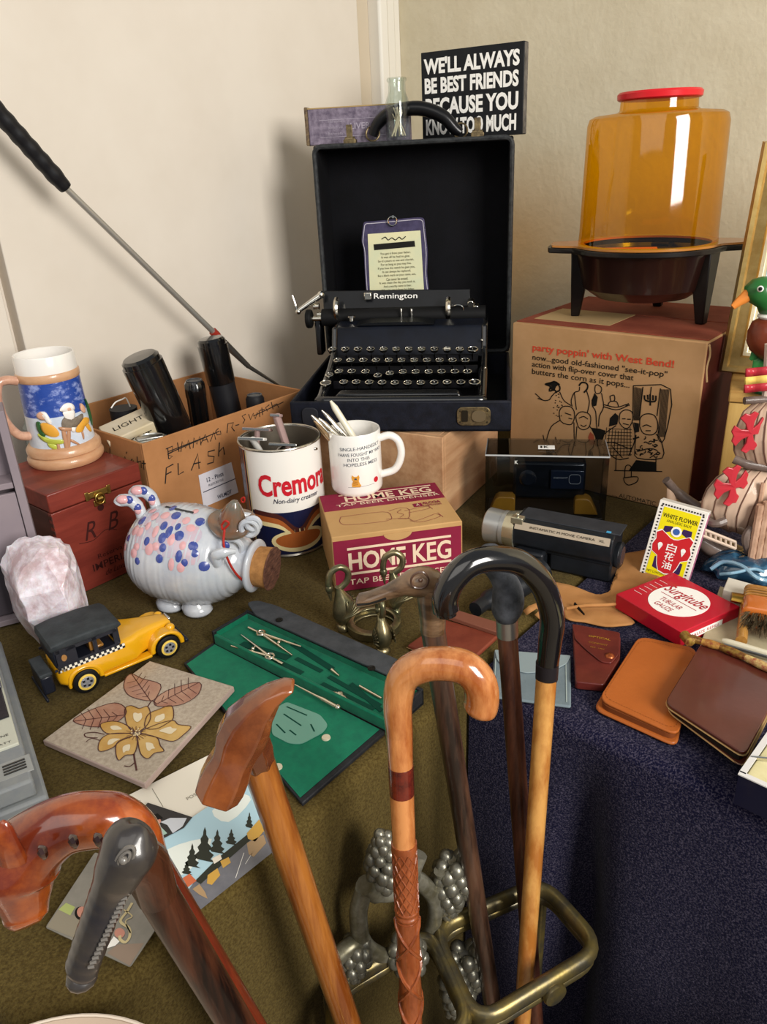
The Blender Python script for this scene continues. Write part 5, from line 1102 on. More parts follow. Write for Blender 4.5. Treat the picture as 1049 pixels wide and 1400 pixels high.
for p, tip_ in (([(540,205),(470,190),(445,160),(450,125),(472,108),(510,125),(575,145),(565,185)], None), ([(555,220),(565,190),(620,160),(715,138),(712,180),(660,215),(600,225)], None), ([(450,255),(400,290),(330,298),(262,278),(300,250),(350,228),(410,212),(445,225)], None)):
    pp = cr([V((a, b, 0)) for a, b in p], 3, True)
    o = G().face([Q(v.x, v.y) for v in pp]).build('leaf', lfm, t, world=True, smooth=False)
    g = G().ribbon([Q(v.x, v.y, .0003) for v in pp], .0010, (0,0,1), True)
    a, b = max(range(len(p)), key=lambda i: math.dist(p[i], (490, 300))), min(range(len(p)), key=lambda i: math.dist(p[i], (490, 300))); A_, B_ = V((*p[a], 0)), V((*p[b], 0)); g.ribbon([Q(A_.x, A_.y, .0003), Q(B_.x, B_.y, .0003)], .0010, (0,0,1))
    nn = V((-(B_-A_).y, (B_-A_).x, 0)).normalized()
    for f in (.25, .4, .55, .7, .85):
        m_ = A_.lerp(B_, f); w__ = 38*math.sin(math.pi*min(.9, f*.9+.1))
        for s_ in (-1, 1): e_ = m_+nn*s_*w__+(A_-B_)*.10; g.ribbon([Q(m_.x, m_.y, .0003), Q(e_.x, e_.y, .0003)], .0007, (0,0,1))
    g.build('leaf_vein', brl, o, world=True, smooth=False)
g = G().ribbon(cr([Q(x, y, .0002) for x, y in ((490,345),(480,380),(482,410),(490,455))], 4), .0018, (0,0,1)).ribbon(cr([Q(x, y, .0002) for x, y in ((445,438),(465,440),(485,425))], 4), .0012, (0,0,1)).ribbon(cr([Q(x, y, .0002) for x, y in ((375,325),(340,318),(305,322),(310,335),(350,338))], 4), .0012, (0,0,1)).ribbon(cr([Q(x, y, .0002) for x, y in ((370,350),(330,340),(308,352))], 4), .0010, (0,0,1)).ribbon(cr([Q(x, y, .0002) for x, y in ((530,225),(545,205),(560,215))], 4), .0014, (0,0,1))
for k in range(16):
    a = 2*math.pi*k/16; g.ribbon([Q(488+8*math.cos(a), 322+6*math.sin(a), .0004), Q(488+38*math.cos(a), 322+26*math.sin(a), .0004)], .0006, (0,0,1))
g.build('stem', brl, t, world=True, smooth=False)
g = G(); [g.prism(circ(.0009, 8), 0, .0004, Matrix.Translation(Q(488+random.uniform(-16, 16), 318+random.uniform(-12, 12), .0004))) for _ in range(14)]; g.build('stamen', mat('stamen', '#d9c39a', .4), t, world=True)
# ================================================================ postcards
pcw = mat('postcard_white', '#e6dfcf', .3, coat=.2)
def card_(cor, z, name, label, m, grp=None):
    c = [P(*p, z) for p in cor]; t = thing(name, label, 'postcard', V((sum(p.x for p in c)/len(c), sum(p.y for p in c)/len(c), z)), 0)
    G().slab(roundpoly(c, .002, 2), (0, 0, -.0008)).build('card', m, t, world=True); return t
def qp(t, pts, m, z, name, k=0):
    p = [(v.x, v.y) for v in cr([V((a, b, 0)) for a, b in pts], k, True)] if k else pts
    return G().face([P(x, y, z) for x, y in p]).build(name, m, t, world=True, smooth=False)
Z7 = lambda x, y: (180+x/2.8, 900+y/2.8)
Z3c = lambda x, y: (x*400/1049, 880+y*520/1364)
# back card (white, address side)
t = card_([(150, 1100), (290, 1030), (356, 1105), (220, 1180)], .0014, 'postcard', 'blank white postcard address side peeking out above the parking lot picture card', pcw)
fr = frame(P(275, 1082, .0016), P(300, 1068, 0)-P(250, 1095, 0), (0,0,1)); text('POST CARD', .030, .0042, fr, mat('print_grey', '#8d8778', .7), t, world=True)
G().ribbon([P(208, 1078, .0016), P(223, 1103, .0016)], .0006, (0,0,1)).build('divider', MATS['print_grey'], t, world=True)
for k in range(4): G().ribbon([P(170+k*2, 1108+k*5, .0016), P(192+k*2, 1094+k*5, .0016)], .0006, (0,0,1)).build('small_print', MATS['print_grey'], t, world=True)
# picture card
sky = mat('card_sky', '#a9cbd8', .3, coat=.3); cloud = mat('card_cloud', '#dfe6df', .3, coat=.3); tree = mat('card_trees', '#20261c', .4, coat=.3); road = mat('card_road', '#5d5f68', .3, 0, '#6e6f76', 40, coat=.3); yelc = mat('card_yellow', '#c79a3a', .3, coat=.3); tanc = mat('card_tan', '#a98a62', .3, coat=.3)
t = card_([(170, 1190), (340, 1060), (408, 1135), (240, 1268)], .0032, 'postcard', 'colour picture postcard of a parking lot with yellow trucks and pine trees', pcw)
z = .0034
qp(t, [Z3c(560, 740), Z3c(905, 470), Z3c(975, 745), Z3c(700, 990), Z3c(640, 900)] if 0 else [(192, 1165), (336, 1068), (400, 1132), (250, 1255)], sky, z, 'printed_sky')
qp(t, [Z3c(560,770), Z3c(640,720), Z3c(760,700), Z3c(700,790), Z3c(650,830), Z3c(600,800)], cloud, z+.0001, 'printed_cloud', 3)
qp(t, [Z3c(760,600), Z3c(850,540), Z3c(900,560), Z3c(820,640)], cloud, z+.0001, 'printed_cloud', 3)
qp(t, [Z3c(640,930), Z3c(700,850), Z3c(850,740), Z3c(930,650), Z3c(985,730), Z3c(985,742), Z3c(680,985)], road, z+.00012, 'printed_road')
random.seed(8)
for cx_, cy_, h_, w_ in ((735, 735, 130, 75), (690, 770, 90, 55), (780, 720, 90, 60), (830, 700, 60, 45), (670, 810, 50, 40), (895, 640, 60, 30)):
    p = []; n_ = 9
    for i in range(n_): f = i/n_; p.append((cx_-w_*f*.5*(1 if i % 2 else .55)-(h_*f)*.08, cy_-h_*.6+h_*f))
    for i in range(n_, 0, -1): f = i/n_; p.append((cx_+w_*f*.55*(1 if i % 2 else .55), cy_-h_*.6+h_*f))
    qp(t, [Z3c(*q) for q in p], tree, z+.00018, 'printed_tree')
qp(t, [Z3c(700,850), Z3c(780,770), Z3c(930,650), Z3c(940,668), Z3c(800,790), Z3c(720,862)], tree, z+.0002, 'printed_hedge')
for k, (p, m) in enumerate((([(640,850),(680,825),(705,850),(665,880)], mat('card_orange', '#c8643a', .3)), ([(690,880),(715,862),(735,890),(745,915),(715,900)], tanc), ([(745,830),(780,805),(790,830),(760,865),(742,860)], yelc), ([(790,780),(820,765),(828,785),(800,805)], yelc), ([(885,680),(930,630),(948,670),(915,710),(890,700)], yelc), ([(885,715),(945,685),(955,715),(910,765),(892,755)], tanc), ([(760,770),(790,755),(796,772),(768,790)], pcw))):
    qp(t, [Z3c(*q) for q in p], m, z+.0003, 'printed_truck')
G().ribbon([P(*Z3c(845, 840), z+.0003), P(*Z3c(875, 750), z+.0003)], .0005, (0,0,1)).ribbon([P(*Z3c(880, 790), z+.0003), P(*Z3c(905, 750), z+.0003)], .0005, (0,0,1)).build('road_line', WHT, t, world=True)
qp(t, [Z3c(480,630), Z3c(530,570), Z3c(690,622), Z3c(660,660), Z3c(560,712), Z3c(545,700)], mat('photo_dark', '#1c1a1c', .3), z+.0004, 'inset_photo')
qp(t, [Z3c(500,640), Z3c(545,612), Z3c(560,640), Z3c(600,680), Z3c(560,700), Z3c(545,660)], mat('photo_mint', '#9dbcae', .3), z+.0005, 'inset_shirt')
for c in ((556, 636, 22, 13),): qp(t, [Z3c(c[0]+c[2]*math.cos(u), c[1]+c[3]*math.sin(u)) for u in [2*math.pi*k/14 for k in range(14)]], mat('photo_skin', '#c58a78', .4), z+.0006, 'inset_face')
qp(t, [Z3c(535,620), Z3c(565,608), Z3c(585,625), Z3c(570,630), Z3c(545,640), Z3c(532,645)], BLK, z+.0007, 'inset_hair')
qp(t, [Z3c(575,640), Z3c(610,625), Z3c(670,625), Z3c(655,655), Z3c(620,680), Z3c(600,650)], mat('photo_white', '#c9ccd2', .4), z+.0006, 'inset_sleeve')
# musician card
t = card_([(62, 1268), (130, 1165), (250, 1215), (178, 1322)], .0052, 'postcard', 'glossy postcard of two musicians under the crocodile handled cane', mat('card_grey', '#77746c', .3, 0, '#8a867c', 30, coat=.3)); z = .0054
Z3b = lambda x, y: (x*240/1049, 1200+y*200/874)
qp(t, [(62+2, 1267), (80, 1243), (118, 1258), (105, 1284)], mat('card_warm_grey', '#8b8371', .3), z, 'printed_wall')
qp(t, [Z3b(640,450), Z3b(700,400), Z3b(860,390), Z3b(775,525)], mat('card_taupe', '#8d7a6a', .3), z, 'printed_floor')
qp(t, [Z3b(350,190), Z3b(395,150), Z3b(450,175), Z3b(420,225)], mat('card_lime', '#a9b56a', .3), z+.0001, 'printed_collar')
qp(t, [Z3b(480+34*math.cos(u), 212+40*math.sin(u)) for u in [2*math.pi*k/16 for k in range(16)]], BLK, z+.0001, 'printed_hair')
qp(t, [Z3b(490+30*math.cos(u), 206+34*math.sin(u)) for u in [2*math.pi*k/16 for k in range(16)]], MATS['photo_skin'], z+.0002, 'printed_face')
qp(t, [Z3b(630,425), Z3b(680,350), Z3b(715,380), Z3b(690,405)], WHT, z+.0002, 'printed_sleeve'); qp(t, [Z3b(715+32*math.cos(u), 330+30*math.sin(u)) for u in [2*math.pi*k/14 for k in range(14)]], MATS['photo_skin'], z+.0003, 'printed_hand')
sax = mat('card_gold', '#c9b98a', .3)
G().ribbon(cr([P(*Z3b(x, y), z+.0004) for x, y in ((790,150),(760,200),(720,260),(770,300),(775,350),(750,385),(720,370),(715,345))], 4), .0022, (0,0,1)).ribbon(cr([P(*Z3b(x, y), z+.0004) for x, y in ((740,190),(790,230),(750,260),(780,330))], 4), .0010, (0,0,1)).build('printed_saxophone', sax, t, world=True, smooth=False)
# ================================================================ drafting set
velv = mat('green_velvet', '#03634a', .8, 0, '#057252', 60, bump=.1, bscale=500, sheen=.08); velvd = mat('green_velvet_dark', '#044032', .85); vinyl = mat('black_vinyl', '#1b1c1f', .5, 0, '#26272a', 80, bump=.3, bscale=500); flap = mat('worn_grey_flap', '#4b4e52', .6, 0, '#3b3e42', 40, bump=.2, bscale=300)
gA, gB, gC, gE = P(255, 912, .006), P(415, 1103, .006), P(527, 1000, .006), P(330, 845, .01)
gX = (P(527, 985, 0)-P(292, 868, 0)); GL = gX.length; gX.normalize(); gY = V((-gX.y, gX.x, 0))
gO = P(292, 882, 0); gyw = math.degrees(math.atan2(gX.y, gX.x))
t = thing('drafting_set', 'open drafting instrument case lined in green velvet with grey flap', 'case', gO, gyw); dset = t
def g2(px, py, z=0): q = P(px, py, z)-gO; return V((q.dot(gX), q.dot(gY), z))
dt, dw = g2(348, 838, .024), g2(530, 990, .02)
trW = GL; trD = .082
lidc = [g2(252, 912), g2(414, 1105), g2(527, 1006), g2(292, 884)]
lidv = [V((p.x, p.y, 0)) for p in lidc]
G().slab([V((p.x, p.y, .0008)) for p in lidc], (0, 0, .0055)).build('lid', vinyl, t, bev=.0015)
cm = sum(lidv, V())/4
G().slab([V((cm.x+(p.x-cm.x)*.955, cm.y+(p.y-cm.y)*.955, .0064)) for p in lidc], (0, 0, .0006)).build('lid_lining', velv, t)
H_t = .022; yb = g2(350, 838, H_t).y; trD = max(.06, min(.10, yb)); print('tray', trD, trW)
g = G(); g.box((trW/2, trD/2, .003), (trW, trD, .005)); g.box((trW/2, trD-.002, H_t/2+.0005), (trW, .004, H_t-.001)); g.box((.002, trD/2, H_t/2), (.004, trD, H_t-.002)); g.box((trW-.002, trD/2, H_t/2), (.004, trD, H_t-.002))
g.build('tray', vinyl, t, bev=.001); G().box((trW/2, .002, .010), (trW-.008, .0045, .014)).build('velvet_front', velv, t, bev=.001)
G().box((trW/2, trD/2, .0085), (trW-.009, trD-.009, .007)).build('velvet_bed', velv, t, bev=.0015)
for y in (trD-.0047,): G().box((trW/2, y, .012), (trW-.009, .0012, .014)).build('velvet_wall', velv, t)
for x in (.0047, trW-.0047): G().box((x, trD/2, .012), (.0012, trD-.009, .014)).build('velvet_wall', velv, t)
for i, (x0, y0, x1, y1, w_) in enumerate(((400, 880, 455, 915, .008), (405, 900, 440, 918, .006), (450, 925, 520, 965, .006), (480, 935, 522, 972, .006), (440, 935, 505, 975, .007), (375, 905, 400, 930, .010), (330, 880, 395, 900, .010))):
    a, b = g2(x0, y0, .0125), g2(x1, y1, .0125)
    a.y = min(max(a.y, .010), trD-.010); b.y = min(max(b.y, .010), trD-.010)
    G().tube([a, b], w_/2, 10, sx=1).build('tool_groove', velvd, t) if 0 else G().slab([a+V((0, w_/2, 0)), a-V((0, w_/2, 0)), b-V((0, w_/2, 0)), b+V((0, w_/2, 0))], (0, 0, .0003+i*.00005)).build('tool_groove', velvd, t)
fa = [g2(*p, H_t) for p in ((338, 826), (352, 823), (378, 830), (553, 908), (555, 922), (540, 938), (345, 845))]
fa = [V((p.x, max(p.y, trD-.006), H_t)) for p in fa]
G().slab(roundpoly(fa, .006, 3), (0, 0, .003)).build('flap', flap, t, bev=.0008)
for px, py in ((382, 848), (508, 914)):
    q = g2(px, py, H_t+.003); G().lathe([(.002, 0), (.0045, 0), (.0045, .0012), (.003, .0016), (.002, .0006)], 20, Matrix.Translation(q)).build('snap', BLK, t)
for px, py in ((380, 1049), (446, 1009)):
    q = g2(px, py, .0070); G().lathe([(.0015, 0), (.0048, 0), (.0044, .0014), (.0018, .0014)], 20, Matrix.Translation(q)).build('snap_socket', mat('ivory_snap', '#d3cbb2', .4, .3), t)
# instruments: things lying in the case
nick = mat('nickel_silver', '#d6cfbb', .2, 1)
def lay(name, label, cat, grp=None, at_=(400, 900)): return thing(name, label, cat, P(*at_, .013), 0, grp)
def compass(c, a, b, top, label):
    z = .0155; t = lay('compass', label, 'drawing compass', at_=c)
    C_ = P(*c, z)
    G().tube([P(*a, z-.001), P(a[0]*.4+c[0]*.6, a[1]*.4+c[1]*.6, z), C_], [.0009, .0019, .0022], 8).tube([P(*b, z-.001), P(b[0]*.4+c[0]*.6, b[1]*.4+c[1]*.6, z), C_], [.0009, .0019, .0022], 8).build('leg', nick, t, world=True)
    G().tube([C_+V((.0052*math.cos(u), .0052*math.sin(u), .001)) for u in [2*math.pi*k/18 for k in range(18)]], .0013, 6, True).build('spring_bow', nick, t, world=True)
    G().tube([C_, P(*top, z)], [.0016, .0018], 10).build('grip', nick, t, world=True)
    m1 = P(a[0]*.5+c[0]*.5, a[1]*.5+c[1]*.5, z+.001); m2 = P(b[0]*.5+c[0]*.5, b[1]*.5+c[1]*.5, z+.001); G().tube([m1, m2], .0008, 6).ball((m1+m2)/2, .0022, 10, 8).build('adjusting_screw', nick, t, world=True)
compass((369, 898), (316, 883), (330, 868), (387, 908), 'nickel spring compass lying nearest the front of the green case')
compass((357, 866), (412, 884), (400, 896), (340, 858), 'nickel spring compass lying behind with its legs to the right')
t = lay('ruling_pen', 'long nickel ruling pen lying across the middle of the green case', 'ruling pen', at_=(430, 950)); z = .0145
G().tube([P(388, 928, z), P(432, 951, z), P(440, 955, z)], [.0005, .0014, .0018], 8).build('blade', nick, t, world=True); G().tube([P(440, 955, z), P(460, 966, z)], .0022, 8).ball(P(462, 967, z+.001), .0034, 10, 8).build('knob', nick, t, world=True)
t = lay('bow_pen', 'short forked nickel pen blade right of the ruling pen', 'ruling pen', at_=(468, 952)); G().tube([P(448, 945, z), P(465, 950, z), P(487, 966, z)], [.0004, .0022, .0005], 8, sx=2).lathe([(.001, .0), (.0033, 0), (.0033, .002), (.001, .0025)], 14, Matrix.Translation(P(465, 950, z))).build('blade', nick, t, world=True)
t = lay('lead_tube', 'short straight nickel tube at the right end of the green case', 'tube', at_=(508, 946)); G().tube([P(492, 938, z), P(522, 955, z)], .0016, 8).build('tube', nick, t, world=True)
t = lay('pen_point', 'tiny nickel point lying alone in the green velvet', 'pen point', at_=(458, 920)); G().tube([P(454, 916, z), P(464, 924, z)], [.0026, .0010], 8).build('point', nick, t, world=True)
t = thing('lettering_stencil', 'pale translucent green plastic stencil lying on the velvet lid', 'stencil', P(405, 985, .0072), 0)
st_ = [P(x, y, .0074) for x, y in ((372, 972), (392, 960), (438, 978), (449, 992), (442, 1002), (412, 1018), (395, 1017), (372, 1005))]
G().slab(roundpoly(st_, .005, 3), (0, 0, .0008)).build('plate', mat('stencil_green', '#5b9583', .35, coat=.4), t, world=True)
for a, b in (((388, 976), (412, 992)), ((378, 990), (390, 1002)), ((392, 966), (420, 978)), ((396, 998), (405, 1005)), ((425, 990), (430, 1000))): G().ribbon([P(*a, .0084), P(*b, .0084)], .0016, (0,0,1)).build('cutout', velvd, t, world=True)
# ================================================================ swan candle ring
sb = mat('antique_brass', '#a0926e', .3, .85, '#6a6a52', 40, bump=.1, bscale=100)
def swan_part(px, py, yaw, s_, patina=0):
    c = P(px, py, 0); M = Matrix.Translation(c) @ Matrix.Rotation(math.radians(yaw), 4, 'Z') @ Matrix.Scale(s_, 4)
    b = G()
    b.rings([[M @ V((x+rx*math.cos(u)*.8, ry*math.sin(u), z)) for u in [2*math.pi*k/20 for k in range(20)]] for x, z, rx, ry in ((0, .001, .010, .010), (0, .006, .011, .011), (0, .009, .007, .007), (0, .012, .009, .009), (.002, .022, .018, .013), (.004, .034, .019, .0135), (.003, .046, .014, .010), (0, .056, .008, .006), (-.002, .064, .005, .005))])
    o = b.build('swan', sb, t, world=True, ang=70)
    nk = [M @ V(p) for p in ((-.002, 0, .060), (.010, 0, .070), (.012, 0, .084), (.002, 0, .092), (-.010, 0, .086), (-.0135, 0, .074), (-.0135, 0, .066))]
    G().tube(cr(nk, 5), .0042*s_, 10).build('neck', sb, o, world=True)
    G().ball(M @ V((-.0135, 0, .064)), (.0052*s_, .0052*s_, .007*s_), 12, 8).tube([M @ V((-.0135, 0, .058)), M @ V((-.0125, 0, .046))], [.0032*s_, .001*s_], 8).build('head', sb, o, world=True)
    for k in (-1, 1):
        g = G()
        for i in range(7):
            a = math.radians(20+i*13); g.tube(cr([M @ V(p) for p in ((-.004, k*.010, .020), (.006+.006*math.cos(a), k*.0145, .024+.010*math.sin(a)), (.008+.018*math.cos(a), k*.012, .022+.026*math.sin(a)))], 3), [.0012*s_]*3+[.0017*s_]*3+[.0006*s_], 6)
        g.build('wing_feather', sb, o, world=True)
t = thing('swan_candle_ring', 'antique brass candle ring of three curved-neck swans', 'candle ring', P(500, 848, 0), 0)
swan_part(469, 860, 15, .98, 1); swan_part(541, 838, 0, .98); 
swan_part(524, 893, -75, .86)
rc = P(508, 862, .010)
G().lathe([(.026, .002), (.034, .002), (.034, .010), (.026, .012)], 36, Matrix.Translation(V((P(512, 858).x, P(512, 858).y, 0))), False, False).build('ring', sb, t, world=True, solid=.002)
# brown wallet with a strip
def flat(cor, z0, z1, name, label, cat, m, r=.004, part='cover', bev=.002):
    c = [P(*p, z1) for p in cor]; t = thing(name, label, cat, V((sum(p.x for p in c)/len(c), sum(p.y for p in c)/len(c), z0)), 0)
    t['c'] = 0; del t['c']
    G().slab(roundpoly([V((p.x, p.y, z1)) for p in c], r), (0, 0, z0-z1)).build(part, m, t, world=True, bev=bev); return t, c
redbr = mat('red_brown_leather', '#6b2f22', .4, 0, '#7d3c2b', 30, bump=.1, bscale=300, coat=.2)
t, c = flat([(556, 882), (634, 912), (682, 868), (608, 846)], .0008, .007, 'leather_case', 'flat red-brown leather case behind the orange crook cane', 'case', redbr)
G().ribbon([P(556, 885, .004), P(632, 915, .004)], .001, (0,-1,.2)).build('edge_line', mat('tan_edge2', '#b08a60', .6), t, world=True)
G().slab([P(x, y, .0072) for x, y in ((608, 846), (622, 838), (688, 858), (680, 870))], (0, 0, .006)).build('spine_strip', mat('spine_brown', '#7a4a3a', .5), t, world=True, bev=.001)
# ================================================================ cassette recorder
rcg = mat('recorder_grey', '#8c8f8e', .45, 0, '#82868a', 60); rcl = mat('recorder_ivory', '#c2c3b4', .45); rcd = mat('recorder_dark', '#0d0e10', .2, coat=.5)
rz = .042
ra, rb_ = P(72, 1108, .004), P(6, 892, .004); rY = (rb_-ra); RLn = rY.length; rY.normalize(); rX = V((rY.y, -rY.x, 0)); ryw = math.degrees(math.atan2(rX.y, rX.x))
t = thing('cassette_recorder', 'grey portable cassette recorder with black window at the left table edge', 'cassette recorder', ra, ryw)
G().box((-.08, RLn/2, .010), (.16, RLn, .018)).build('base', rcg, t, bev=.003)
G().box((-.084, RLn/2, .029), (.152, RLn-.010, .020)).build('deck', rcg, t, bev=.003)
G().box((-.078, RLn*.44, .040), (.134, RLn*.48, .004)).build('ivory_plate', rcl, t, bev=.001)
G().box((-.072, RLn*.50, .0425), (.118, RLn*.30, .002)).build('cassette_window', rcd, t, bev=.001)
G().box((-.069, RLn*.49, .0450), (.10, .014, .004)).build('window_bar', mat('window_bar', '#2b3440', .15, coat=.8), t, bev=.001)
G().box((-.018, RLn*.56, .0448), (.012, .020, .003)).build('window_hub', mat('hub_grey', '#4c5058', .2, coat=.8), t, bev=.001)
for k in range(4): G().box((-.020, RLn*.10+k*.0042-.006, .0395), (.020, .0016, .0012)).build('vent_slot', rcd, t)
G().box((-.020, RLn*.10, .0385), (.030, .026, .0012)).build('vent_plate', mat('vent_grey', '#9a9c9a', .5), t, bev=.0005)
G().box((-.064, RLn*.10, .041), (.052, .034, .006)).build('counter_housing', rcd, t, bev=.001); G().box((-.056, RLn*.105, .0444), (.026, .018, .001)).build('ivory_label', rcl, t, bev=.0003)
for r in range(3):
    for k in range(3): G().box((-.026-k*.014, RLn*.80-r*.010, .0392), (.009, .004, .001)).build('grille_slot', rcd, t)
text('TONE', .016, .0035, frame((-.026, RLn*.26, .0422), (1,0,0), (0,0,1)), BLK, t); text('REC  BATT', .03, .003, frame((-.032, RLn*.22, .0422), (1,0,0), (0,0,1)), BLK, t)
# ================================================================ display case with instant camera
smoke = clear('smoky_acrylic', '#dcdfe2', .05, .04)
do = V((.166, 1.150, .0005)); dX = V((math.cos(math.radians(-11)), math.sin(math.radians(-11)), 0)); dW, dD, dH = .190, .078, .112
t = thing('camera_display_case', 'clear smoky plastic camera box standing in front of the carton', 'display case', do, -11)
for nm, c, d in (('front_pane', (dW/2, .001, dH/2), (dW, .002, dH)), ('back_pane', (dW/2, dD-.001, dH/2), (dW, .002, dH)), ('side_pane', (.001, dD/2, dH/2), (.002, dD-.0042, dH)), ('side_pane', (dW-.001, dD/2, dH/2), (.002, dD-.0042, dH)), ('top_pane', (dW/2, dD/2, dH+.0012), (dW, dD, .002))): G().box(c, d).build(nm, smoke, t)
edgem = mat('acrylic_edge', '#b9bbbb', .2, coat=.6)
G().box((dW/2, -.0005, dH+.001), (dW+.001, .0016, .0022)).box((.0, dD/2, dH+.001), (.0014, dD, .002)).box((dW, dD/2, dH+.001), (.0014, dD, .002)).build('polished_edge', edgem, t)
G().box((dW/2, dD/2, .004), (dW-.006, dD-.006, .006)).build('dark_base', mat('case_base', '#15161a', .4, coat=.4), t, bev=.001)
lg = G().box((dW*.5, dD*.46, dH+.0026), (.026, .016, .0006)).build('logo_sticker', WHT, t)
text('K', .008, .010, frame((dW*.50, dD*.46, dH+.0030), (1,0,0), (0,0,1)), BLK, lg, bold=.03); G().box((dW*.5-.008, dD*.46, dH+.0030), (.003, .010, .0003)).build('logo_bar', BLK, lg)
text('K', .005, .006, frame((dW*.255, -.0006, dH-.010), (1,0,0), (0,-1,0)), WHT, t)
cam_ = thing('instant_camera', 'black instant camera shut inside the smoky plastic box', 'camera', do+dX*.055+V((0,.03,.026)), -11)
cbm = mat('camera_black', '#121417', .35, 0, '#191c22', 60, coat=.3)
G().box((.052, .014, .034), (.115, .034, .064)).build('body', cbm, cam_, bev=.005)
G().box((.080, -.005, .038), (.052, .005, .032)).build('front_plate', mat('camera_blue_black', '#1a2233', .3, coat=.4), cam_, bev=.001)
G().ribbon([V((.092+x, -.0082, .040+z)) for x, z in rrect(.018, .016, .005, 4)], .0008, (0,-1,0), True).build('viewfinder_frame', mat('pale_grey_line', '#a5a8ab', .4), cam_)
text('INSTANT', .022, .003, frame((.070, -.0080, .042), (1,0,0), (0,-1,0)), MATS['pale_grey_line'], cam_)
G().lathe([(.001, .004), (.010, .004), (.012, 0), (.016, -.002), (.017, -.012)], 24, frame((.018, -.004, .038), (1,0,0), (0,-1,0))).build('lens', mat('lens_dark', '#1d2129', .1, coat=.9), cam_)
org = mat('amber_block', '#c08a2a', .4, 0, '#a9731f', 20, coat=.4)
for x0, tp in ((.012, 'l'), (.142, 'r')):
    w_ = .036 if tp == 'l' else .034
    pts = [(x0-.006, .009), (x0+w_, .009), (x0+w_, .034), (x0+w_-.004, .037), (x0+.010, .037), (x0+.004, .033)] if tp == 'l' else [(x0, .009), (x0+w_+.004, .009), (x0+w_-.008, .033), (x0+w_-.014, .037), (x0+.004, .037), (x0, .034)]
    o = thing('amber_block', 'amber yellow plastic stand block at the %s inside the plastic box' % ('left' if tp == 'l' else 'right'), 'block', do+dX*(x0+.015)+V((0, .014, .008)), -11)
    G().rings([[do+dX*x+V((0,0,z))+V((.19*a, .98*a, 0)) for x, z in pts] for a in (.010, .034)]).build('block', org, o, world=True, bev=.002)
# ================================================================ movie camera
mvb = mat('movie_camera_black', '#15171a', .42, 0, '#1c1f24', 30, bump=.12, bscale=900, coat=.15); mvt = mat('movie_camera_top', '#2b2e33', .45, 0, '#35383d', 40); mvs = mat('camera_silver', '#c9c4ad', .25, .8); mve = mat('camera_grey_silver', '#b9b8b4', .3, .7)
tA, tB = P(715, 716, .066), P(835, 739, .066); mX = (tB-tA).normalized(); mY = V((-mX.y, mX.x, 0)); mo = P(757, 797, 0)
mBL = (P(826, 806, 0)-mo).dot(mX)
o0 = V((tA.x, tA.y, 0)); mlen = (tB-tA).length; myw = math.degrees(math.atan2(mX.y, mX.x)); print('movie', mlen, (mo-o0).dot(mX), (mo-o0).dot(mY))
t = thing('movie_camera', 'black home movie camera with silver lens lying in front of the plastic box', 'movie camera', o0, myw)
def ml(px, py, y): q = PL(px, py, o0+mY*y, mY)-o0; return V((q.dot(mX), y, q.z))
mD = .052; z1 = .066
sec1 = [(.0, .030), (-.004, .034), (-.004, .055), (.0, z1), (.006, z1+.004), (mD-.006, z1+.004), (mD, z1-.002), (mD, .026), (.0, .026)]
xs0 = -.015
G().rings([[V((x, a, b)) for a, b in sec1] for x in (xs0, mlen+.004)]).build('body', mvb, t, bev=.003)
G().box((mlen-.040, mD/2, .0150), (.088, mD-.002, .029)).build('film_chamber', mvb, t, bev=.003)
G().box((mlen/2, mD*.55, z1+.0045), (mlen+.02, mD*.7, .002)).build('top_cover', mvt, t, bev=.0008)
G().slab([V((xs0+.004, -.0045, z1-.008)), V((mlen, -.0045, z1-.008)), V((mlen, .0005, z1+.0018)), V((xs0+.004, .0005, z1+.0018))], (0, -.0004, .0005)).build('name_strip', mat('strip_beige', '#b7a893', .4, .2), t)
text('INSTAMATIC M MOVIE CAMERA   XL', mlen*.85, .0034, frame((mlen*.52, -.0030, z1-.0022), (1,0,0), V((0, -.93, .36))), BLK, t)
G().box((mlen-.006, .012, z1+.006), (.006, .004, .001)).build('blue_mark', mat('blue_mark', '#4aa3d0', .4), t)
c = V((xs0, mD*.42, .043)); G().tube([c+V((.002,0,0)), c+V((-.016,0,0))], [.030, .0262], 32).build('lens_mount', mvs, t)
G().tube([c+V((-.013,0,0)), c+V((-.0185,0,0))], .0245, 32).build('focus_ring', BLK, t)
G().tube([c+V((-.0160,0,0)), c+V((-.022,0,0)), c+V((-.0225,0,0)), c+V((-.046,0,0)), c+V((-.048,0,0))], [.0262, .0262, .0250, .0262, .0240], 36).build('lens_barrel', mve, t)
G().tube([c+V((-.0485,0,0)), c+V((-.0478,0,0))], .018, 28).build('lens_glass', MATS['lens_dark'], t)
G().box((xs0+.006, .004, z1+.003), (.018, .012, .010)).cyl((xs0+.006, .002, z1+.006), (xs0+.006, .002, z1+.014), .0028).build('hot_shoe', mvs, t, bev=.001)
G().tube([V((mlen+.003, mD*.4, .036)), V((mlen+.010, mD*.4, .036)), V((mlen+.0105, mD*.4, .036)), V((mlen+.013, mD*.4, .036))], [.017, .019, .019, .016], 28, sx=1.0).build('eyepiece', mvb, t, bev=.001)
G().tube([V((mlen+.0128, mD*.4, .036)), V((mlen+.0134, mD*.4, .036))], .013, 24).build('eyepiece_glass', mat('eyepiece_glass', '#2b3346', .1, coat=.9), t)
gq = [P(x, y, .010)-o0 for x, y in ((742, 790), (706, 806), (668, 824), (650, 836))]; gq = [V((q.dot(mX), q.dot(mY), .013)) for q in gq]
G().tube(cr([gq[0]+V((0,0,.012)), *gq[1:]], 5), [.017]*6+[.014]*5+[.010]*5, 14).build('grip', mvb, t)
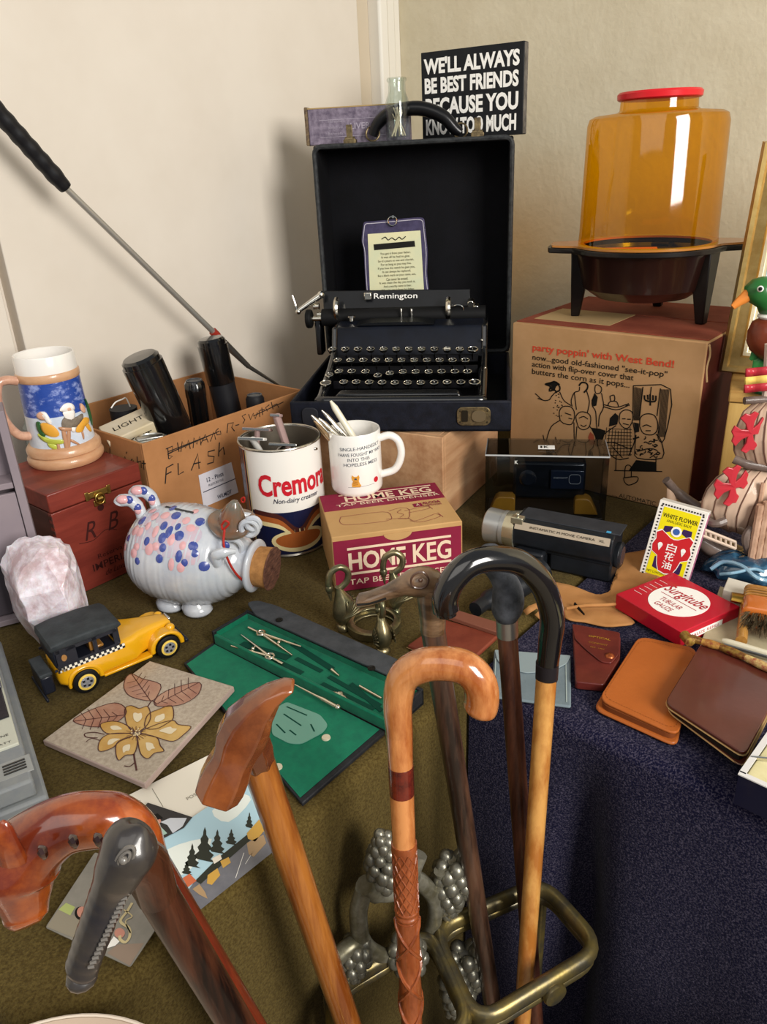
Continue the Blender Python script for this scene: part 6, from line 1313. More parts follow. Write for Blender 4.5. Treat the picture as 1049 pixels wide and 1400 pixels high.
G().box((.014, .005, .016), (.045, .038, .028)).build('grip_base', mvb, t, bev=.004)
strap = [P(x, y, .003)-o0 for x, y in ((745, 812), (770, 818), (785, 830), (776, 848), (790, 853))]
# chamois and hook
cham = mat('chamois_leather', '#a87442', .8, 0, '#b98552', 14, bump=.5, bscale=40)
def sheet(outline, m, name, label, cat, zf, lift=.0008, part='leather', n=16, thick=.0016):
    pts = [P(*p, .002) for p in outline]; c = sum(pts, V())/len(pts); t = thing(name, label, cat, V((c.x, c.y, 0)), 0)
    edge = cr(pts, 4, True); R_ = []
    for f in [1-.999*i/n for i in range(n+1)]:
        R_.append([V((c.x+(p.x-c.x)*f, c.y+(p.y-c.y)*f, lift+zf(c.x+(p.x-c.x)*f, c.y+(p.y-c.y)*f))) for p in edge])
    G().rings(R_, False, True).build(part, m, t, world=True, ang=80, solid=thick); return t
t = sheet([(757, 800), (800, 812), (840, 806), (852, 762), (895, 755), (900, 800), (870, 820), (848, 838), (868, 852), (838, 860), (800, 852), (775, 848), (768, 830)], cham, 'chamois_pouch', 'soft tan chamois leather pouch under the red gauze box', 'pouch', lambda x, y: .0025+.0022*math.sin(x*90+y*40)+.001*math.sin(y*160), .002)
G().tube(cr([P(775, 832, .008), P(800, 828, .012), P(840, 826, .011), P(866, 818, .007)], 4), .0022, 8).build('seam_fold', cham, t, world=True)
G().tube([P(786, 826, .010), P(799, 840, .009)], [.0032, .0016], 8, sx=.5).build('black_tab', BLK, t, world=True)
# leather strap scrap and black strap near the knob cane
t = thing('strap_end', 'small curled tan leather strap end beside the grey knob cane', 'strap', P(732, 834, 0), 0)
G().ribbon([P(x, y, z) for x, y, z in ((718, 838, .004), (726, 832, .010), (735, 828, .013), (742, 836, .008), (735, 844, .003))], .010, (.3,-.6,.7)).build('leather', cham, t, world=True, solid=.002)
# ================================================================ white flower box
wfb = mat('balm_white', '#e9e4da', .35, coat=.2); wfy = mat('balm_yellow', '#e8d914', .4, coat=.2); wfr = mat('balm_red', '#c4262c', .4, coat=.2); wfp = mat('balm_purple', '#3a2450', .4)
a0 = P(873, 786, .0015); b0 = P(944, 801, .0015); bX = (b0-a0); bWd = bX.length; bX.normalize(); yw = math.degrees(math.atan2(bX.y, bX.x)); bN = V((bX.y, -bX.x, 0))
topc = PL(903, 683, a0+V((0,.018,0)), V((0,1,0))); bH = (topc-a0).length*1.0
t = thing('balm_box', 'upright white and yellow medicine box with red emblem reading White Flower', 'box', a0, 0)
bu = (topc-a0).normalized(); bNn = bX.cross(bu).normalized(); bXX = bX
bXX = (bX-bu*bX.dot(bu)).normalized(); bNn = bXX.cross(bu).normalized()
bNn = bNn if bNn.y < 0 else -bNn
Mb = Matrix((bXX, -bNn, bu)).transposed().to_4x4(); Mb.translation = a0+V((0,0,.0005))
t.matrix_basis = Mb
BW_ = bWd*.93
bB = .022
G().box((BW_/2, bB/2, bH/2), (BW_, bB, bH)).build('box', wfb, t, bev=.0008)
def F_(x, z, e=.0004): return frame((x*BW_, -e, z*bH), (1,0,0), (0,-1,0))
fac = lambda pts, m, nm, e: G().face([V((x*BW_, -e, z*bH)) for x, z in pts]).build(nm, m, t, smooth=False)
fac([(.12,.06),(.88,.06),(.88,.93),(.12,.93)], wfy, 'yellow_panel', .0004)
g = G()
for k in range(22):
    for x in (.075, .925): g.box((x*BW_, -.0004, (.05+.042*k)*bH), (.0022, .0004, .0020))
for k in range(15):
    for z in (.035, .955): g.box(((.09+.059*k)*BW_, -.0004, z*bH), (.0020, .0004, .0022))
g.build('dotted_border', BLK, t)
fac([(.22,.16),(.40,.13),(.40,.30),(.22,.30)], wfp, 'purple_corner', .0006); fac([(.60,.13),(.80,.16),(.80,.30),(.60,.30)], wfp, 'purple_corner', .0006); fac([(.22,.60),(.42,.66),(.40,.72),(.24,.70)], wfp, 'purple_corner', .0006); fac([(.60,.66),(.82,.60),(.80,.72),(.62,.72)], wfp, 'purple_corner', .0006)
bat = [(.5,.12),(.36,.14),(.30,.22),(.26,.32),(.13,.36),(.10,.44),(.15,.52),(.12,.60),(.22,.64),(.34,.60),(.42,.57),(.5,.56),(.58,.57),(.66,.60),(.78,.64),(.88,.60),(.85,.52),(.90,.44),(.87,.36),(.74,.32),(.70,.22),(.64,.14)]
fac([(.5+(x-.5)*1.06, .38+(z-.38)*1.05) for x, z in bat], WHT, 'emblem_edge', .0008); fac(bat, wfr, 'red_emblem', .0010)
G().prism(circ(BW_*.11, 16), 0, .0003, F_(.5, .665, .0010)).build('seal', WHT, t); G().prism(circ(BW_*.07, 16), 0, .0003, F_(.5, .665, .0013)).build('seal_centre', mat('seal_blue', '#3b5fa5', .4), t)
text('WHITE FLOWER', BW_*.72, bH*.055, F_(.5, .83), BLK, t, bold=.02); text('ANALGESIC BALM', BW_*.5, bH*.035, F_(.5, .77), BLK, t); text('HAK KAH & CO.', BW_*.55, bH*.022, F_(.5, .895), BLK, t) if 0 else None
text('NET CONTENTS', BW_*.4, bH*.028, F_(.34, .10), BLK, t)
for k, ch_ in enumerate('白花油'): text(ch_, BW_*.20, bH*.10, F_(.5, .46-.115*k, .0012), WHT, t, bold=.01)
for sx_ in (.26, .74):
    G().prism(circ(BW_*.05, 10), 0, .0003, F_(sx_, .46, .0012)).prism([(0, -BW_*.10), (-BW_*.04, 0), (BW_*.04, 0)], 0, .0003, F_(sx_, .44, .0012)).build('small_flower', WHT, t)
G().box((BW_+.0003, bB/2, bH/2), (.0006, bB*.55, bH*.92)).build('pink_side', mat('pink_side', '#c98aa8', .5, 0, '#8a3a5c', 200), t)
# ================================================================ gauze box
gr = mat('gauze_red', '#b5162b', .35, 0, '#bd1b30', 8, coat=.2)
zt3 = .026
gc = [P(845, 815, zt3), P(943, 868, zt3), P(1002, 826, zt3), P(917, 779, zt3)]
gxx = ((gc[1]-gc[0])+(gc[2]-gc[3]))/2; gyy = ((gc[3]-gc[0])+(gc[2]-gc[1]))/2; gw, gd = gxx.length, gyy.length; gxn = gxx.normalized(); gyn = V((-gxn.y, gxn.x, 0))
gcen = sum(gc, V())/4; go = gcen-gxn*gw/2-gyn*gd/2; go.z = .0008+.004; zt3b = zt3-go.z
gyaw = math.degrees(math.atan2(gxn.y, gxn.x))
t = thing('gauze_box', 'flat red box with a white oval reading Surgitube tubular gauze', 'box', go, gyaw)
G().box((gw/2, gd/2, zt3b/2), (gw, gd, zt3b)).build('box', gr, t, bev=.0012)
G().prism([(gw*.53+gw*.33*math.cos(a), gd*.5+gd*.38*math.sin(a)) for a in [2*math.pi*k/40 for k in range(40)]], zt3b, zt3b+.0004).build('white_oval', WHT, t)
Fg = lambda x, y: frame((x*gw, y*gd, zt3b+.0006), (1,0,0), (0,0,1)); gred = mat('gauze_red_ink', '#b01c2c', .5)
text('Surgitube', gw*.58, gd*.24, Fg(.53, .62), gred, t, bold=.008, shear=.15); G().box((gw*.53, gd*.49, zt3b+.0006), (gw*.52, .0008, .0003)).build('underline', gred, t)
text('TUBULAR', gw*.30, gd*.085, Fg(.52, .38), gred, t); text('GAUZE', gw*.24, gd*.085, Fg(.52, .25), gred, t)
for k in range(6): G().box((gw*.12, gd*(.25+.09*k), zt3b+.0002), (gw*.12, .0005, .0003)).build('small_print', WHT, t)
G().box((gw+.0002, gd*.40, zt3b*.45), (.0005, gd*.6, zt3b*.4)).build('side_label', WHT, t); text('GAUZE REFILL', gd*.5, zt3b*.2, frame((gw+.0006, gd*.4, zt3b*.45), (0,1,0), (1,0,0)), gred, t)
# ================================================================ pouches and wallets
gpm = mat('grey_blue_vinyl', '#78868c', .5, 0, '#6b7980', 20, bump=.15, bscale=200)
t, c = flat([(672, 952), (781, 966), (781, 897), (676, 888)], .0008, .0045, 'vinyl_pouch', 'flat grey-blue vinyl pouch behind the black crook cane', 'pouch', gpm, .003)
fl2 = [P(*p, .0052) for p in ((676, 889), (781, 897), (775, 908), (756, 918), (720, 921), (690, 914), (680, 903))]; G().slab(roundpoly(fl2, .003), (0,0,.0012)).build('flap', mat('grey_blue_flap', '#8b999c', .45), t, world=True, bev=.0005)
G().ribbon([P(x, y, .0052) for x, y in ((774, 905), (775, 960))], .0010, (0,0,1)).ribbon([P(x, y, .0052) for x, y in ((678, 900), (676, 948))], .0010, (0,0,1)).build('stitch_line', mat('pale_piping', '#aab8b4', .5), t, world=True)
mrl = mat('maroon_leather', '#56211d', .35, 0, '#6a2b24', 30, bump=.1, bscale=200, coat=.3)
t, c = flat([(787, 932), (826, 936), (848, 900), (849, 870), (783, 855)], .0008, .0110, 'snap_pouch', 'small maroon leather snap pouch with gold stamping', 'pouch', mrl, .004)
fl2 = [P(*p, .0115) for p in ((782, 854), (848, 866), (846, 896), (836, 908), (822, 906), (800, 888), (786, 874))]; fp = G().slab(roundpoly(fl2, .004), (0,0,.0016)).build('flap', mrl, t, world=True, bev=.0006)
gld = mat('gold_stamp', '#c99a3c', .35, .6)
fr = lambda x, y: frame(P(x, y, .0134), P(848, 866, 0)-P(782, 854, 0), (0,0,1))
text('OPTICAL', .026, .0040, fr(820, 872), gld, fp, bold=.03, world=True); text('COMPANY', .022, .0030, fr(818, 880), gld, fp, world=True); text('EST. 1904', .016, .0022, fr(817, 886), gld, fp, world=True); text('ST.', .02, .002, fr(822, 864), gld, fp, world=True) if 0 else None
G().lathe([(.001, .003), (.0035, .0025), (.0052, .0008), (.0055, 0)], 20, Matrix.Translation(P(834, 897, .0131))).build('snap', mat('copper_snap', '#a0522c', .3, .7), fp, world=True)
tan = mat('tan_leather', '#b0602a', .42, 0, '#a85a26', 20, bump=.08, bscale=250, coat=.15); tans = mat('tan_leather_edge', '#7d4322', .5)
wc = [(811, 968), (926, 1020), (952, 890), (873, 871)]
t, c = flat(wc, .0010, .005, 'tan_wallet', 'tan leather zip wallet partly under the dark brown one', 'wallet', tan, .012)
mid = [P(*p, .0125) for p in ((820, 960), (924, 1006), (952, 888), (875, 871))]
G().slab(roundpoly([V((p.x, p.y, .0052)) for p in mid], .012), (0,0,.0058)).build('pages', tans, t, world=True)
G().slab(roundpoly([P(*p, .0142) for p in ((818, 956), (928, 1006), (954, 886), (874, 869))], .014), (0,0,-.0030)).build('cover', tan, t, world=True, bev=.001)
st_ = roundpoly([P(*p, .0145) for p in ((824, 952), (924, 998), (950, 890), (876, 874))], .012)
g = G()
for i in range(len(st_)):
    a, b = st_[i], st_[(i+1) % len(st_)]; n_ = max(1, int((b-a).length/.003))
    for k in range(n_): g.ribbon([a.lerp(b, (k+.15)/n_), a.lerp(b, (k+.75)/n_)], .0006, (0,0,1))
g.build('stitching', mat('stitch_dark', '#8a4a20', .7), t, world=True)
brn = mat('oxblood_leather', '#50231b', .3, 0, '#5b2a20', 10, bump=.15, bscale=60, coat=.3); gtrim = mat('gilt_trim', '#c9a873', .35, .5)
base_c = ((912, 972), (1016, 1050), (1075, 930), (962, 884))
t, c = flat(base_c, .0155, .0175, 'brown_wallet', 'dark oxblood leather zip wallet with gilt edge at the right', 'wallet', brn, .010)
G().slab(roundpoly([P(*p, .0245) for p in ((918, 968), (1014, 1036), (1070, 930), (962, 884))], .010), (0,0,-.0065)).build('inner_lining', mat('wallet_inside', '#221a16', .6), t, world=True)
tp_ = roundpoly([P(*p, .0290) for p in ((909, 960), (1019, 1032), (1078, 920), (960, 878))], .010)
G().slab(tp_, (0,0,-.0040)).build('cover', brn, t, world=True, bev=.001)
G().tube([p+V((0,0,-.0045)) for p in tp_], .0009, 6, True).build('gilt_edge', gtrim, t, world=True)
G().tube([P(p.x, p.y, .0185) if 0 else p for p in roundpoly([P(*p, .0165) for p in base_c], .010)], .0011, 6, True).build('gilt_edge', gtrim, t, world=True)
# ================================================================ blue box, shaving kit, brush, razor, knife
bb = mat('navy_box', '#12132c', .45, coat=.2); bbl = mat('box_rim_white', '#d6d3d0', .5); crm = mat('cream_lining', '#cfc38f', .6, 0, '#dcd2a4', 30)
z_ = .034
p1 = P(1010, 1060, z_); p2 = P(1049, 1000, z_); p3 = P(1049, 1078, z_)
bx1 = (p3-p1).normalized(); by1 = V((-bx1.y, bx1.x, 0)); byaw = math.degrees(math.atan2(bx1.y, bx1.x)); p0 = V((p1.x, p1.y, .0008))
t = thing('navy_box', 'small navy card box with cream lining at the lower right table edge', 'box', p0, byaw)
for nm, c, d in (('front_wall', (.05, .001, z_/2), (.10, .002, z_)), ('back_wall', (.05, .089, z_/2), (.10, .002, z_)), ('side_wall', (.001, .045, z_/2), (.002, .086, z_)), ('side_wall', (.099, .045, z_/2), (.002, .086, z_)), ('bottom', (.05, .045, .002), (.095, .085, .002))): G().box(c, d).build(nm, bb, t)
g = G(); g.box((.05, .002, z_+.0006), (.101, .0055, .0012)); g.box((.002, .046, z_+.0006), (.0055, .086, .0012)); g.build('white_rim', bbl, t)
G().box((.05, .045, z_-.012), (.094, .084, .016)).build('cream_tray', crm, t, bev=.002)
t = thing('utensil', 'steel blade lying in the cream lined navy box', 'blade', p0+V((.02, .02, z_-.003)), byaw+30); G().tube([(0, 0, .0035), (.03, 0, .0035), (.07, 0, .0035)], [.002, .003, .001], 8, sx=.4).build('blade', CHR, t)
# shaving tray behind
kc = [P(*p, .012) for p in ((958, 880), (1090, 925), (1110, 840), (985, 800))]
t = thing('shaving_tray', 'shallow cream lined tray holding the brushes and razor', 'tray', V((sum(p.x for p in kc)/4, sum(p.y for p in kc)/4, .0008)), 0)
G().slab([V((p.x, p.y, .001)) for p in kc], (0,0,.010)).build('lining', mat('tray_lining', '#b5a98a', .8, 0, '#a3987a', 20), t, world=True, bev=.001)
t = thing('card_box', 'long white card box lying behind the shaving brush', 'box', P(1030, 812, 0), 0)
cbq = [P(*p, .030) for p in ((996, 789), (1090, 815), (1094, 836), (989, 806))]
G().slab([V((p.x, p.y, .012)) for p in cbq], (0,0,.018)).build('box', mat('ivory_card', '#d3cdbf', .6), t, world=True, bev=.001)
fq = (cbq[2]-cbq[3]).normalized(); text('FUJI', .020, .010, frame(cbq[3].lerp(cbq[2], .52)+V((0,0,-.009))+V((-.002,-.004,0)), fq, V((fq.y, -fq.x, 0))), BLK, t, world=True) if 0 else text('FI', .010, .008, frame(P(1038, 806, .0306), fq, (0,0,1)), BLK, t, world=True)
woodh = wood('brush_wood', '#9c6a2c', '#c2914c', .35, 10, (1,.15,1), .5, .1)
hz = .014
t = thing('safety_razor', 'gold-brown wooden handled razor leaning beside the shaving brush', 'razor', P(1014, 872, .0125), 0)
G().tube([P(1014, 876, .020), P(1015, 866, .021), P(1018, 832, .027), P(1019, 824, .028)], [.0065, .0065, .0048, .0058], 12).build('handle', woodh, t, world=True)
G().tube([P(1000, 816, .032), P(1030, 822, .030)], [.0055, .0065], 10, sx=1.6).build('head', mat('gold_brass2', '#a98338', .3, .9), t, world=True)
t = thing('shaving_brush', 'orange amber handled brush with dark striped collar and badger bristles', 'brush', P(1045, 850, .0125), 0)
amb = mat('amber_handle', '#c46a22', .25, coat=.6)
def bpr(px, py, w_, z): a = P(px, py, z); return a
bc0, bc1, bc2 = P(1046, 812, .034), P(1042, 862, .030), P(1042, 882, .026)
dirb = (bc1-bc0).normalized(); sb_ = V((-dirb.y, dirb.x, 0)).normalized()
def ob(c, w_, h): return [c+sb_*a+V((0,0,b)) for a, b in rrect(w_*2, h*2, min(w_, h)*.5, 3)]
G().rings([ob(bc0+dirb*f, w_, h) for f, w_, h in ((0, .020, .010), (.006, .024, .014), (.010, .022, .013))]).build('cap', woodh, t, world=True)
g = G()
for k in range(3): f = .011+k*.006; g.rings([ob(bc0+dirb*f, .023, .0135), ob(bc0+dirb*(f+.0035), .0235, .014)])
g.build('collar', woodh, t, world=True, bev=.0005)
G().rings([ob(bc0+dirb*f, .0215, .0122) for f in (.010, .028)]).build('dark_collar', BLK, t, world=True)
G().rings([ob(bc0+dirb*f, w_, h) for f, w_, h in ((.028, .0225, .013), (.034, .0245, .0145), (.058, .0235, .014), (.060, .021, .012))]).build('handle', amb, t, world=True)
g = G(); random.seed(4); bri = mat('badger_bristle', '#8a7a5c', .8, 0, '#2c2118', 200, (1,1,1))
for k in range(260):
    u, v_ = random.uniform(-1, 1), random.uniform(-1, 1); a = bc0+dirb*.058+sb_*u*.018+V((0,0,v_*.009)); b = a+dirb*random.uniform(.016, .026)+sb_*u*.008+V((0,0,v_*.003)); b.z = max(b.z, .0135); a.z = max(a.z, .014); g.tube([a, b], [.0006, .0003], 3)
g.build('bristles', bri, t, world=True, kind='stuff')
t = thing('straight_razor', 'folded straight razor with ivory scales in front of the brush', 'razor', P(1020, 885, .0125), 0)
G().tube(cr([P(988, 876, .018), P(1010, 882, .019), P(1060, 897, .019)], 4), [.003]+[.0042]*7+[.004], 10, sx=.8).build('scale', mat('ivory_scale', '#d6ceb4', .3, coat=.5), t, world=True)
G().tube([P(990, 882, .0165), P(1060, 902, .0165)], .0028, 8, sx=.6).build('blade', steel, t, world=True)
t = thing('ornate_handle', 'slim ornate gold and red enamelled handle lying above the brown wallet', 'pocket knife', P(965, 875, .030), 0)
gq_ = [P(x, y, .034) for x, y in ((938, 871), (960, 877), (985, 884), (1020, 899), (1060, 918))]
for k in range(4): G().tube([gq_[k], gq_[k].lerp(gq_[k+1], .5), gq_[k+1]], [.0040, .0050, .0040], 10).build('segment', [mat('enamel_gold', '#a98a3c', .3, .5, '#6f2b22', 160), mat('enamel_red', '#7a2a22', .35, 0, '#b58b44', 160), MATS['enamel_gold'] if 'enamel_gold' in MATS else gold, mat('enamel_cream', '#d3c079', .35, 0, '#9a4a3a', 160)][k], t, world=True)
G().tube([P(936, 868, .034), P(944, 878, .034)], .0060, 12).build('end_cap', MATS['enamel_gold'], t, world=True)
# blue glass
bgl = mat('blue_art_glass', '#1c3d55', .12, 0, '#5b8fb0', 30, coat=.9, lo=.5, hi=.75, bump=.4, bscale=25)
t = thing('glass_dish', 'dark blue swirled art glass piece below the ceramic ship', 'glass dish', P(1010, 785, 0), 0)
cg = P(1020, 788, 0); R_ = []
for f, z in ((.2, .001), (.75, .001), (1.0, .008), (.92, .020), (.7, .030), (.35, .034), (.05, .030)):
    R_.append([V((cg.x+.055*f*(1+.10*math.sin(5*u))*math.cos(u), cg.y+.030*f*(1+.12*math.sin(4*u+1))*math.sin(u)-.010*math.cos(u), z+.004*f*math.sin(6*u)*(z > .002))) for u in [2*math.pi*k/40 for k in range(40)]])
G().rings(R_).build('glass', bgl, t, world=True, ang=80)
G().tube(cr([P(x, y, z) for x, y, z in ((972, 778, .018), (990, 768, .030), (1015, 774, .034), (1035, 790, .028), (1060, 796, .020))], 4), .0028, 8).tube(cr([P(x, y, z) for x, y, z in ((985, 785, .024), (1005, 783, .032), (1030, 778, .030), (1045, 782, .026))], 4), .0022, 8).build('pale_ripple', mat('pale_blue_glass', '#7fa6bd', .12, coat=.9), t, world=True)
# ================================================================ umbrella stand
pew = mat('aged_pewter_brass', '#8d7c48', .34, .75, '#5f5a4c', 40, bump=.12, bscale=80); pewg = mat('pewter_grape', '#97958a', .33, .7, '#6d6958', 60)
RZ = -.20
SA, SB, SCc, SDd = P(592, 1272, RZ), P(742, 1207, RZ), P(822, 1298, RZ), P(652, 1402, RZ)
ctrS = V((.03, .43, -.75))
t = thing('umbrella_stand', 'brassy pewter umbrella stand with grape bunches on the floor', 'umbrella stand', V((.05, .46, -.75)), 24); stand = t
def ring_(cs, name):
    q = roundpoly(cs, .028, 6); g = G().tube([p+V((0,0,0)) for p in q], .0098, 12, True, sx=.78, upv=(0,0,1)); o = g.build(name, pew, t, world=True, ang=80)
    G().tube([p+V((0,0,-.015)) for p in q], .0060, 8, True, sx=.8, upv=(0,0,1)).build('ring_lip', pew, o, world=True, ang=80); return o
u_ = (SA-SB); A2 = SA+u_*1.0+V((.020, -.010, 0)); D2 = SDd+u_*.98; w_ = (SDd-SA)
ring_([SA, SB, SCc, SDd], 'ring')
ring_([A2, SA+u_*.03, SDd+u_*.03, D2+w_*.0], 'ring')
ring_([D2, SDd, SDd+w_*.95, D2+w_*.95], 'ring')
mid = SCc.lerp(SDd, .42); G().lathe([(.001, -.004), (.012, -.003), (.013, 0), (.012, .003), (.001, .004)], 20, frame(mid+V((.002, -.008, -.010)), V((1,0,0)), V((.4, -.9, 0)))).build('ring_boss', pew, t, world=True)
for p in (A2, SB, SDd, D2+w_*.95): G().tube([V((p.x, p.y, RZ-.010)), V((p.x+(.05-p.x)*.1, p.y+(.44-p.y)*.1, -.73))], .0065, 10).build('upright', pew, t, world=True)
tray = [V((p.x+(.05-p.x)*.06, p.y+(.44-p.y)*.06, -.7495)) for p in (A2, SB, SCc, D2+w_*.95)]
G().slab(roundpoly(tray, .02), (0,0,.008)).build('drip_tray', pew, t, world=True, bev=.002); G().tube([p+V((0,0,.018)) for p in roundpoly(tray, .02)], .007, 8, True).build('tray_rim', pew, t, world=True)
# vine ring and grape bunches on the back
vn = (SA-A2).cross(V((0,0,1))).normalized(); vn = vn if vn.y > 0 else -vn
def v3(px, py, o=0): return PL(px, py, SA+vn*(.001+o), vn)
vinem = mat('pewter_vine', '#a19e90', .34, .65, '#726d58', 40, bump=.1, bscale=80)
G().tube(cr([v3(x, y) for x, y in ((498, 1216), (490, 1250), (498, 1290), (530, 1308), (570, 1300), (592, 1265), (594, 1230), (578, 1208), (566, 1200))], 6), .0090, 12, sx=.9).build('vine_loop', vinem, t, world=True, ang=80)
G().tube(cr([v3(498, 1210), v3(520, 1222), v3(545, 1218), v3(560, 1200), v3(574, 1168)], 5), [.010]*5+[.008]*16, 12).build('vine_stem', vinem, t, world=True, ang=80)
G().tube(cr([v3(598, 1214), v3(605, 1200), v3(602, 1190)], 4), .007, 10).build('vine_stem', vinem, t, world=True, ang=80)
G().tube(cr([v3(500, 1292), v3(485, 1290), v3(466, 1304), v3(455, 1315)], 4), .009, 10).build('vine_stem', vinem, t, world=True, ang=80)
G().tube(cr([v3(575, 1290), v3(590, 1282), SA+V((0,0,.004))], 4), .009, 10).build('vine_stem', vinem, t, world=True, ang=80)
gme = None
def bunch(x0, y0, x1, y1, rad, n, o=0, r=.0062):
    global gme
    a, b = v3(x0, y0, o), v3(x1, y1, o); d = b-a
    b_ = G().tube([a.lerp(b, f) for f in (0, .3, .7, 1)], [rad*.5, rad*.8, rad*.6, .003], 10).build('grape_bunch', pewg, t, world=True)
    inv = chain(b_).inverted()
    for i in range(n):
        f = (i+.5)/n; rr = rad*(.62+.9*f*(1-f)*2 if f < .5 else 1.07-1.0*(f-.5)*1.6); u = i*2.4
        c = a.lerp(b, f)+V((rr*math.cos(u), rr*math.sin(u)*.9, 0))
        if gme is None:
            o_ = G().ball((0,0,0), (1,1,1.12), 12, 8).build('grape', pewg, b_); gme = o_.data
        else: o_ = bpy.data.objects.new('grape', gme); COL.objects.link(o_); o_.parent = b_
        s_ = r*(1.15-.35*f)*random.uniform(.9, 1.08); o_.scale = (s_, s_, s_); o_.location = inv @ c
random.seed(2)
bunch(527, 1208, 524, 1142, .0135, 44, 0, .0068)
bunch(622, 1176, 612, 1248, .0165, 50, .0, .0074)
bunch(638, 1302, 620, 1384, .0180, 60, -.012, .0080)
bunch(488, 1290, 480, 1340, .012, 30, .0, .0068)
bunch(556, 1290, 560, 1332, .015, 34, -.012, .0072)
# ================================================================ canes
def low(top, at, zend=-.735):
    """carry the line top -> at down to zend"""
    d = at-top; return top+d*((zend-top.z)/d.z)
def shaft(t, top, bot, r0, r1, m, name='shaft', n=20):
    return G().tube([top.lerp(bot, k/10) for k in range(11)], [r0+(r1-r0)*k/10 for k in range(11)], n).build(name, m, t, world=True)
def ferrule(t, top, bot, r, m=None):
    d = (top-bot).normalized(); G().tube([bot, bot+d*.004, bot+d*.03, bot+d*.034], [r*.8, r*1.15, r*1.1, r*.95], 14).build('rubber_tip', BLK, t, world=True)
# black crook with pale shaft
honey = wood('honey_wood', '#a5662a', '#cc954f', .3, 9, (1,1,.35), .6, .12)
top = D(748, 915, .600); thr = P(722, 1285, -.194); bot = low(top, thr)
t = thing('walking_cane', 'crook cane with glossy black handle and pale honey wood shaft', 'cane', V((bot.x, bot.y, -.7355)), 0, 'canes in the umbrella stand')
jn = top.lerp(bot, .012)
shaft(t, jn, bot, .0098, .0075, honey); ferrule(t, top, bot, .0085)
blk = mat('black_lacquer', '#0d0c0e', .16, 0, '#17130f', 12, coat=.9)
hp = [D(748, 918, .600), D(752, 880, .600), D(755, 842, .599), D(742, 800, .594), D(714, 771, .587), D(680, 764, .579), D(645, 770, .571), D(620, 792, .565), D(609, 818, .562), D(611, 841, .560)]
hq_ = cr(hp, 7); n_ = len(hq_); G().tube(hq_, [.0100+.0014*min(1, i/12) if i < n_-2 else .0085 for i in range(n_)], 20).build('handle', blk, t, world=True)
G().tube([hp[0]+V((0,0,.010)), hp[0]-V((0,0,.008))], [.0108, .0106], 20).build('collar', mat('dark_collar2', '#221e20', .4), t, world=True)
# grey knob cane with silver collar
dkw = wood('dark_red_wood', '#331a13', '#5e3826', .4, 12, (1,1,.10), .3, .3)
top = D(694, 868, .640); thr = P(722, 1262, -.204); bot = low(top, thr); bot = V((max(min(bot.x, .2), 0), bot.y, bot.z))
t = thing('walking_cane', 'dark red-brown cane with rough grey knob and silver collar', 'cane', V((bot.x, bot.y, -.7355)), 0, 'canes in the umbrella stand')
shaft(t, top, bot, .0100, .0085, dkw); ferrule(t, top, bot, .009)
G().tube([D(694, 868, .640), D(693, 846, .640)], [.0108, .0108], 24).build('silver_collar', mat('silver_collar', '#bdb9b4', .3, .9), t, world=True)
kn = mat('rough_grey_knob', '#35373b', .7, 0, '#55585e', 60, bump=.9, bscale=70)
kp = [D(693, 846, .640), D(693, 836, .640), D(695, 818, .640), D(692, 800, .642), D(684, 786, .646), D(676, 772, .652), D(668, 758, .658), D(660, 750, .664)]
G().tube(cr(kp, 4), crs([.010, .0145, .0155, .0135, .011, .0125, .0135, .006], 4), 20).build('knob', kn, t, world=True, ang=70)
# duck head cane
duckw = wood('grey_brown_wood', '#47321f', '#86684c', .3, 12, (.25,.4,1), .6, .12); dshaft = wood('charcoal_brown_wood', '#20130c', '#54392a', .35, 12, (1,1,.08), .5, .2)
top = D(592, 860, .595); thr = P(657, 1268, RZ); bot = low(top, thr)
t = thing('walking_cane', 'dark brown cane with carved duck head handle and long bill', 'cane', V((bot.x, bot.y, -.7355)), 0, 'canes in the umbrella stand')
shaft(t, top, bot, .0112, .0085, dshaft); ferrule(t, top, bot, .009)
dk_ = .594
def dd_(px, py, o=0): return D(px, py, dk_+o)
R_ = []
for px, py, rz_, ry_ in ((487, 822, .0035, .006), (490, 821, .0058, .0085), (505, 818, .0062, .0088), (525, 811, .0072, .0085), (543, 803, .0092, .0095), (555, 797, .0118, .0115), (568, 795, .0138, .0135), (582, 796, .0140, .0140), (596, 798, .0118, .012), (604, 799, .007, .008), (607, 799, .001, .001)):
    c = dd_(px, py); R_.append([c+V((0, ry_*math.cos(u), rz_*math.sin(u)))+V((.25*rz_*math.sin(u), 0, 0)) for u in [2*math.pi*k/20 for k in range(20)]])
hd_ = G().rings(R_).build('duck_head', duckw, t, world=True, ang=75)
G().tube([dd_(589, 800), dd_(590, 822), dd_(592, 845), dd_(592, 862)], [.0135, .0125, .0118, .0116], 20).build('neck', duckw, t, world=True)
G().tube(cr([dd_(x, y, -.0142) for x, y in ((566, 786), (578, 782), (586, 792), (580, 803), (567, 803), (562, 795))], 4, True), .0011, 6, True).ball(dd_(575, 793, -.0138), .0022, 8, 6).build('carved_eye', MATS['charcoal_brown_wood'], hd_, world=True)
G().tube(cr([dd_(x, y, -.0088) for x, y in ((488, 827), (506, 825), (522, 820), (528, 818))], 3), .0010, 6).build('bill_line', BLK, hd_, world=True)
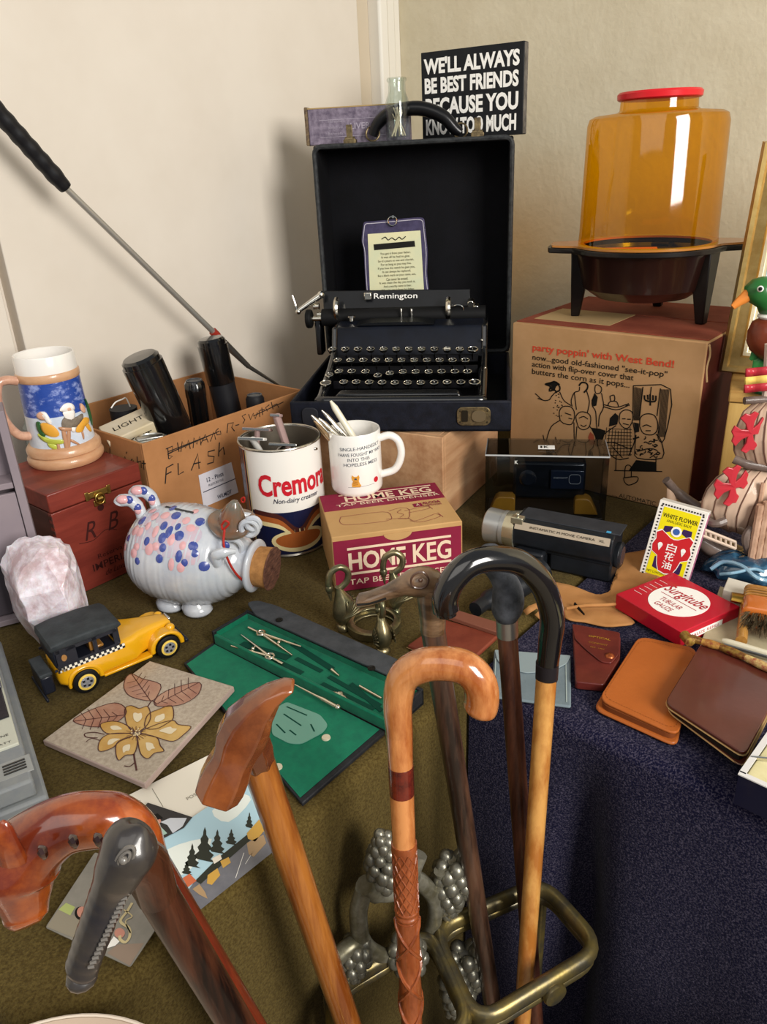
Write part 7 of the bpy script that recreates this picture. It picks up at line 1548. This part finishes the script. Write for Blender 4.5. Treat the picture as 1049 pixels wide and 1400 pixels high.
# orange crook cane
orw = wood('amber_varnish_wood', '#9a5120', '#cf8a50', .2, 9, (1,1,.25), .9, .1); orc = wood('carved_orange_wood', '#7d3c1a', '#98502a', .3, 16, (1,1,.4), .6, .9); dkb = wood('burnt_band_wood', '#4a160e', '#6b2416', .25, 20, (1,1,1), .8, .1)
top = D(546, 1000, .500); thr = P(563, 1395, -.181); thr = thr+V((0, .0, 0)); bot = low(top, thr)
t = thing('walking_cane', 'crook cane in amber varnished wood with carved shaft', 'cane', V((bot.x, bot.y, -.7355)), 0, 'canes in the umbrella stand')
L_ = (bot-top).length
def seg(f0, f1, r0, r1, m, name, rings_=None):
    pts = [top.lerp(bot, f0+(f1-f0)*k/24) for k in range(25)]; rs = [r0+(r1-r0)*k/24 for k in range(25)]
    if rings_: rs = [r*(1+rings_(k/24)) for k, r in enumerate(rs)]
    return G().tube(pts, rs, 18).build(name, m, t, world=True)
def fat(py):  # fraction along the shaft seen at photo row py
    lo2, hi2 = 0, 1
    for _ in range(30):
        m2 = (lo2+hi2)/2; q = top.lerp(bot, m2)-V((0,0,EYE)); v = V((q.dot(ax), -q.dot(ay), -q.dot(az)))
        yy = 700+FPX*v.y/v.z
        if yy < py: lo2 = m2
        else: hi2 = m2
    return lo2
fs_ = [fat(y) for y in (1000, 1046, 1085, 1152, 1160, 1240, 1255, 1400)]
seg(0, fs_[1], .0112, .0104, orw, 'upper_shaft'); seg(fs_[1], fs_[2], .0107, .0105, dkb, 'burnt_band'); seg(fs_[2], fs_[3], .0104, .0102, orw, 'middle_shaft')
seg(fs_[3], fs_[4], .0112, .0112, orc, 'carved_ring'); seg(fs_[4], fs_[5], .0104, .0104, orc, 'diamond_carving'); seg(fs_[5], fs_[6], .0108, .0100, orc, 'carved_ring', lambda f: .06*math.sin(f*12)); seg(fs_[6], .97, .0104, .0085, orc, 'twist_carving', lambda f: .05*math.sin(f*60)); seg(.97, 1, .0095, .009, BLK, 'rubber_tip')
g = G()
dax = (bot-top).normalized(); e1 = dax.cross(V((0,1,0))).normalized(); e2 = dax.cross(e1)
for s_ in (-1, 1):
    for k in range(10):
        pts = []
        for i in range(13):
            f = i/12; a = 2*math.pi*k/10+s_*f*3.2; c = top.lerp(bot, fs_[4]+(fs_[5]-fs_[4])*f); pts.append(c+(e1*math.cos(a)+e2*math.sin(a))*.0105)
        g.tube(pts, .0008, 5)
g.build('diamond_lattice', orc, t, world=True)
g = G()
for s_ in (-1, 1):
    for k in range(2):
        pts = []
        for i in range(60):
            f = i/59; a = math.pi*k+s_*f*22; c = top.lerp(bot, fs_[6]+(.6-fs_[6])*f); pts.append(c+(e1*math.cos(a)+e2*math.sin(a))*.0104)
        g.tube(pts, .0018, 6)
g.build('twisted_vine', orc, t, world=True)
hp = [D(546, 1002, .500), D(544, 960, .500), D(552, 926, .498), D(577, 910, .494), D(608, 907, .490), D(636, 913, .486), D(655, 932, .483), D(659, 958, .482), D(653, 978, .481)]
hq_ = cr(hp, 7); n_ = len(hq_); G().tube(hq_, [.0112+.0022*min(1, i/20) for i in range(n_-4)]+[.0132, .0122, .0098, .0050], 22).build('handle', orw, t, world=True)
# hammer cane
hmw = wood('red_varnish_wood', '#65331a', '#8b4d26', .22, 9, (.5,.5,.5), .9, .1); hms = wood('orange_oak', '#a5662a', '#74390f', .28, 14, (1,1,.07), .7, .2)
top = D(352, 1040, .440); thr = P(487, 1432, RZ); bot = low(top, thr)
t = thing('walking_cane', 'orange oak cane with carved wooden hammer head handle', 'cane', V((bot.x, bot.y, -.7355)), 0, 'canes in the umbrella stand')
shaft(t, top, bot, .0125, .0100, hms); ferrule(t, top, bot, .011)
hk = .432
def hh(px, py, o=0): return D(px, py, hk+o)
def oct_(c, ax_, rw, rh, tl=0):
    """cross-section with flattened corners, across direction ax_"""
    d = ax_.normalized(); s_ = d.cross(V((0,1,0))).normalized(); b_ = d.cross(s_).normalized()
    return [c+s_*a+b_*b for a, b in ((rw, rh*.45), (rw*.55, rh), (-rw*.55, rh), (-rw, rh*.45), (-rw, -rh*.45), (-rw*.55, -rh), (rw*.55, -rh), (rw, -rh*.45))]
pth = [(298, 1083, .0155, .0155), (304, 1070, .0165, .016), (312, 1052, .0160, .0155), (320, 1034, .0142, .0140), (324, 1024, .0148, .0145), (330, 1008, .0170, .0150), (340, 988, .0165, .0145), (354, 968, .0120, .0125), (372, 950, .0075, .0105), (390, 940, .0042, .009), (402, 937, .0018, .007)]
R_ = []
for i, (x, y, rw, rh) in enumerate(pth):
    c = hh(x, y, -.020+.0022*i if i < 6 else -.008); a = hh(*pth[min(i+1, len(pth)-1)][:2]); b = hh(*pth[max(i-1, 0)][:2]); R_.append(oct_(c, a-b, rw, rh))
G().rings(R_).build('hammer_head', hmw, t, world=True, ang=25, bev=.0012)
G().tube([hh(338, 1000, -.006), hh(346, 1022, .002), top], [.014, .0145, .0130], 8).build('socket', hmw, t, world=True, ang=25, bev=.001)
# horse head cane
hsw = wood('red_horse_wood', '#7a2e16', '#b4591f', .2, 8, (.6,.6,.6), .95, .06); hss = wood('red_brown_shaft', '#5e2314', '#7d3018', .28, 10, (1,1,.1), .7, .12)
top = D(190, 1150, .368); thr = P(438, 1560, -.245); bot = low(top, thr, -.735)
t = thing('walking_cane', 'red-brown cane with large polished arched animal head handle', 'cane', V((bot.x, bot.y, -.7355)), 0, 'canes in the umbrella stand')
shaft(t, top, bot, .0112, .0100, hss); ferrule(t, top, bot, .011)
hp = [(205, 1168, .0100), (190, 1138, .0120), (160, 1122, .0150), (125, 1121, .0158), (90, 1127, .0165), (58, 1145, .0185), (34, 1168, .0215), (26, 1192, .0215), (30, 1216, .0170), (34, 1240, .0130), (36, 1256, .0115), (38, 1266, .0070)]
c = cr([D(x, y, .364-.0030*i) for i, (x, y, r) in enumerate(hp)], 5); G().tube(c, crs([r*1.08 for *_, r in hp], 5), 24).build('horse_head', hsw, t, world=True, ang=80)
G().tube(cr([D(18, 1176, .330), D(8, 1150, .328), D(4, 1130, .328), D(-2, 1126, .328)], 4), crs([.009, .0075, .005, .002], 4), 12, sx=.6).build('ear', hsw, t, world=True)
dsp = mat('dark_grain_spot', '#35110b', .25, coat=.8)
for (x, y), i, rr_ in (((100, 1150), 4, .0150), ((58, 1165), 5, .0160), ((134, 1148), 3, .0142)):
    G().tube(cr([D(x-4, y-8, .352-.003*i-.0132), D(x+1, y, .352-.003*i-.0160), D(x+3, y+9, .352-.003*i-.0147)], 3), [.001, .0022, .0030, .0028, .0026, .0020, .001], 8, sx=1).build('grain_spot', dsp, t, world=True)
# crocodile / bird bill cane
crw_ = mat('dark_horn', '#232126', .36, 0, '#3a342e', 30, coat=.6, bump=.25, bscale=60)
crsft = wood('dark_cedar_shaft', '#160b07', '#4a2818', .4, 14, (1,1,.06), .3, .7)
top = D(196, 1190, .290); thr = P(444, 1600, -.146); bot = low(top, thr)
t = thing('walking_cane', 'thick dark brown cane with dark carved crocodile head handle, nearest the camera', 'cane', V((bot.x, bot.y, -.7355)), 0, 'canes in the umbrella stand')
shaft(t, top, bot, .0104, .0098, crsft); ferrule(t, top, bot, .011)
hk2 = .284
def c2(px, py, o=0): return D(px, py, hk2+o)
R_ = []
sp = [(192, 1130, .002), (190, 1134, .0090), (184, 1145, .0145), (177, 1160, .0162), (168, 1178, .0150), (160, 1195, .0122), (152, 1212, .0102), (143, 1235, .0096), (134, 1260, .0094), (125, 1285, .0094), (117, 1308, .0092), (111, 1326, .0088), (107, 1334, .0050)]
cs_ = cr([c2(x, y, -.010-.0010*i) for i, (x, y, r) in enumerate(sp)], 6); rs_ = crs([r*(.76 if i < 5 else .86) for i, (*_, r) in enumerate(sp)], 6)
rs_ = [r*(1+(.035*math.sin(i*1.6)*.5 if i > 36 else 0)) for i, r in enumerate(rs_)]
hd_ = G().tube(cs_, rs_, 22, sx=1.15).build('crocodile_head', crw_, t, world=True, ang=80)
def ell(cx_, cy_, a_, b_, o): return [c2(cx_+a_*math.cos(u)*.9-b_*math.sin(u)*.35, cy_+b_*math.sin(u)+a_*math.cos(u)*-.25, o) for u in [2*math.pi*k/24 for k in range(24)]]
G().tube(ell(171, 1173, 13, 15, -.0235), .0010, 6, True).tube(ell(170, 1174, 8, 9, -.0245), .0008, 6, True).ball(c2(169, 1176, -.0250), .0021, 10, 8).build('carved_eye', mat('horn_light', '#6b6660', .3, coat=.6), hd_, world=True)
g = G()
for k in range(17):
    f = k/16; x, y = 172-48*f, 1222+100*f; g.tube([c2(x-4, y+1, -.0232-.0065*f), c2(x+5, y-2, -.0222-.0065*f)], [.0008, .0014], 6)
g.build('tooth', MATS['horn_light'], hd_, world=True)
G().tube([c2(183, 1170, -.006), c2(200, 1180, .002), top.lerp(bot, .02)], [.0112, .0115, .0108], 18).build('neck', crsft, t, world=True)
G().ball(c2(112, 1336, -.022), (.0080, .0080, .0055), 12, 8).build('snout', crw_, hd_, world=True)
# ================================================================ cream tray at the lower left, black bag below the right table
e1_ = P(90, 1390, .016)
t = thing('round_tray', 'cream round tray with rolled rim at the near end of the olive cloth', 'tray', V((e1_.x+.012, e1_.y-.115, .0008)), 0)
G().lathe([(.001, 0), (.095, 0), (.100, .002), (.112, .014), (.115, .0165), (.112, .018), (.106, .014), (.096, .004), (.001, .003)], 72).build('tray', mat('cream_rim', '#b39f8b', .5, coat=.2), t)
G().tube([V((.114*math.cos(u), .114*math.sin(u), .0165)) for u in [2*math.pi*k/72 for k in range(72)]], .0016, 8, True).build('rolled_rim', mat('pale_rim2', '#d3c6b6', .4), t)
bgp = P(965, 1388, -.22)
t = thing('black_bag', 'black fabric bag on the floor under the navy cloth', 'bag', V((bgp.x+.07, bgp.y-.10, -.7495)), -41)
bm_ = mat('black_nylon', '#0b0b0c', .7, 0, '#141416', 60, bump=.3, bscale=200)
G().rings([[V((x, y, z)) for x, y in rrect(w_, d_, min(w_, d_)*.35, 4)] for w_, d_, z in ((.22, .10, 0), (.24, .12, .02), (.24, .12, .42), (.23, .10, .49), (.21, .06, .525), (.19, .02, .53))]).build('body', bm_, t, ang=70)
G().tube([V((-.09+.18*k/12, 0, .531+.002*math.sin(k))) for k in range(13)], .003, 6).build('zip', mat('zip_grey', '#2c2c2e', .4), t)
